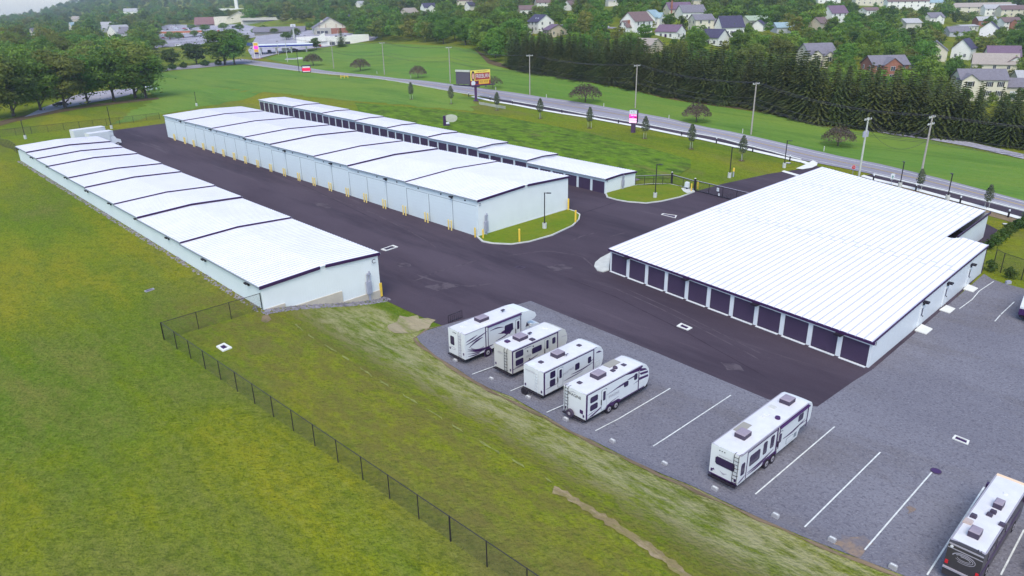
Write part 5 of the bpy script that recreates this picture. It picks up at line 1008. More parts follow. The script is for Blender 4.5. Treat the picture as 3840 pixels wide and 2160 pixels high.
# tall pink-lit sign
p = G(2374, 497); h0 = HT(2374, 460, p); h1 = HT(2378, 412, p); rz = R(-28); r = thing("pylon_sign", "tall dark pylon sign with glowing pink panels beside the pavement", "sign", (p[0], p[1], TZ(*p)), rz)
b = MB(); b.box(-.48, .48, -.35, .35, 0, h0 + .05); b.build("column", mat("plum_column", (.07, .035, .085), .5), r)
b = MB(); b.box(-.95, .95, -.55, .55, h0, h1); cbn = b.build("cabinet", 'fascia', r)
M['pink'] = emit(mat("pink_lit_panel", (.9, .05, .35), .4), (1, .03, .32), .75); M['pink_pale'] = emit(mat("pale_pink_lit_panel", (.9, .5, .75), .4), (1, .5, .75), .35)
hh = h1 - h0
for f0, f1, mm in ((.68, .99, 'white'), (.55, .66, 'pink'), (.37, .53, 'pink'), (.23, .36, 'pink_pale'), (.01, .21, 'pink_pale')):
    b = MB(); b.box(-.93, .93, -.57, -.55, h0 + hh * f0, h0 + hh * f1); b.build("sign_panel", mm, r)
b = MB(); b.box(-.6, .1, -.585, -.57, h0 + hh * .57, h0 + hh * .64); b.box(.25, .85, -.585, -.57, h0 + hh * .57, h0 + hh * .64); b.build("lit_words", 'pink_pale', r)
b = MB(); b.box(-.9, -.3, -.585, -.57, h0 + hh * .38, h0 + hh * .44); b.box(.3, .9, -.585, -.57, h0 + hh * .39, h0 + hh * .48); b.build("dark_words", 'fascia', r)
b = MB(); b.box(-.15, .35, -.585, -.57, h0 + hh * .84, h0 + hh * .9); b.box(-.6, -.4, -.585, -.57, h0 + hh * .75, h0 + hh * .9); b.box(-.15, .7, -.585, -.57, h0 + hh * .75, h0 + hh * .77); b.build("printed_words", 'decal_grey', r)
# red roadside board
p = G(1150, 272); r = thing("roadside_board", "low red sign board with dark cap beside the road, left of the billboard", "sign", (p[0], p[1], TZ(*p)), R(15)); b = MB(); b.box(-2.0, 2.0, -.35, .35, 0, .35); b.box(-2.0, -1.7, -.3, .3, 0, 3.3); b.box(-2.0, 2.0, -.35, .35, 2.9, 3.3); b.box(1.75, 2.0, -.3, .3, 0, 3.3); b.build("frame", 'fascia', r); b = MB(); b.box(-1.7, 1.75, -.3, -.2, .75, 2.1); b.build("sign_panel", emit(mat("red_lit_panel", (.85, .01, .06), .4), (1, .0, .06), .55), r); b = MB(); b.box(-1.7, 1.75, -.3, -.2, 2.15, 2.9); b.box(-1.7, 1.75, -.3, -.2, .35, .7); b.build("sign_header", 'white', r)
# billboard: two faces in a V on one post
p = G(1785, 379); z = TZ(*p); r = thing("billboard", "large V-shaped billboard with yellow and red advertisement on one plum post", "billboard", (p[0], p[1], z)); H0 = HT(1785, 320, p); H1 = HT(1800, 264, p)
b = MB(); b.tube((0, 0, -.2), (0, 0, H0 - .1), .4, .4, 14); b.box(-.8, .8, -.8, .8, -.1, .25); b.build("post", mat("plum_post", (.075, .03, .1), .5), r)
def yy(px, py, hz): q = G(px, py) ; return q
fr = R(32); rt = Vector((math.cos(fr), math.sin(fr), 0)); up = Vector((0, 0, 1)); nrm = Vector((math.sin(fr), -math.cos(fr), 0)); W = 7.2; O = Vector((-1.5, .2, 0))
def facebox(b, x0, x1, z0, z1, o0, o1, m=0): t = [O + rt * x + nrm * o + up * zz for o in (o1, o0) for x, zz in ((x0, z0), (x1, z0), (x1, z1), (x0, z1))]; b.prism(t[:4], t[4:], m)
HB = H1 - H0; zc = lambda f: H0 + HB * f
b = MB(); facebox(b, -.05, W + .05, H0 - .08, H1 + .05, -.35, 0); fa = b.build("front_face", 'fascia', r)
M['ad_yellow'] = mat("advert_yellow", (.8, .66, .12), .5); M['ad_red'] = mat("advert_red", (.33, .035, .03), .5); M['ad_orange'] = mat("advert_orange", (.75, .45, .05), .5); M['skin'] = mat("advert_skin", (.62, .33, .26), .6)
b = MB(); facebox(b, 0, W, zc(.3), zc(1), 0, .02); b.build("advert_ground", 'ad_yellow', fa)
b = MB(); facebox(b, 0, W, zc(0), zc(.3), 0, .02); b.build("advert_ground", 'ad_red', fa)
b = MB(); facebox(b, 1.7, W - .2, zc(.34), zc(.8), .02, .035); b.build("advert_panel", 'ad_red', fa); b = MB(); facebox(b, 3.0, W - .5, zc(.04), zc(.28), .02, .035); b.build("advert_panel", 'ad_orange', fa)
pt3 = lambda x, f: O + rt * x + up * zc(f)
text("lettering", "CAR ACCIDENT?", .55, fa, 'black', pt3(4.3, .9), rt, up, .05); text("lettering", "FREEBURN", 1.75, fa, 'white', pt3(4.4, .57), rt, up, .05, .62); text("lettering", "777-7777", .95, fa, 'black', pt3(4.85, .16), rt, up, .05, .85)
def disc(cx, f, rx, rz_, o, m, nm):
    c = pt3(cx, f); t = [c + rt * rx * math.cos(a) + up * rz_ * math.sin(a) + nrm * o for a in np.arange(0, 6.28, .35)]; b = MB(); b.prism(t, [v - nrm * .01 for v in t]); b.build(nm, m, fa)
disc(.95, .62, .62, 1.5, .04, 'black', "portrait_hair"); disc(.95, .6, .45, .95, .055, 'skin', "portrait_face"); disc(.95, .12, .75, .8, .03, 'white', "portrait_shirt"); b = MB(); facebox(b, 1.75, 2.8, zc(.06), zc(.24), .02, .03); b.build("advert_panel", 'decal', fa)
# back panel of the other face, seen from behind
fr2 = R(152); rt2 = Vector((math.cos(fr2), math.sin(fr2), 0)); n2 = Vector((-math.sin(fr2), math.cos(fr2), 0)) * -1; O2 = Vector((-1.6, .6, 0)); b = MB(); gb = MB()
P2 = lambda x, zz, o=0: O2 + rt2 * x + up * zz + n2 * o
t = [P2(0, H0 + .2), P2(5.2, H0 + .2), P2(5.2, H1), P2(0, H1)]; b.prism(t, [v - n2 * .12 for v in t]); k2 = b.build("rear_face", mat("billboard_back", (.085, .075, .105), .7), r)
b = MB(); t = [P2(-.1, H1 - .5, .15), P2(5.3, H1 - .5, .15), P2(5.3, H1 + .1, .15), P2(-.1, H1 + .1, .15)]; b.prism(t, [v - n2 * .4 for v in t]); b.build("top_band", 'pole_pale', k2)
b = MB(); [b.tube(P2(x, H0 - .1, .3), P2(x, H1, .3), .13) for x in (.6, 2.6, 4.6)]; b.tube(P2(0, H0 + .5, .3), P2(5.2, H0 + .5, .3), .12); b.build("steel_frame", 'fascia', r)
b = MB(); b.tube(Vector((-1.4, .3, H0 - .15)), O + rt * (W + 1.4) + up * (H0 - .15) + nrm * .6, .16); b.tube(Vector((0, 0, H0 - .3)), P2(6.6, H0 - .15, .5), .16); b.box(-1.2, 1.2, -.6, .6, H0 - .45, H0 - .1); t = [P2(0, H0 - .1, .35), P2(6.2, H0 - .1, .35), P2(6.2, H0 - .1, 1.0), P2(0, H0 - .1, 1.0)]; b.prism(t, [v - up * .1 for v in t]); b.build("catwalk", 'fascia', r)
for x in (2.2, 4.6): b = MB(); q = O + rt * x + up * (H0 - .1) + nrm * .2; b.tube(q, q + nrm * 1.3 - up * .25, .05); b.box(*sorted((q.x + nrm.x * 1.3 - .3, q.x + nrm.x * 1.3 + .3)), *sorted((q.y + nrm.y * 1.3 - .2, q.y + nrm.y * 1.3 + .2)), q.z - .45, q.z - .2); b.build("flood_light", 'ac', r)
# drain riser with pale round dish on the weed bank, culvert headwall, yellow barrier
p = G3(1668, 472); r = thing("dark_stand", "dark square stand with a small white box behind the low building", "utility stand", p); b = MB(); b.box(-.35, .35, -.3, .3, 0, 2.6); b.build("column", 'fascia', r); b = MB(); b.box(.4, 1.2, -.3, .3, .5, .9); b.build("small_box", 'white', r); b = MB(); b.box(.35, 1.3, -.35, .35, 0, .5); b.build("plinth", 'fascia', r)
p = G3(1692, 458); r = thing("round_dish", "large pale round dish leaning on the weedy bank behind the low building", "dish", p, .2); b = MB()
t = [(1.7 * math.cos(a), -.2 + .35 * math.sin(a), 1.15 + (.75 if math.sin(a) > 0 else 1.15) * math.sin(a)) for a in np.arange(0, 6.28, .3)]; b.prism(t, [(x, y + .25, z_ + .1) for x, y, z_ in t]); b.build("dish", mat("pale_dish", (.33, .35, .27), .7, .12, 2), r); b = MB(); b.tube((0, .2, 0), (0, 0, 1.0), .12); b.build("leg", 'fascia', r)
P = [G3(1796, 391), G3(1840, 399), G3(1896, 409)]; r = thing("culvert_headwall", "low concrete culvert headwall set in the lawn below the billboard", "headwall", P[1]); b = MB()
for a, c in zip(P, P[1:]): a2, c2 = a - P[1], c - P[1]; b.prism([(a2.x, a2.y, a2.z + .75), (c2.x, c2.y, c2.z + .75), (c2.x, c2.y + .35, c2.z + .75), (a2.x, a2.y + .35, a2.z + .75)], [(a2.x, a2.y, a2.z - .3), (c2.x, c2.y, c2.z - .3), (c2.x, c2.y + .35, c2.z - .3), (a2.x, a2.y + .35, a2.z - .3)])
b.build("wall", mat("old_concrete", (.34, .35, .29), .9, .15, 1), r)
p = G3(1292, 294); r = thing("yellow_barrier", "low yellow barrier of three posts on the far lawn by the road", "barrier", p, -.2)
for x in (-1.6, 0, 1.6): b = MB(); b.tube((x, 0, 0), (x, 0, 1.3), .14); b.build("post", 'yellow', r)
b = MB(); b.box(-1.6, 1.6, -.05, .05, .8, 1.0); b.build("rail", 'yellow', r)
p = G3(1100, 222); r = thing("covered_pit", "dark open pit with a pale slab in the roadside grass", "pit", p, .2); b = MB(); b.box(-4, 2, -3, 3, .05, .5); b.build("dark_lining", 'decal', r); b = MB(); b.box(2, 5, -3, 3, .05, .7); b.box(-4.3, 5.3, -3.3, -2.9, 0, .5); b.build("slab", 'concrete', r)
p = G3(3780, 1064); r = tag(MB().box(-.3, .3, -.15, .15, 0, .35).box(-.2, .2, -.1, .1, .35, .42).build("utility_box", 'grey_box'), "small grey-green box at the gravel edge by the shrubs", "utility box"); r.location = p
# small rail barrier behind the motorhome
p = G3(1682, 1213); r = thing("rail_barrier", "low dark rail barrier at the asphalt edge behind the motorhome", "barrier", p, ang(V)); b = MB(); [b.tube((x, 0, 0), (x, 0, .95), .03) for x in np.arange(0, 2.0, .28)]; b.tube((0, 0, .95), (1.96, 0, .95), .03); b.tube((0, 0, .15), (1.96, 0, .15), .03); b.build("rail", 'black', r)

# ------------------------------------------------------------------ utility poles and wires
POLES = []
def upole(label, base, top, arms=1, m='wood', transformer=False, hmax=14.5):
    P = G(*base); h = min(hmax, max(7, HT(*top, P))); z = TZ(*P); T = HT(*top, P)
    r = thing("utility_pole", label, "utility pole", (P[0], P[1], z), 0); b = MB(); b.tube((0, 0, -.3), (0, 0, h), .2, .14, 10); b.build("pole", m, r)
    az = ang(fr_[30] - fr_[20]) + math.pi / 2; c, s = math.cos(az), math.sin(az)
    for k in range(arms): zz = h - .35 - 1.3 * k; b = MB(); w = 1.25; b.prism([(-w * c - .07 * s, -w * s + .07 * c, zz + .08), (w * c - .07 * s, w * s + .07 * c, zz + .08), (w * c + .07 * s, w * s - .07 * c, zz + .08), (-w * c + .07 * s, -w * s - .07 * c, zz + .08)], [(-w * c - .07 * s, -w * s + .07 * c, zz - .08), (w * c - .07 * s, w * s + .07 * c, zz - .08), (w * c + .07 * s, w * s - .07 * c, zz - .08), (-w * c + .07 * s, -w * s - .07 * c, zz - .08)]); a = b.build("crossarm", 'pole_pale', r); q = MB(); [q.tube((t * c, t * s, zz + .08), (t * c, t * s, zz + .3), .06) for t in (-1.1, -.5, .5, 1.1)]; q.build("insulators", 'vent', a)
    if transformer:
        for sgn in (-1, 1): b = MB(); b.tube((sgn * .5 * c, sgn * .5 * s, h - 3.6), (sgn * .5 * c, sgn * .5 * s, h - 2.6), .28, .28, 12); b.tube((sgn * .5 * c, sgn * .5 * s, h - 2.6), (sgn * .5 * c, sgn * .5 * s, h - 2.35), .1, .06, 8); b.build("transformer", 'grey_box', r)
    POLES.append((Vector((P[0], P[1], z)), h, c, s)); return r
upole("leaning pale utility pole by the fuel station verge", (1079, 233), (1066, 138), 0, 'pole_pale')
upole("utility pole behind the leftmost dark round tree's verge, right of the red board", (1252, 257), (1244, 153))
upole("utility pole between two dark-leaved roadside trees", (1442, 280), (1438, 158))
upole("utility pole just left of the billboard", (1689, 311), (1685, 175))
upole("utility pole between the billboard and the pink sign", (1987, 356), (1989, 205))
upole("utility pole rising behind the pink pylon sign", (2382, 406), (2387, 242))
upole("utility pole right of the last roadside sapling pair", (2816, 505), (2829, 309))
upole("utility pole with two transformers behind the wide roof", (3219, 670), (3244, 440), 1, 'pole_pale', True)
upole("utility pole with double crossarms across the road from the wide roof", (3453, 660), (3485, 432), 2, 'wood')
b = MB(); p = G3(1122, 272); b.tube((0, 0, 0), (0, 0, 10.5), .16, .12, 8); o = b.build("dark_pole", 'black'); o.location = p; tag(o, "slim dark pole on the near verge left of the red board", "pole")
def wires(label, a, c, offs, sag, name="power_line", r_=.035):
    p = POLES[a] if isinstance(a, int) else a; q = POLES[c] if isinstance(c, int) else c; root = thing(name, label, "power line", p[0], 0, "overhead lines along the road")
    for (o0, z0), (o1, z1) in offs:
        A_ = Vector((p[2] * o0, p[3] * o0, p[1] + z0)); C_ = q[0] - p[0] + Vector((q[2] * o1, q[3] * o1, q[1] + z1)); n = 14; b = MB()
        b.path([A_.lerp(C_, i / n) - Vector((0, 0, sag * 4 * (i / n) * (1 - i / n))) for i in range(n + 1)], r_, 4); b.build("cable", 'wire', root)
    return root
std = [((-1.1, 0), (-1.1, 0)), ((1.1, 0), (1.1, 0)), ((0, .05), (0, .05)), ((0, -3.6), (0, -3.6)), ((0, -4.8), (0, -4.8)), ((0, -5.1), (0, -5.1))]
seq = [0, 1, 2, 3, 4, 5, 6, 8]; nm = ["from the leaning pole to the second pole", "from the second to the third pole", "between the dark-leaved trees and the billboard", "past the billboard", "from the billboard to the pink sign", "right of the pink sign", "over the wide roof's far road"]
for k in range(len(seq) - 1): wires("overhead cables " + nm[k], seq[k], seq[k + 1], std, 1.2 if k < 6 else 1.6)
e = (Vector((118, 100, 0)), 12.5, POLES[8][2], POLES[8][3]); wires("overhead cables leaving toward the right edge", 8, e, std, 1.2)
wires("drooping cables between the transformer pole and the double-armed pole", 7, 8, [((-1, 0), (-1, -1.6)), ((1, 0), (1, -1.6)), ((.3, 0), (.3, -1.7)), ((0, -1.5), (0, -4.5))], 3.0)
# ------------------------------------------------------------------ houses
def hm(name, c, **k):
    if name not in M: M[name] = mat(name, c, **k)
    return name
hm('w_white', (.74, .73, .68), rough=.7, var=.04, scale=.5); hm('w_cream', (.62, .58, .46), rough=.7, var=.04, scale=.5); hm('w_tan', (.48, .42, .33), rough=.7, var=.06, scale=.5); hm('w_grey', (.42, .44, .46), rough=.7, var=.05, scale=.5); hm('w_beige', (.52, .5, .42), rough=.7, var=.05, scale=.5)
hm('r_grey', (.17, .16, .19), rough=.9, var=.15, scale=1.2); hm('r_dark', (.06, .055, .1), rough=.85, var=.2, scale=1.2); hm('r_brown', (.16, .11, .11), rough=.9, var=.15, scale=1.2); hm('r_pale', (.36, .36, .37), rough=.9, var=.12, scale=1.2); hm('r_purple', (.15, .1, .15), rough=.9, var=.15, scale=1.2); hm('r_teal', (.25, .34, .38), rough=.8, var=.12, scale=1.2); hm('r_tan', (.32, .28, .25), rough=.9, var=.1, scale=1.2); hm('r_red', (.3, .06, .07), rough=.8, var=.15, scale=1.0)
HOUSES = []
def hwin(root, x, y, z, w, h, face, shut=False):
    """a window on a wall: face is 'x-' (gable end), 'y-' or 'y+' (long side)"""
    b = MB(); f = .06
    if face == 'x-': b.box(x - .06, x, y - w / 2 - f, y + w / 2 + f, z - f, z + h + f, 0); b.box(x - .08, x - .055, y - w / 2, y + w / 2, z, z + h, 1); b.box(x - .09, x - .07, y - .03, y + .03, z, z + h, 0)
    else:
        s = -1 if face == 'y-' else 1; a, c = sorted((y, y + s * .06)); b.box(x - w / 2 - f, x + w / 2 + f, a, c, z - f, z + h + f, 0); a, c = sorted((y + s * .055, y + s * .08)); b.box(x - w / 2, x + w / 2, a, c, z, z + h, 1); a, c = sorted((y + s * .07, y + s * .09)); b.box(x - .03, x + .03, a, c, z, z + h, 0)
        if shut: a, c = sorted((y, y + s * .05)); b.box(x - w / 2 - .5, x - w / 2 - .1, a, c, z - f, z + h + f, 2); b.box(x + w / 2 + .1, x + w / 2 + .5, a, c, z - f, z + h + f, 2)
    return b.build("window", ['trim', 'window', 'black'], root)
def gable(wb, rb, x0, x1, y0, y1, h, rise, along='x', ov=.4, zb=-2.5):
    """gabled block: walls into wb, roof slabs into rb"""
    t = .16
    if along == 'x':
        ym = (y0 + y1) / 2; wb.yz([(y0, zb), (y0, h), (ym, h + rise), (y1, h), (y1, zb)], x0, x1)
        s = rise / (ym - y0)
        for a, c in ((y0 - ov, ym), (y1 + ov, ym)): za = h - s * ov; rb.prism([(x0 - ov, a, za + t), (x1 + ov, a, za + t), (x1 + ov, c, h + rise + t), (x0 - ov, c, h + rise + t)], [(x0 - ov, a, za), (x1 + ov, a, za), (x1 + ov, c, h + rise), (x0 - ov, c, h + rise)])
    else:
        xm = (x0 + x1) / 2; wb.xz([(x0, zb), (x0, h), (xm, h + rise), (x1, h), (x1, zb)], y0, y1); s = rise / (xm - x0)
        for a, c in ((x0 - ov, xm), (x1 + ov, xm)): za = h - s * ov; rb.prism([(a, y0 - ov, za + t), (a, y1 + ov, za + t), (c, y1 + ov, h + rise + t), (c, y0 - ov, h + rise + t)], [(a, y0 - ov, za), (a, y1 + ov, za), (c, y1 + ov, h + rise), (c, y0 - ov, h + rise)])
def house(label, nick, px, py, az, L, Wd, h, rise, wall, roof, box=None, st=2, wing=None, front=None, chim=None, door=True, nw=3, shut=False, skylight=False, garage=False, detail=2, name="house", gablewall=None):
    p = G(px, py); r_ = math.hypot(*p); root = thing(name, label, "house", (p[0], p[1], TZ(*p)), R(az), "houses on the hillside beyond the trees")
    tc = np.array([-p[0], -p[1]]); ny = np.array([-math.sin(R(az)), math.cos(R(az))]); s = 1 if ny @ tc > 0 else -1; f = 'y+' if s > 0 else 'y-'; yf = s * Wd / 2
    wb, rb = MB(), MB(); gable(wb, rb, 0, L, -Wd / 2, Wd / 2, h, rise)
    if wing: wl_, ww_, wh_, side_ = wing; x0 = L if side_ == 'end' else L * .3; gable(wb, rb, L, L + wl_, -ww_ / 2 * 1.0, ww_ / 2 * .9, wh_, rise * .8) if side_ == 'end' else gable(wb, rb, -wl_, 0, -ww_ / 2, ww_ / 2, wh_, rise * .7)
    wo = wb.build("wall", wall, root); ro = rb.build("roof", roof, root)
    if front:        # a cross gable on the visible long side: (x, width, projection, height, wall)
        for fx, fw, fp, fh, fwall in front:
            wb, rb = MB(), MB(); ys = sorted((yf * .2, yf + s * fp)); gable(wb, rb, fx - fw / 2, fx + fw / 2, ys[0], ys[1], fh, fw * .36, 'y', .3); wo2 = wb.build("front_gable", fwall, root); rb.build("gable_roof", roof, wo2)
            if detail > 1:
                hwin(root, fx, yf + s * fp, fh - 1.9, 1.5, 1.4, f, shut)
                if fh > 4.5: hwin(root, fx, yf + s * fp, .9, 1.5, 1.4, f, shut)
    if chim: b = MB(); cx, cy, ch = chim; b.box(cx - .45, cx + .45, cy - .35, cy + .35, -1, ch); b.box(cx - .5, cx + .5, cy - .4, cy + .4, ch, ch + .15); b.build("chimney", 'brick', root)
    if detail > 0:
        for lv in range(st):
            z = .95 + 2.75 * lv
            if z + 1.3 > h: continue
            for i in range(nw):
                x = L * (i + .6) / (nw + .2)
                if front and any(abs(x - fx) < fw / 2 + .8 for fx, fw, *_ in front): continue
                hwin(root, x, yf, z, 1.0, 1.35, f, shut)
            if detail > 1:
                for y in (-Wd * .24, Wd * .24): hwin(root, 0 if not (wing and wing[3] != 'end') else -wing[0], y * (1 if not (wing and wing[3] != 'end') else .6), z, .9, 1.3, 'x-')
    if door and detail > 1: b = MB(); a, c = sorted((yf, yf + s * .08)); b.box(L * .46, L * .46 + 1.0, a, c, 0, 2.1); b.build("door", 'decal', root)
    if garage:
        if wing and wing[3] == 'end': x0 = L + wing[0] / 2; yg = s * (wing[1] / 2 if s < 0 else wing[1] * .45)
        else: x0, yg = L * .8, yf
        b = MB(); a, c = sorted((yg, yg + s * .08)); b.box(x0 - 1.7, x0 + 1.7, a, c, -.1, 2.2); b.build("garage_door", 'white', root)
    if skylight: 
        for x in (L * .3, L * .5): b = MB(); zz = h + rise * .5; q = yf * .5; b.prism([(x - .4, q - .5, zz + .2 + (.5 if s < 0 else .5) * rise / (Wd / 2) * -1 * (-1 if s < 0 else 1) * -1 * 0), (x + .4, q - .5, zz + .2), (x + .4, q + .5, zz + .2), (x - .4, q + .5, zz + .2)], [(x - .4, q - .5, zz - .4), (x + .4, q - .5, zz - .4), (x + .4, q + .5, zz - .4), (x - .4, q + .5, zz - .4)]); b.build("skylight", 'white', ro)
    HOUSES.append((nick, px, py, r_, box, p + np.array([math.cos(R(az)), math.sin(R(az))]) * L / 2, max(L, Wd) * .62)); return root
W_, C_ = 'w_white', 'w_cream'
house("white gabled house with dark blue roof and skylights, left of the hillside lawns", "dark blue roofed gable house", 2048, 119, 118, 12, 10, 5.2, 3.4, W_, 'r_dark', (1976, 71, 2069, 116), skylight=True)
house("low tan house with pale purple roof beside the white skylight house", "low tan house", 2094, 136, 105, 10, 10, 3.0, 2.4, 'w_tan', 'r_purple', (2035, 93, 2114, 130), st=1, nw=2)
house("tall plain white gable house with brick chimney and plum bush at its foot", "tall plain white gable house", 2352, 128, 40, 12, 8.6, 5.6, 3.6, W_, 'r_brown', (2335, 48, 2410, 125), chim=(-.4, -1.0, 5.8), wing=(3.2, 4.5, 3.2, 'start'))
house("white house with twin pale teal gables behind the tall plain white house", "twin teal-roofed house", 2425, 102, 55, 9, 8, 4.6, 3.0, W_, 'r_teal', (2400, 48, 2462, 90), front=[(5.5, 6, 1.5, 4.2, W_)])
house("white ranch house with plum roof and triple window in its gable", "plum-roofed ranch house", 2553, 146, 135, 11, 7.5, 3.2, 2.6, W_, 'r_purple', (2475, 99, 2563, 142), st=1, nw=2)
house("two-storey cream house with grey roof and rows of triple windows", "cream two-storey house", 2592, 119, 12, 9.5, 8, 5.4, 2.3, C_, 'r_grey', (2591, 63, 2688, 113), wing=(5, 7, 3.6, 'end'), nw=2)
house("steep white gable house with long dark roof and many porch windows", "steep white gable house", 2690, 136, 18, 12, 7, 4.2, 4.6, W_, 'r_dark', (2671, 82, 2770, 134), st=1, nw=6)
house("white gable house with tall brick chimney high on the hillside", "brick chimney house", 2497, 64, 15, 14, 8, 4.2, 3.4, C_, 'r_purple', (2483, 26, 2560, 60), chim=(1.2, -3.8, 8.5), detail=1)
house("white gable house with wide dark grey roof high on the hillside", "wide dark grey roofed house", 2545, 72, 15, 14, 9, 3.6, 3.6, W_, 'r_grey', (2533, 38, 2640, 68), detail=1)
house("white house with two dark blue roofs just behind the spruces", "two dark blue roofs", 2712, 172, 128, 10, 8, 3.6, 3.2, W_, 'r_dark', (2641, 134, 2740, 162), wing=(5, 6, 3.0, 'end'), st=1)
house("low tan roofed house half hidden by the spruce tops", "low tan roofed house", 2462, 196, 130, 10, 8, 2.8, 2.4, 'w_tan', 'r_tan', (2412, 168, 2472, 186), st=1, detail=1)
house("pale green roofed bungalow among the hillside trees", "pale green bungalow", 2790, 98, 20, 14, 8, 3.0, 2.2, 'w_beige', hm('r_green', (.3, .36, .27), rough=.9, var=.1), (2722, 60, 2840, 92), st=1, detail=1)
house("white cottage at the right end of the pale green bungalow", "white cottage", 2838, 116, 60, 7, 6, 3.0, 2.2, W_, 'r_dark', (2828, 94, 2862, 116), st=1, detail=1)
house("cream house with broad grey hipped roof behind the spruces", "cream grey-roofed house", 3005, 246, 8, 11, 10, 4.6, 3.4, C_, 'r_grey', (2995, 179, 3104, 231), front=[(2.2, 4, 1.2, 4.4, C_), (7.5, 4, 1.2, 3.8, C_)], nw=2)
house("red brick house with grey roof and pale garage wing behind the spruces", "red brick house", 3242, 300, 2, 12.5, 9, 5.4, 2.7, 'brick', 'r_grey', (3232, 203, 3409, 292), front=[(6.2, 6.2, 1.4, 5.4, 'brick')], wing=(5, 7, 3.4, 'end'), nw=4, garage=True)
house("large cream colonial house with black shutters, porch and garage dormer", "cream colonial house", 3572, 362, -12, 13.5, 9, 5.8, 2.8, C_, 'r_grey', (3547, 250, 3748, 355), front=[(2.2, 4.6, 1.4, 5.8, C_)], wing=(6, 8, 3.6, 'end'), nw=4, shut=True, garage=True)
house("white gable house with dark roof in front of tall rounded trees", "small white gable house", 3500, 228, 62, 12, 9.5, 4.2, 3.6, C_, 'r_grey', (3493, 171, 3584, 222))
house("narrow white gable end with deep blue roof among the right-hand houses", "narrow white gable house", 3597, 222, 48, 12, 7.5, 4.6, 3.8, W_, 'r_dark', (3588, 173, 3650, 215))
house("house with long brown-grey roof behind the cream colonial house", "long brown-grey roofed house", 3640, 262, -28, 15, 9, 2.8, 3.6, C_, 'r_tan', (3625, 203, 3722, 252), st=1, detail=1)
house("house with dark purple roof next to the long brown-grey roof", "dark purple roofed house", 3690, 236, -20, 12, 9, 3.2, 3.8, C_, 'r_purple', (3670, 180, 3745, 232), st=1, detail=1)
house("white house with two arched garage doors near the right edge", "white garage house", 3800, 280, 70, 11, 9, 3.6, 3.0, W_, 'r_brown', (3741, 220, 3838, 276), st=1, front=[(4, 5, 1, 3, W_)])
house("pale roofed brick house cut by the right edge", "pale roofed brick house", 3795, 326, -15, 12, 8, 3.4, 2.2, 'w_tan', 'r_pale', (3789, 276, 3840, 315), st=1)
house("bright white gable house with purple roof upper right", "bright white gable house", 3702, 142, 55, 12, 9, 5.0, 3.8, W_, 'r_dark', (3679, 97, 3726, 138), detail=1)
house("white house with brick centre gable near the upper right corner", "brick-centred white house", 3742, 114, 10, 13, 8, 5.2, 2.6, W_, 'r_brown', (3737, 82, 3797, 112), front=[(6, 4, 1, 5.2, 'brick')], detail=1)
house("two-storey beige house with grey roof beside round trees", "beige two-storey house", 3375, 118, 10, 10, 9, 4.8, 2.2, 'w_beige', 'r_pale', (3368, 84, 3420, 112))
house("white house with mixed gables among maroon trees", "mixed gable white house", 3468, 86, 20, 13, 8, 3.6, 3.0, W_, 'r_grey', (3456, 56, 3547, 84), front=[(7, 5, 1, 3.4, W_)], detail=1)
house("tall white gable house with purple roof and low wing, upper centre-right", "tall white gable with purple roof", 3096, 86, 25, 13, 8, 5.5, 4.0, W_, 'r_purple', (3085, 34, 3156, 82), detail=1)
house("flat-fronted white house beside small dark conifers", "flat-fronted white house", 3232, 56, 15, 12, 9, 3.0, 2.0, W_, 'r_brown', (3215, 30, 3260, 52), st=1, detail=1)
house("brick and grey house among trees near the right edge", "brick and grey house", 3655, 96, -5, 12, 9, 3.4, 2.4, 'brick', 'r_pale', (3618, 70, 3680, 96), st=1, detail=1)
house("white carport building with flat pale roof near the right edge", "flat white carport", 3585, 118, 20, 14, 8, 3.0, .8, W_, 'r_pale', (3568, 92, 3640, 116), st=1, detail=1)
house("house with dull blue roof low among the hillside trees", "dull blue roofed house", 2900, 122, 5, 10, 8, 2.6, 2.2, 'w_grey', 'r_teal', (2895, 100, 2930, 120), st=1, detail=0)
house("tan house with brown roof seen between treetops", "tan house between treetops", 3052, 112, 40, 9, 7, 3.4, 2.8, 'w_tan', 'r_brown', (3044, 84, 3072, 110), st=1, detail=0)
house("grey roofed house almost buried in round trees", "buried grey roof", 3545, 134, 0, 12, 8, 2.4, 2.6, 'w_grey', 'r_grey', (3525, 112, 3570, 132), st=1, detail=0)
house("large white hilltop house with dormers, top centre", "white hilltop house", 2008, 34, 12, 15, 9, 5.0, 3.0, W_, 'r_brown', (2000, 4, 2056, 30), detail=1)
house("white house with brown roof left of the white hilltop house", "brown roofed hilltop house", 1945, 54, 15, 14, 9, 3.4, 3.0, W_, 'r_brown', (1940, 22, 1992, 50), st=1, detail=1)
house("white gable house right of the white hilltop house", "hilltop gable house", 2125, 40, 45, 9, 8, 3.8, 3.2, W_, 'r_brown', (2118, 22, 2150, 38), detail=0)
house("white long house at the very top edge right of centre", "white house at the top edge", 2275, 24, 8, 16, 9, 4, 2, W_, 'r_pale', (2268, 6, 2312, 22), st=1, detail=0)
house("cream house with teal roof near the top edge", "cream teal-roofed house", 2592, 24, 10, 11, 8, 4.6, 2.2, C_, 'r_teal', (2588, 4, 2625, 20), detail=0)
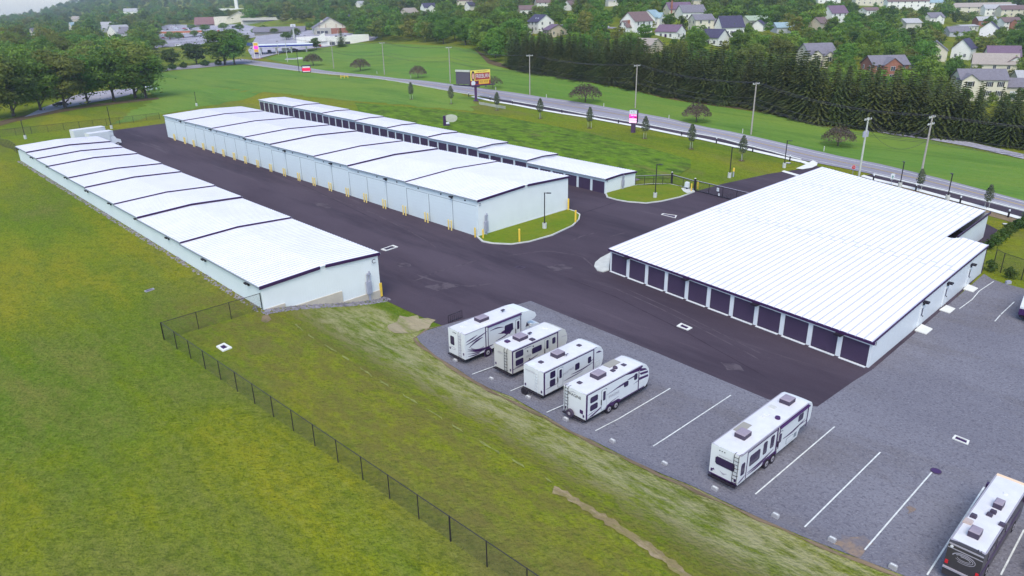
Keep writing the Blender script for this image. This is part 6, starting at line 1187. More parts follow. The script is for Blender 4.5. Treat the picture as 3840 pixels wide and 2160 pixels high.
for k, (px, py, az, L, rf) in enumerate(((3318, 30, -6, 34, 'r_brown'), (3200, 18, -6, 30, 'r_tan'), (3428, 34, -6, 26, 'r_teal'), (3565, 52, -8, 44, 'r_tan'), (3680, 58, -8, 24, 'r_pale'), (3740, 62, -8, 30, 'r_brown'), (3060, 12, -4, 28, 'r_tan'))):
    house(["row of brown roofed town houses on the upper right skyline", "row of tan roofed town houses at the top edge", "white fronted town houses with blue-grey roof upper right", "long tan roofed town house row near the upper right corner", "short pale roofed town house row near the upper right corner", "brown roofed town house row touching the right side", "tan roofed town house row highest on the right"][k], "town houses", px, py, az, L, 10, 5.2, 3.0, C_ if k % 2 else W_, rf, (px - 20, py - 26, px + L * 3.6, py), nw=6, detail=1, name="town_house_row")
house("white gable house with twin peaks above the woods, top left of centre", "twin peaked white house", 1585, 52, 30, 12, 9, 5.4, 3.6, W_, 'r_dark', (1572, 14, 1636, 50), front=[(6, 7, 2, 5, W_)], detail=1)
house("beige roofed house beside the twin peaked white house", "beige roofed house", 1515, 60, 50, 14, 10, 3.0, 3.8, 'w_tan', 'r_tan', (1505, 20, 1560, 58), st=1, detail=0)
house("white gable with dark roof poking above the woods", "small white gable above the woods", 1752, 40, 40, 9, 7, 4.0, 3.2, W_, 'r_dark', (1746, 18, 1778, 38), detail=0)
house("cream house with brown roof above the woods at the top edge", "cream house at the top edge", 1715, 20, 10, 16, 9, 4.4, 2.4, C_, 'r_brown', (1702, 2, 1775, 16), detail=1)
house("small white gabled house among trees above the fuel station", "small white house above the fuel station", 1342, 28, 50, 12, 9, 4.5, 3.2, W_, 'r_pale', (1330, 6, 1364, 27), detail=0)
house("grey roofed house deep among the upper left trees", "grey roofed house upper left", 385, 122, 35, 22, 16, 4.5, 7, 'w_grey', 'r_pale', (372, 92, 420, 118), st=1, detail=0)
house("pale house with steep white gable beside the grey roofed house upper left", "steep pale house upper left", 422, 142, 60, 18, 14, 6, 6, W_, 'r_pale', (404, 112, 445, 140), detail=0)
house("grey house right of the steep pale house upper left", "grey house upper left", 455, 140, 10, 22, 14, 4, 6, 'w_grey', 'r_grey', (440, 112, 492, 138), st=1, detail=0)
house("white gable house with blue roof among the upper left trees", "blue roofed house upper left", 268, 122, 50, 18, 12, 6, 6, W_, 'r_teal', (252, 98, 282, 120), detail=0)
house("long white building on the upper left ridge", "long white ridge building", 468, 56, 12, 40, 14, 6, 5, W_, 'r_pale', (460, 38, 524, 54), st=1, detail=0)
house("small tan building among the upper left trees", "small tan building upper left", 275, 84, 8, 34, 12, 6, 4, 'w_tan', 'r_tan', (268, 70, 304, 82), st=1, detail=0)
house("little white house between the left-hand trees", "little white house left", 122, 146, 60, 12, 9, 6, 5, W_, 'r_grey', (115, 128, 142, 146), detail=0)

# ------------------------------------------------------------------ shops, fuel stations
def block(name, label, cat, px, py, az, L, Wd, h, wall, roof='r_pale', parapet=.6, zb=-2):
    p = G(px, py); r = thing(name, label, cat, (p[0], p[1], TZ(*p)), R(az)); b = MB(); b.box(0, L, 0, Wd, zb, h); w = b.build("wall", wall, r)
    b = MB(); b.box(.3, L - .3, .3, Wd - .3, h, h + .06); b.build("roof", roof, r); b = MB(); b.box(-.05, L + .05, -.05, .25, h, h + parapet); b.box(-.05, .25, .25, Wd, h, h + parapet); b.box(L - .25, L + .05, .25, Wd, h, h + parapet); b.box(-.05, L + .05, Wd - .2, Wd + .05, h, h + parapet); b.build("parapet", wall, r)
    HOUSES.append((None, px, py, math.hypot(*p), (None if name in ('long_store', 'shop', 'gabled_store') else (px, py - h * 4, px + L * 2.4, py)), p + np.array([math.cos(R(az)), math.sin(R(az))]) * L / 2, L * .5)); return r
def shopwin(r, x0, x1, z0, z1, y=0): b = MB(); b.box(x0 - .1, x1 + .1, y - .08, y, z0 - .1, z1 + .1, 0); b.box(x0, x1, y - .12, y - .06, z0, z1, 1); return b.build("window", ['trim', 'window'], r)
s = block("shop", "white flat-roofed roadside shop with tall corner parapet by the fuel station", "shop", 1115, 178, 14, 46, 18, 5.2, W_, 'r_purple', .8)
b = MB(); b.xz([(6, 3.4), (6, 6.2), (14, 6.4), (18, 8.8), (19, 5.4), (19, 3.4)], -1.2, .4); b.build("canopy", W_, s); b = MB(); b.box(36, 47, -1.2, 3, 0, 7.0); b.build("tower_wall", W_, s)
for x in (1.5, 9, 21, 26, 31): shopwin(s, x, x + 3.4, .8, 2.8)
for x in (22, 25, 28, 31): b = MB(); b.box(x, x + 1.6, 6, 8, 5.2, 6.4); b.build("roof_unit", 'ac' if x % 2 else 'vent', s)
s = block("gabled_store", "large store with grey gabled roof, cream half-timbered gable and brick wall", "store", 1180, 132, 18, 26, 22, 5.0, W_, 'r_grey', .2)
wb, rb = MB(), MB(); gable(wb, rb, 0, 26, 0, 24, 5.2, 7.5, 'y', .8); wb.build("gable_wall", C_, s); rb.build("gable_roof", 'r_grey', s); b = MB(); b.box(13, 26.1, -.3, -.02, -1, 4.8); b.build("brick_front", 'brick', s)
for x in (2, 5, 8): shopwin(s, x, x + 2.4, 1, 3)
for x in (6, 15): b = MB(); b.box(x, x + 2, 4, 7, 8.5, 10.5); b.build("dormer", C_, s)
for x in (4, 9, 17, 22): b = MB(); b.box(x, x + .3, -.4, -.3, 5.2, 8); b.build("timber", 'brick', s)
s = block("long_store", "long dark-roofed low building with lit entrance lights behind the trees", "store", 1310, 94, 8, 46, 20, 4.2, 'w_tan', 'r_dark', .3); wb, rb = MB(), MB(); gable(wb, rb, 0, 46, 0, 20, 4.3, 4.2, 'x', 1.0); wb.build("gable_wall", 'w_tan', s); rb.build("pitched_roof", 'r_dark', s)
M['lamp_on'] = emit(mat("lit_lamp", (1, .9, .7), .4), (1, .85, .6), 2.5)
for x in (26, 32, 36, 39): b = MB(); b.box(x, x + .8, -1.2, -1.0, 3, 3.7); b.build("entrance_light", 'lamp_on', s)
s = block("supermarket", "long pale flat-roofed store with a red roof at its right end", "store", 905, 96, 8, 62, 40, 6.5, 'w_beige', 'r_pale', .8); wb, rb = MB(), MB(); gable(wb, rb, 62, 90, 2, 34, 6, 6, 'x', 1); wb.build("wing_wall", 'brick', s); rb.build("wing_roof", 'r_red', s)
b = MB(); b.box(2, 60, -2, .5, 4.2, 4.9); b.build("dark_band", 'r_dark', s); b = MB(); b.box(70, 96, -14, 0, -1, 5.5); b.build("brick_front", 'brick', s)
s = block("drive_through", "low building with grey hipped roof and white eaves behind the fuel canopy", "shop", 955, 137, 10, 40, 16, 3.6, 'w_beige', 'r_grey', .1); wb, rb = MB(), MB(); gable(wb, rb, 0, 40, 0, 16, 3.8, 3.2, 'x', 1.2); wb.build("gable_wall", 'w_beige', s); rb.build("pitched_roof", 'r_grey', s)
s = block("red_store", "building with a broad brown-red roof at the far edge of town", "store", 735, 104, 15, 46, 24, 4, 'w_tan', 'r_red', .2); wb, rb = MB(), MB(); gable(wb, rb, 0, 46, 0, 26, 4.2, 7, 'x', 1.5); wb.build("gable_wall", 'w_tan', s); rb.build("pitched_roof", hm('r_brownred', (.2, .11, .11), rough=.9, var=.15), s)
s = block("cream_store", "cream flat-roofed store with a pointed gable left of the pale store", "store", 806, 98, 10, 40, 30, 9, C_, 'r_pale', 1); wb, rb = MB(), MB(); gable(wb, rb, 16, 40, -3, 6, 9, 6, 'y', 1); wb.build("gable_wall", C_, s); rb.build("gable_roof", C_, s)
s = block("white_tower", "flat white building with a pale tower on the upper left ridge", "building", 815, 46, 8, 48, 20, 5, W_, 'r_pale', .8); b = MB(); b.box(30, 35, 2, 7, 0, 26); b.build("tower", W_, s)
# fuel canopy and pumps
p = G(958, 212); r = thing("fuel_canopy", "blue edged white fuel station canopy over the pumps", "fuel canopy", (p[0], p[1], TZ(*p)), R(14)); b = MB(); b.box(0, 34, 4, 18, 4.6, 5.0); b.build("soffit", W_, r); b = MB(); b.box(-.1, 34.1, 3.9, 18.1, 5.0, 5.9); b.build("fascia_band", hm('blue_band', (.03, .04, .3), rough=.4), r); b = MB(); b.box(.3, 33.8, 4.3, 17.8, 5.9, 5.95); b.build("deck", 'r_pale', r); b = MB(); b.box(-.15, 34.15, 3.85, 18.15, 5.9, 6.1); b.build("white_edge", 'white', r)
for x in (3, 12, 21, 30):
    for y in (7, 15): b = MB(); b.box(x - .35, x + .35, y - .3, y + .3, 0, 4.6); b.build("column", W_, r)
    b = MB(); b.box(x - .6, x + .6, 10, 11.2, .15, 2.1); b.build("pump", 'decal' if x % 2 else 'red', r)
p = G(562, 152); r = thing("fuel_canopy", "long orange banded fuel station canopy at the left of town", "fuel canopy", (p[0], p[1], TZ(*p)), R(26)); b = MB(); b.box(0, 46, 4, 18, 5.0, 5.6); b.build("soffit", W_, r); b = MB(); b.box(-.1, 46.1, 3.9, 18.1, 5.6, 7.2); b.build("fascia_band", hm('orange_band', (.5, .16, .08), rough=.5), r); b = MB(); b.box(.3, 45.8, 4.2, 17.8, 7.2, 7.3); b.build("deck", 'r_pale', r)
for x in (4, 16, 28, 40): b = MB(); b.box(x - .5, x + .5, 10, 11, 0, 5.0); b.build("column", W_, r); b = MB(); b.box(x + 1, x + 2.2, 10, 11, 0, 2.2); b.build("pump", 'red', r)
# price pylons
def pylon(label, px, top, w, az):
    p = G(*px); h = HT(px[0], top, p); r = thing("price_sign", label, "sign", (p[0], p[1], TZ(*p)), R(az)); b = MB(); b.box(-w / 2, -w / 2 + .3, -.2, .2, 0, h); b.box(w / 2 - .3, w / 2, -.2, .2, 0, h); b.box(-w / 2, w / 2, -.22, .22, h - .4, h); b.build("frame", W_, r)
    for k, (f0, f1, mm) in enumerate(((.8, .97, 'ad_orange'), (.6, .78, 'pink'), (.42, .58, 'ad_orange'), (.3, .4, 'decal'))): b = MB(); b.box(-w / 2 + .3, w / 2 - .3, -.2, .2, h * f0, h * f1); b.build("sign_panel", mm, r)
    b = MB(); b.box(-w, w, -.8, .8, 0, .4); b.build("planter", 'brick', r)
pylon("tall price sign with orange and red panels at the fuel station corner", (966, 222), 158, 2.9, 10)
p = G3(1104, 150); r = thing("light_mast", "tall pale mast with white globe cluster behind the roadside shop", "mast", p); h = HT(1104, 92, p); b = MB(); b.tube((0, 0, 0), (0, 0, h), .6, .5, 10); b.build("shaft", 'pole_pale', r)
for k in range(3): b = MB(); a = k * 2.1; b.tube((1.2 * math.cos(a), 1.2 * math.sin(a), h - 1.5), (1.2 * math.cos(a), 1.2 * math.sin(a), h + .3), .9, .9, 10); b.build("globe", 'vent', r)
cg = "cars parked around the fuel stations"
for k, (px, kind, pa, az, lab) in enumerate((((1125, 178), 'saloon', 'silver', 10, "silver car parked before the white roadside shop"), ((1162, 176), 'saloon', 'red_paint', 14, "dark red car beside the silver one at the white shop"), ((1118, 166), 'saloon', 'blue_paint', 14, "dark blue car nearest the fuel canopy's right end"), ((1058, 197), 'van', 'white_paint', 14, "white van under the fuel canopy's right half"), ((1090, 192), 'saloon', 'dark_paint', 14, "dark low car right of the white van"), ((1010, 200), 'suv', 'dark_paint', 100, "dark car at the pumps under the blue canopy"), ((602, 146), 'saloon', 'red_paint', 30, "red car beside the orange fuel canopy"), ((658, 175), 'suv', 'white_paint', 18, "white car waiting on the street left of town"), ((1020, 182), 'suv', 'silver', 14, "silver car behind the pumps"), ((700, 120), 'van', 'white_paint', 20, "white van far across the town lot"), ((770, 112), 'saloon', 'dark_paint', 20, "dark car far across the town lot"), ((545, 345), 'suv', 'white_paint', 60, "white car parked beneath the left row of trees"), ((200, 404), 'saloon', 'dark_paint', 40, "dark car in the lot behind the left trees"))):
    p = G3(*px); car("parked_car", lab, "car", p + Vector((0, 0, .26)), R(az), pa, kind, cg)
lotp = [(600, 118), (628, 114), (655, 112), (684, 110), (712, 112), (590, 134), (745, 126), (790, 122), (820, 124), (850, 118), (640, 104), (870, 108), (775, 150), (840, 143), (925, 176), (905, 160), (1240, 170), (1330, 160), (1200, 178)]
for k, px in enumerate(lotp):
    p = G3(*px); car("parked_car", f"{['white', 'dark', 'silver', 'red', 'blue'][k % 5]} car in the town lots, {nth(sorted(lotp).index(px))} from the left", "car", p + Vector((0, 0, .3)), R(random.choice((15, 105, 20))), ['white_paint', 'dark_paint', 'silver', 'red_paint', 'blue_paint'][k % 5], ['saloon', 'suv', 'van'][k % 3], "small cars in the town lots")
for k, px in enumerate(((1148, 182), (1045, 207), (1270, 158))):
    p = G3(*px); r = thing("area_light", ["slim area light pole by the silver car", "slim area light pole at the fuel canopy's front", "slim area light pole at the right end of the shop forecourt"][k], "lamp post", p, 0, "slim light poles on the forecourt"); b = MB(); b.tube((0, 0, 0), (0, 0, 8), .12, .1, 6); b.build("pole", 'pole_pale', r); b = MB(); b.box(-.7, .7, -.25, .25, 7.9, 8.1); b.build("lamp_head", 'black', r)

for px, kind, pa, az, lab in (((3462, 236), 'suv', 'silver', 10, "silver car on the lawn drive left of the small white gable house"), ((3600, 129), 'saloon', 'dark_paint', -5, "dark car on the hillside street upper right"), ((3500, 122), 'van', 'white_paint', -5, "white van on the hillside street upper right"), ((2250, 108), 'saloon', 'white_paint', 5, "white car on the back street left of the tall plain white house"), ((2165, 101), 'saloon', 'dark_paint', 8, "dark car on the back street right of the low tan house"), ((3826, 352), 'suv', 'white_paint', 60, "white car at the right edge beyond the spruces")):
    p = G3(*px); car("parked_car", lab, "car", p + Vector((0, 0, .32)), R(az), pa, kind, "cars parked among the houses")
# ------------------------------------------------------------------ trees
rng = np.random.default_rng(11)
def leaves(cs, ns, size, jit=.42, elong=1.35):
    """one quad per centre, turned roughly to its normal"""
    n = len(cs); ns = ns + rng.normal(0, jit, (n, 3)); ns /= np.linalg.norm(ns, axis=1, keepdims=True) + 1e-9
    a = np.cross(ns, rng.normal(0, 1, (n, 3))); a /= np.linalg.norm(a, axis=1, keepdims=True) + 1e-9; b = np.cross(ns, a)
    s = (size * rng.uniform(.6, 1.3, (n, 1))); a = a * s * elong / 2; b = b * s / 2
    v = np.stack([cs - a, cs - b * .8 + a * .1, cs + a, cs + b * .8 - a * .1], 1).reshape(-1, 3); return v
def quadmesh(name, v, m, extra=None):
    n = len(v) // 4; me = bpy.data.meshes.new(name); me.vertices.add(len(v)); me.vertices.foreach_set("co", v.astype(np.float32).ravel()); me.loops.add(n * 4); me.loops.foreach_set("vertex_index", np.arange(n * 4, dtype=np.int32)); me.polygons.add(n)
    me.polygons.foreach_set("loop_start", np.arange(0, n * 4, 4, dtype=np.int32)); me.polygons.foreach_set("loop_total", np.full(n, 4, dtype=np.int32)); me.update(calc_edges=True); me.validate(); me.materials.append(M[m]); return me
def crown_pts(H, Rr, z0, nb, nl, top=1.0, seed=0):
    """leaf centres over overlapping boughs filling an egg-shaped crown"""
    cs, ns = [], []; zc = (z0 + H) / 2; hz = (H - z0) / 2
    for k in range(nb):
        d = rng.normal(0, 1, 3); d /= np.linalg.norm(d); f = rng.uniform(.5, .8); wz = 1 - .22 * max(0, d[2]) * top
        c = np.array([d[0] * Rr * f * wz, d[1] * Rr * f * wz, zc + d[2] * hz * f * .92]); br = Rr * rng.uniform(.26, .44)
        n = rng.normal(0, 1, (nl, 3)); n /= np.linalg.norm(n, axis=1, keepdims=True); n[:, 2] = np.where(n[:, 2] < -.35, -n[:, 2], n[:, 2])
        cs.append(c + n * br * rng.uniform(.62, 1.06, (nl, 1)) * np.array([1, 1, .85])); ns.append(n)
    m = int(nb * nl * .12); q = rng.normal(0, .42, (m, 3)) * np.array([Rr, Rr, hz * .9]) + np.array([0, 0, zc]); cs.append(q); ns.append(rng.normal(0, 1, (m, 3)))
    return np.concatenate(cs), np.concatenate(ns)
def trunkmesh(name, H, r, nl, spread, zb):
    b = MB(); b.tube((0, 0, -.6), (0, 0, zb), r, r * .75, 8); b.tube((0, 0, zb), (0, 0, H * .8), r * .75, r * .2, 7)
    for k in range(nl): a = k * 2.4; z = zb + (H * .6 - zb) * k / max(1, nl); b.tube((0, 0, z), (spread * math.cos(a), spread * math.sin(a), z + H * .22), r * .42, r * .12, 5)
    o = b.build(name, 'trunk'); me = o.data; bpy.data.objects.remove(o); return me
PRO = {}
def proto_dec(key, H, Rr, z0, nb, nl, size, m, top=1.0):
    cs, ns = crown_pts(H, Rr, z0, nb, nl, top); PRO[key] = (quadmesh("crown", leaves(cs, ns, size), m), trunkmesh("trunk", H, H * .022, 5, Rr * .5, z0 * .9 + .5), H)
for k in range(3): proto_dec(('dec', k), 15, 5.8 + .5 * k, 1.2, 32 + 4 * k, 110, .56, ['leaf', 'leaf_bright', 'leaf'][k])
for k in range(3): proto_dec(('tall', k), 22, 6.6 + .6 * k, .9, 52, 150, .62, ['leaf', 'leaf_olive', 'leaf'][k], .6)
for k in range(2): proto_dec(('dark', k), 13, 5.0, .9, 34, 120, .52, 'leaf_dark')
for k in range(2): proto_dec(('bright', k), 14, 6.4, 1.2, 32, 110, .56, 'leaf_bright')
proto_dec(('maroon', 0), 10, 3.9, 1.4, 22, 80, .5, 'leaf_purple')
proto_dec(('bush', 0), 2.2, 1.5, .0, 12, 60, .3, 'leaf_dark')
def proto_con(key, H, Rr, nlay, m, size=.6, droop=.28):
    V_ = []
    for i in range(nlay):
        f = i / (nlay - 1); z = H * (.04 + .93 * f); rr = Rr * (1 - f) ** .85 * rng.uniform(.85, 1.1) + .12; nb = max(5, int(15 * (1 - f) + 5))
        for j in range(nb):
            a = 2 * math.pi * (j + rng.uniform(-.3, .3)) / nb + i; L = rr * rng.uniform(.78, 1.15); k = max(2, int(L / (size * .72)))
            for q in range(k):
                t = (q + .6) / k; c = np.array([math.cos(a) * L * t, math.sin(a) * L * t, z - droop * L * t * t + rng.uniform(-.1, .1)]); w = size * (1.25 - .6 * t) * rng.uniform(.8, 1.2); dx = np.array([math.cos(a), math.sin(a), -droop * 1.4]) * size * .62; dy = np.array([-math.sin(a), math.cos(a), rng.uniform(-.35, .35)]) * w * .55
                V_ += [c - dx, c - dy, c + dx * 1.15, c + dy]
    PRO[key] = (quadmesh("crown", np.array(V_), m), trunkmesh("trunk", H, H * .014, 0, 1, H * .3), H)
for k in range(4): proto_con(('spruce', k), 18, 3.7 + .25 * k, 26, 'needle')
for k in range(2): proto_con(('conifer', k), 9, 2.2, 16, 'leaf_dark', .5)
# umbrella-shaped, thin, purple-leaved roadside trees
def proto_umb(key, H, Rr, m, n):
    a = rng.uniform(0, 6.28, n); f = np.sqrt(rng.uniform(0.03, 1, n)); r_ = Rr * f; z = H * (1.0 - .56 * f ** 2.0) - rng.uniform(0, H * .3, n) * (1 - .55 * f) + rng.normal(0, .16, n); cs = np.stack([r_ * np.cos(a), r_ * np.sin(a), z], 1); ns = np.stack([np.cos(a) * f, np.sin(a) * f, np.full(n, .7)], 1)
    b = MB(); b.tube((0, 0, -.3), (0, 0, H * .34), .17, .13, 7)
    for k in range(9): t = k * 2.4; q = Rr * rng.uniform(.45, .8); b.tube((0, 0, H * .32), (q * .5 * math.cos(t), q * .5 * math.sin(t), H * .62), .08, .05, 5); b.tube((q * .5 * math.cos(t), q * .5 * math.sin(t), H * .62), (q * math.cos(t + .2), q * math.sin(t + .2), H * .74), .05, .02, 4)
    o = b.build("trunk", 'trunk'); me = o.data; bpy.data.objects.remove(o); PRO[key] = (quadmesh("crown", leaves(cs, ns, .34), m), me, H)
proto_umb(('umb', 0), 6, 4.4, 'leaf_purple', 1500); proto_umb(('umb', 1), 6, 4.6, 'leaf_purple', 900); proto_umb(('umb', 2), 6, 4.0, 'leaf_purple', 1500)
def proto_sap(key, H, n):
    f = rng.uniform(0, 1, n); z = H * (.34 + .66 * f); rr = (.3 + 1.0 * np.sin(np.pi * np.clip(f * .9 + .12, 0, 1)) ** 1.1 * (1 - .45 * f)) * np.sqrt(rng.uniform(.1, 1, n)); a = rng.uniform(0, 6.28, n); cs = np.stack([rr * np.cos(a), rr * np.sin(a), z], 1); ns = np.stack([np.cos(a), np.sin(a), np.full(n, .4)], 1)
    b = MB(); b.tube((0, 0, -.1), (0, 0, H * .85), .06, .02, 6); o = b.build("trunk", 'trunk'); me = o.data; bpy.data.objects.remove(o); PRO[key] = (quadmesh("crown", leaves(cs, ns, .26), 'leaf_grey'), me, H)
proto_sap(('sap', 0), 5.6, 800); proto_sap(('sap', 1), 5.6, 620)
TREES = []
def tree(key, label, P, h, wfac=1.0, group=None, cat="tree", name=None, z=None):
    cr, tr, H = PRO[key]; nm = name or {'spruce': 'spruce_tree', 'conifer': 'conifer_tree', 'sap': 'sapling', 'bush': 'shrub'}.get(key[0], 'broadleaf_tree')
    r = thing(nm, label, cat, (P[0], P[1], TZ(P[0], P[1]) if z is None else z), rng.uniform(0, 6.28), group); k = h / H; r.scale = (k * wfac, k * wfac, k)
    for n_, me in (("crown", cr), ("trunk", tr)): o = bpy.data.objects.new(n_, me); col.objects.link(o); o.parent = r
    TREES.append((P[0], P[1])); return r
def at_px(key, label, px, top, wpx, natw, group=None, **kw):
    P = G(*px); h = HT(px[0], top, P); r_ = math.hypot(P[0], P[1]); w = wpx * r_ / 2700 * 1.0; k = h / PRO[key][2]; return tree(key, label, P, h, max(.5, min(1.8, w / (natw * k))), group, **kw)
lr = "row of tall trees along the left parking lot"
for key, px, top, w, lab in ((('tall', 1), (-20, 448), 168, 130, "tall olive tree at the left edge, first of the left row"), (('tall', 0), (52, 436), 172, 125, "tall tree, second of the left row, brownish crown top"), (('tall', 2), (153, 414), 190, 110, "tall tree over the yellow gap, third of the left row"), (('tall', 1), (245, 404), 166, 130, "tall tree with two trunks, fourth of the left row"), (('tall', 0), (330, 389), 180, 105, "tall tree with a bare pale trunk before the grey parking lot"), (('tall', 2), (428, 379), 154, 125, "tall tree with twin dark trunks right of the bare trunk"), (('tall', 1), (508, 367), 126, 140, "tallest rounded olive tree at the right end of the left row"), (('tall', 0), (548, 367), 176, 125, "lower spreading tree at the very right end of the left row")): at_px(key, lab, px, top, w, 11.0, lr)
at_px(('dark', 0), "small round dark tree alone on the far lawn edge", (647, 250), 177, 64, 10); at_px(('dark', 1), "dark green tree just left of the great spreading tree", (738, 241), 152, 92, 10)
at_px(('tall', 0), "great spreading green tree beside the road and fuel station", (845, 243), 92, 150, 13); at_px(('dec', 0), "leaning half of the great spreading tree pair, right trunk", (880, 243), 118, 110, 11.5)
at_px(('dark', 0), "dark pointed tree in front of the white roadside shop, left of two", (1188, 187), 137, 40, 10); at_px(('conifer', 0), "taller dark pointed tree in front of the white shop, right of two", (1282, 176), 104, 54, 4.6)
for k, (px, w) in enumerate((((690, 256), 40), ((610, 268), 60), ((770, 248), 50), ((648, 262), 45), ((820, 246), 40))): P = G(*px); tree(('bush', 0), f"low bush, {nth(k)} of the scrub along the far street", P, 3.2, w / 40, "scrub along the far street", "bush", "roadside_bush")
for k, (px, top, w) in enumerate((((730, 140), 112, 30), ((672, 152), 118, 34), ((640, 150), 116, 30), ((760, 132), 112, 34), ((700, 128), 108, 26), ((580, 140), 104, 40), ((800, 150), 116, 40), ((870, 140), 106, 36), ((560, 110), 72, 40), ((900, 118), 88, 34), ((960, 132), 104, 30), ((840, 112), 84, 36), ((610, 178), 146, 36), ((925, 160), 128, 34), ((600, 100), 66, 44), ((660, 98), 70, 40), ((720, 112), 88, 36), ((770, 118), 90, 34), ((990, 122), 92, 36), ((1030, 128), 104, 32), ((1075, 150), 118, 36), ((1110, 140), 104, 40), ((1290, 118), 78, 46), ((1325, 128), 88, 46), ((1350, 150), 112, 44), ((1160, 112), 80, 38), ((1200, 104), 70, 40), ((905, 150), 120, 30), ((545, 130), 92, 44))): at_px(('dec', k % 3), f"small pale tree, {nth(k)} of those in the town parking lots", px, top, w, 11.5, "small trees in the town lots")
# purple trees across the road
for key, px, top, w, lab in ((('umb', 2), (1175, 246), 198, 74, "dark-leaved dome tree right of the red sign board"), (('umb', 0), (1352, 266), 218, 74, "dark-leaved umbrella tree between two utility poles"), (('umb', 0), (1568, 293), 244, 66, "dark-leaved umbrella tree left of the billboard"), (('umb', 1), (1849, 332), 282, 72, "sparse thin-crowned tree just behind the billboard"), (('umb', 0), (2195, 384), 313, 124, "broad dark-leaved tree left of the pink sign's pole"), (('umb', 2), (2611, 458), 384, 116, "dark-leaved open tree leaning right across the road"), (('umb', 2), (3141, 548), 470, 124, "round brownish bushy tree near the transformer pole")):
    at_px(key, lab, px, top, w, 8.8, "dark-leaved trees on the far verge")
# roadside saplings with mulch rings
for k, (px, top) in enumerate((((1543, 373), 309), ((1692, 390), 322), ((1864, 414), 346), ((2026, 445), 369), ((2211, 481), 402), ((2418, 520), 436), ((2591, 559), 466), ((2781, 603), 508), ((3445, 716), 640), ((3699, 783), 704))):
    P = G(*px); h = HT(px[0], top, P); t = tree(('sap', k % 2), f"young staked roadside sapling, {nth(k)} from the left along the lawn", P, max(4, min(7, h)), 1.0, "young saplings along the road")
    b = MB(); b.tube((0, 0, .02), (0, 0, .1), .75, .6, 12); b.build("mulch_ring", 'mulch', t); b = MB(); b.tube((-.5, 0, 0), (-.5, 0, 1.6), .04); b.tube((.5, 0, 0), (.5, 0, 1.6), .04); b.build("stake", 'pole_pale', t)
at_px(('conifer', 1), "young dark conifer at the right edge by the pavement", (3838, 850), 770, 60, 4.4)
for k, px in enumerate(((3712, 935), (3734, 918), (3758, 902), (3780, 882), (3802, 866), (3826, 856), (3714, 1018), (3786, 1045))):
    P = G(*px); tree(('bush', 0), f"rounded evergreen shrub, {nth(k)} going away beside the wide building", P, 1.7 if k < 6 else 1.5, .8, "evergreen shrubs beside the wide building", "shrub")
# spruce belt
belt = [(1925, 260), (2030, 275), (2144, 292), (2265, 312), (2386, 333), (2535, 366), (2703, 390), (2880, 416), (3066, 464), (3290, 487), (3480, 512), (3625, 532), (3840, 556), (3990, 590)]
bw = resamp(PX(belt), 58)
tops = [(1920, 118), (2050, 112), (2150, 116), (2260, 128), (2390, 128), (2480, 158), (2540, 150), (2620, 175), (2690, 150), (2760, 190), (2850, 175), (2960, 172), (3050, 195), (3110, 222), (3200, 240), (3260, 235), (3345, 240), (3420, 258), (3500, 262), (3580, 290), (3680, 318), (3760, 325), (3840, 335), (4000, 360)]
k = 0
for row in (0, 1, 2):
    for i, p in enumerate(bw):
        q = p + (np.array([p[0], p[1]]) / np.linalg.norm(p)) * (1.5 + row * 5.0) + rng.normal(0, .8, 2); px, py = PROJ(q[0], q[1], TZ(*q)); ty = np.interp(px, [t[0] for t in tops], [t[1] for t in tops]) + rng.uniform(-8, 26) + (14 if row == 0 else 0); h = max(9, min(21, HT(px, ty, q)))
        tree(('spruce', int(rng.integers(0, 4))), f"dark spruce, {nth(i)} from the left in the {['front', 'second', 'back'][row]} row of the belt", q, h, rng.uniform(1.2, 1.7), "dark spruce belt across the road")
# deciduous woods left of the belt and trees among the houses: individuals first by size, the rest as one mass
YB = [(-300, 400), (90, 392), (300, 330), (500, 300), (560, 236), (600, 120), (640, 92), (900, 84), (1000, 92), (1180, 86), (1320, 112), (1345, 152), (1776, 172), (1828, 228), (1920, 244), (2144, 268), (2386, 304), (2703, 356), (2880, 384), (3066, 420), (3290, 445), (3625, 495), (3840, 520), (4200, 560)]
ybx, yby = [t[0] for t in YB], [t[1] for t in YB]
cells = {}
def free(x, y, d):
    i, j = int(x // 12), int(y // 12)
    for a in range(i - 1, i + 2):
        for c in range(j - 1, j + 2):
            for (u, v) in cells.get((a, c), ()):
                if (u - x) ** 2 + (v - y) ** 2 < d * d: return False
    return True
for (x, y) in TREES: cells.setdefault((int(x // 12), int(y // 12)), []).append((x, y))
LAWN = [(2040, 130, 2110, 160), (2235, 100, 2335, 128), (2336, 128, 2400, 160), (2105, 92, 2180, 112), (2200, 100, 2340, 118), (3600, 135, 3690, 165), (3440, 228, 3500, 240)]
cand = []
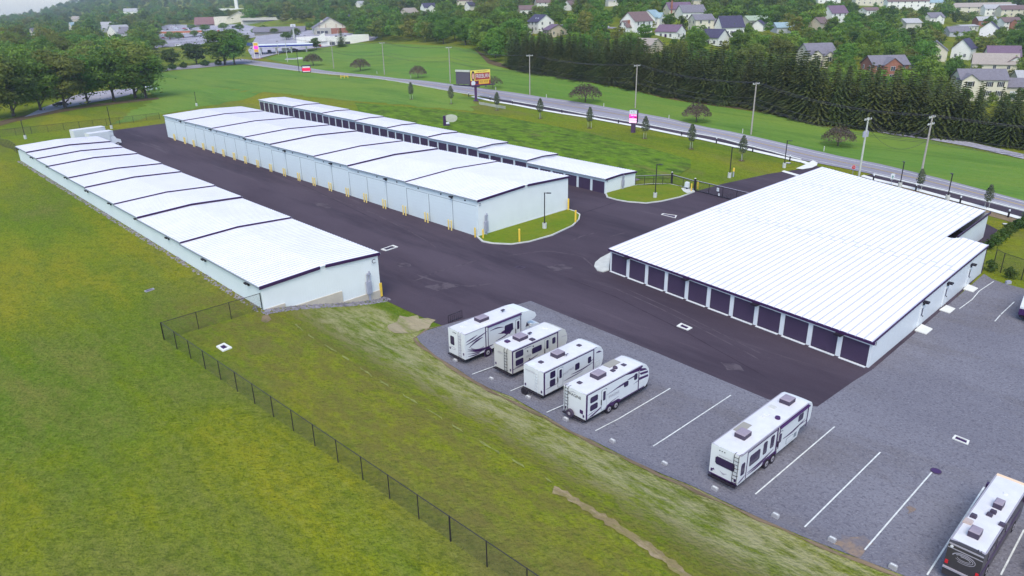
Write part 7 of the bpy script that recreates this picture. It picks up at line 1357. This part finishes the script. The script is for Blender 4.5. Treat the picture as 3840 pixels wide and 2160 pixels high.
for it in range(42000):
    a = R(rng.uniform(-38.5, 39.5)); u = rng.uniform(0, 1); r_ = 255 * (1500 / 255) ** u if it < 34000 else rng.uniform(1100, 2900); x, y = r_ * math.sin(a), r_ * math.cos(a); z = TZ(x, y); px, py = PROJ(x, y, z)
    if py > np.interp(px, ybx, yby) or px < -260 or px > 4100 or py < -260: continue
    if any(x0 < px < x1 and y0 < py < y1 for x0, y0, x1, y1 in LAWN): continue
    dmin = 7.5 if r_ < 700 else (9 if r_ < 1200 else 14)
    if not free(x, y, dmin): continue
    kind = rng.choice(['dec', 'tall', 'dark', 'bright', 'maroon', 'conifer'], p=[.4, .16, .17, .13, .05, .09]) if px > 1900 else rng.choice(['dec', 'tall', 'dark', 'bright'], p=[.45, .22, .2, .13])
    h = {'dec': 14, 'tall': 17, 'dark': 12, 'bright': 14, 'maroon': 8.5, 'conifer': 8}[kind] * rng.uniform(.72, 1.15)
    if px < 560: h *= 1.15
    if 2000 < px and r_ < 560: h *= .72
    _, pt_ = PROJ(x, y, z + h); wp = h * .42 * 2700 / r_
    bad = False
    for nick, hx, hy, hr, bx, hc, rad in HOUSES:
        if (hc[0] - x) ** 2 + (hc[1] - y) ** 2 < (rad + 3) ** 2: bad = True; break
        if bx and r_ < hr + 4 and px + wp * .8 > bx[0] and px - wp * .8 < bx[2] and pt_ < bx[3] - 4 and py > bx[1]:
            ov = min(px + wp, bx[2]) - max(px - wp, bx[0])
            if ov > .12 * (bx[2] - bx[0]) and pt_ < bx[1] + (.42 if r_ < 700 else .3) * (bx[3] - bx[1]): bad = True; break
    if bad: continue
    cells.setdefault((int(x // 12), int(y // 12)), []).append((x, y)); cand.append((h / r_, kind, x, y, z, h, px, py, r_))
cand.sort(reverse=True)
inview = [c for c in cand if -60 < c[6] < 3900 and c[7] > -10]
NI = 170
ind = inview[:NI]; indset = {id(c) for c in ind}; rest = [c for c in cand if id(c) not in indset]
KW = {'dec': "round green tree", 'tall': "tall green tree", 'dark': "dark green tree", 'bright': "bright green spreading tree", 'maroon': "maroon-leaved tree", 'conifer': "small dark conifer"}
marks = [(n, x, y, r) for n, x, y, r, *_ in HOUSES if n and n != "town houses"] + [("billboard", 1785, 300, 261), ("white roadside shop", 1220, 165, 536), ("great spreading tree", 857, 200, 442), ("left parking lot", 350, 350, 330), ("left row of trees", 80, 330, 320), ("orange fuel canopy", 600, 140, 833)]
byk = {}
for c in ind:
    n, x, y, r = min(marks, key=lambda m: math.hypot(m[1] - c[6], (m[2] - c[7]) * 1.5)); dx = c[6] - x
    rel = "right of" if dx > 45 else "left of" if dx < -45 else ("in front of" if c[8] < r else "behind"); byk.setdefault((c[1], n, rel), []).append(c)
for (kind, n, rel), l_ in byk.items():
    l_.sort(key=lambda c: c[6])
    for i, c in enumerate(l_):
        n = n.replace("gable house", "house"); n = " ".join(n.split()[-4:]); pre = KW[kind] if len(l_) == 1 else KW[kind] + ", " + (f"{nth(i)} from left" if len(l_) > 2 else ("the left one of two" if i == 0 else "the right one of two"))
        key = (kind, int(rng.integers(0, {'dec': 3, 'tall': 3, 'dark': 2, 'bright': 2, 'maroon': 1, 'conifer': 2}[kind])))
        tree(key, f"{pre}, {rel} the {n}", (c[2], c[3]), c[5], rng.uniform(.95, 1.3), "trees among the houses and woods", z=c[4])
# the mass of further trees: one object scattering whole trees over points
vis = [c for c in rest if c[6] > -240]
pm = bpy.data.meshes.new("distant_woods"); pm.vertices.add(len(vis)); pm.vertices.foreach_set("co", np.array([c[2:5] for c in vis], np.float32).ravel())
at1 = pm.attributes.new("size", 'FLOAT_VECTOR', 'POINT'); at1.data.foreach_set("vector", np.array([[c[5] / 15 * f, c[5] / 15 * f, c[5] / 15] for c, f in zip(vis, rng.uniform(.95, 1.35, len(vis)))], np.float32).ravel())
at2 = pm.attributes.new("pick", 'INT', 'POINT'); at2.data.foreach_set("value", rng.integers(0, 6, len(vis)).astype(np.int32))
at3 = pm.attributes.new("turn", 'FLOAT_VECTOR', 'POINT'); at3.data.foreach_set("vector", np.array([[0, 0, t] for t in rng.uniform(0, 6.28, len(vis))], np.float32).ravel())
wo = bpy.data.objects.new("distant_woods", pm); col.objects.link(wo); tag(wo, "far woods and garden trees reaching to the skyline", "woods", kind='stuff')
src = bpy.data.collections.new("tree_kinds")
for k in range(6):
    cs, ns = crown_pts(15, 5.8, 1.2, 20, 42); o = bpy.data.objects.new("tree_kind", quadmesh("crown", leaves(cs, ns, .95), ['leaf', 'leaf', 'leaf_dark', 'leaf_bright', 'leaf_olive', 'leaf'][k])); src.objects.link(o)
ng = bpy.data.node_groups.new("scatter_trees", 'GeometryNodeTree'); ng.interface.new_socket("Geometry", in_out='INPUT', socket_type='NodeSocketGeometry'); ng.interface.new_socket("Geometry", in_out='OUTPUT', socket_type='NodeSocketGeometry')
N = ng.nodes; gi, go = N.new("NodeGroupInput"), N.new("NodeGroupOutput"); ip = N.new("GeometryNodeInstanceOnPoints"); ci = N.new("GeometryNodeCollectionInfo"); ci.inputs[0].default_value = src; ci.inputs[1].default_value = True; ci.inputs[2].default_value = True
def na(nm, t): a = N.new("GeometryNodeInputNamedAttribute"); a.data_type = t; a.inputs[0].default_value = nm; return [o for o in a.outputs if o.enabled][0]
ng.links.new(gi.outputs[0], ip.inputs["Points"]); ng.links.new(ci.outputs[0], ip.inputs["Instance"]); ip.inputs["Pick Instance"].default_value = True
ng.links.new(na("pick", 'INT'), ip.inputs["Instance Index"]); ng.links.new(na("turn", 'FLOAT_VECTOR'), ip.inputs["Rotation"]); ng.links.new(na("size", 'FLOAT_VECTOR'), ip.inputs["Scale"]); ng.links.new(ip.outputs[0], go.inputs[0])
md = wo.modifiers.new("scatter", 'NODES'); md.node_group = ng
print("trees", len(TREES), "rest", len(vis), "inview", len(inview))
# ------------------------------------------------------------------ haze
hz = MB().box(-5200, 5200, -60, 6200, -12, 150).build("haze", 'white'); hz.data.materials.clear()
hm_ = bpy.data.materials.new("haze_air"); hm_.use_nodes = True; nt = hm_.node_tree; nt.nodes.remove(nt.nodes["Principled BSDF"]); pv = nt.nodes.new("ShaderNodeVolumePrincipled"); pv.inputs["Color"].default_value = (.8, .86, 1, 1); pv.inputs["Density"].default_value = .00016; pv.inputs["Anisotropy"].default_value = .3
nt.links.new(pv.outputs[0], nt.nodes["Material Output"].inputs["Volume"]); hz.data.materials.append(hm_); tag(hz, kind='stuff'); hz.display_type = 'WIRE'
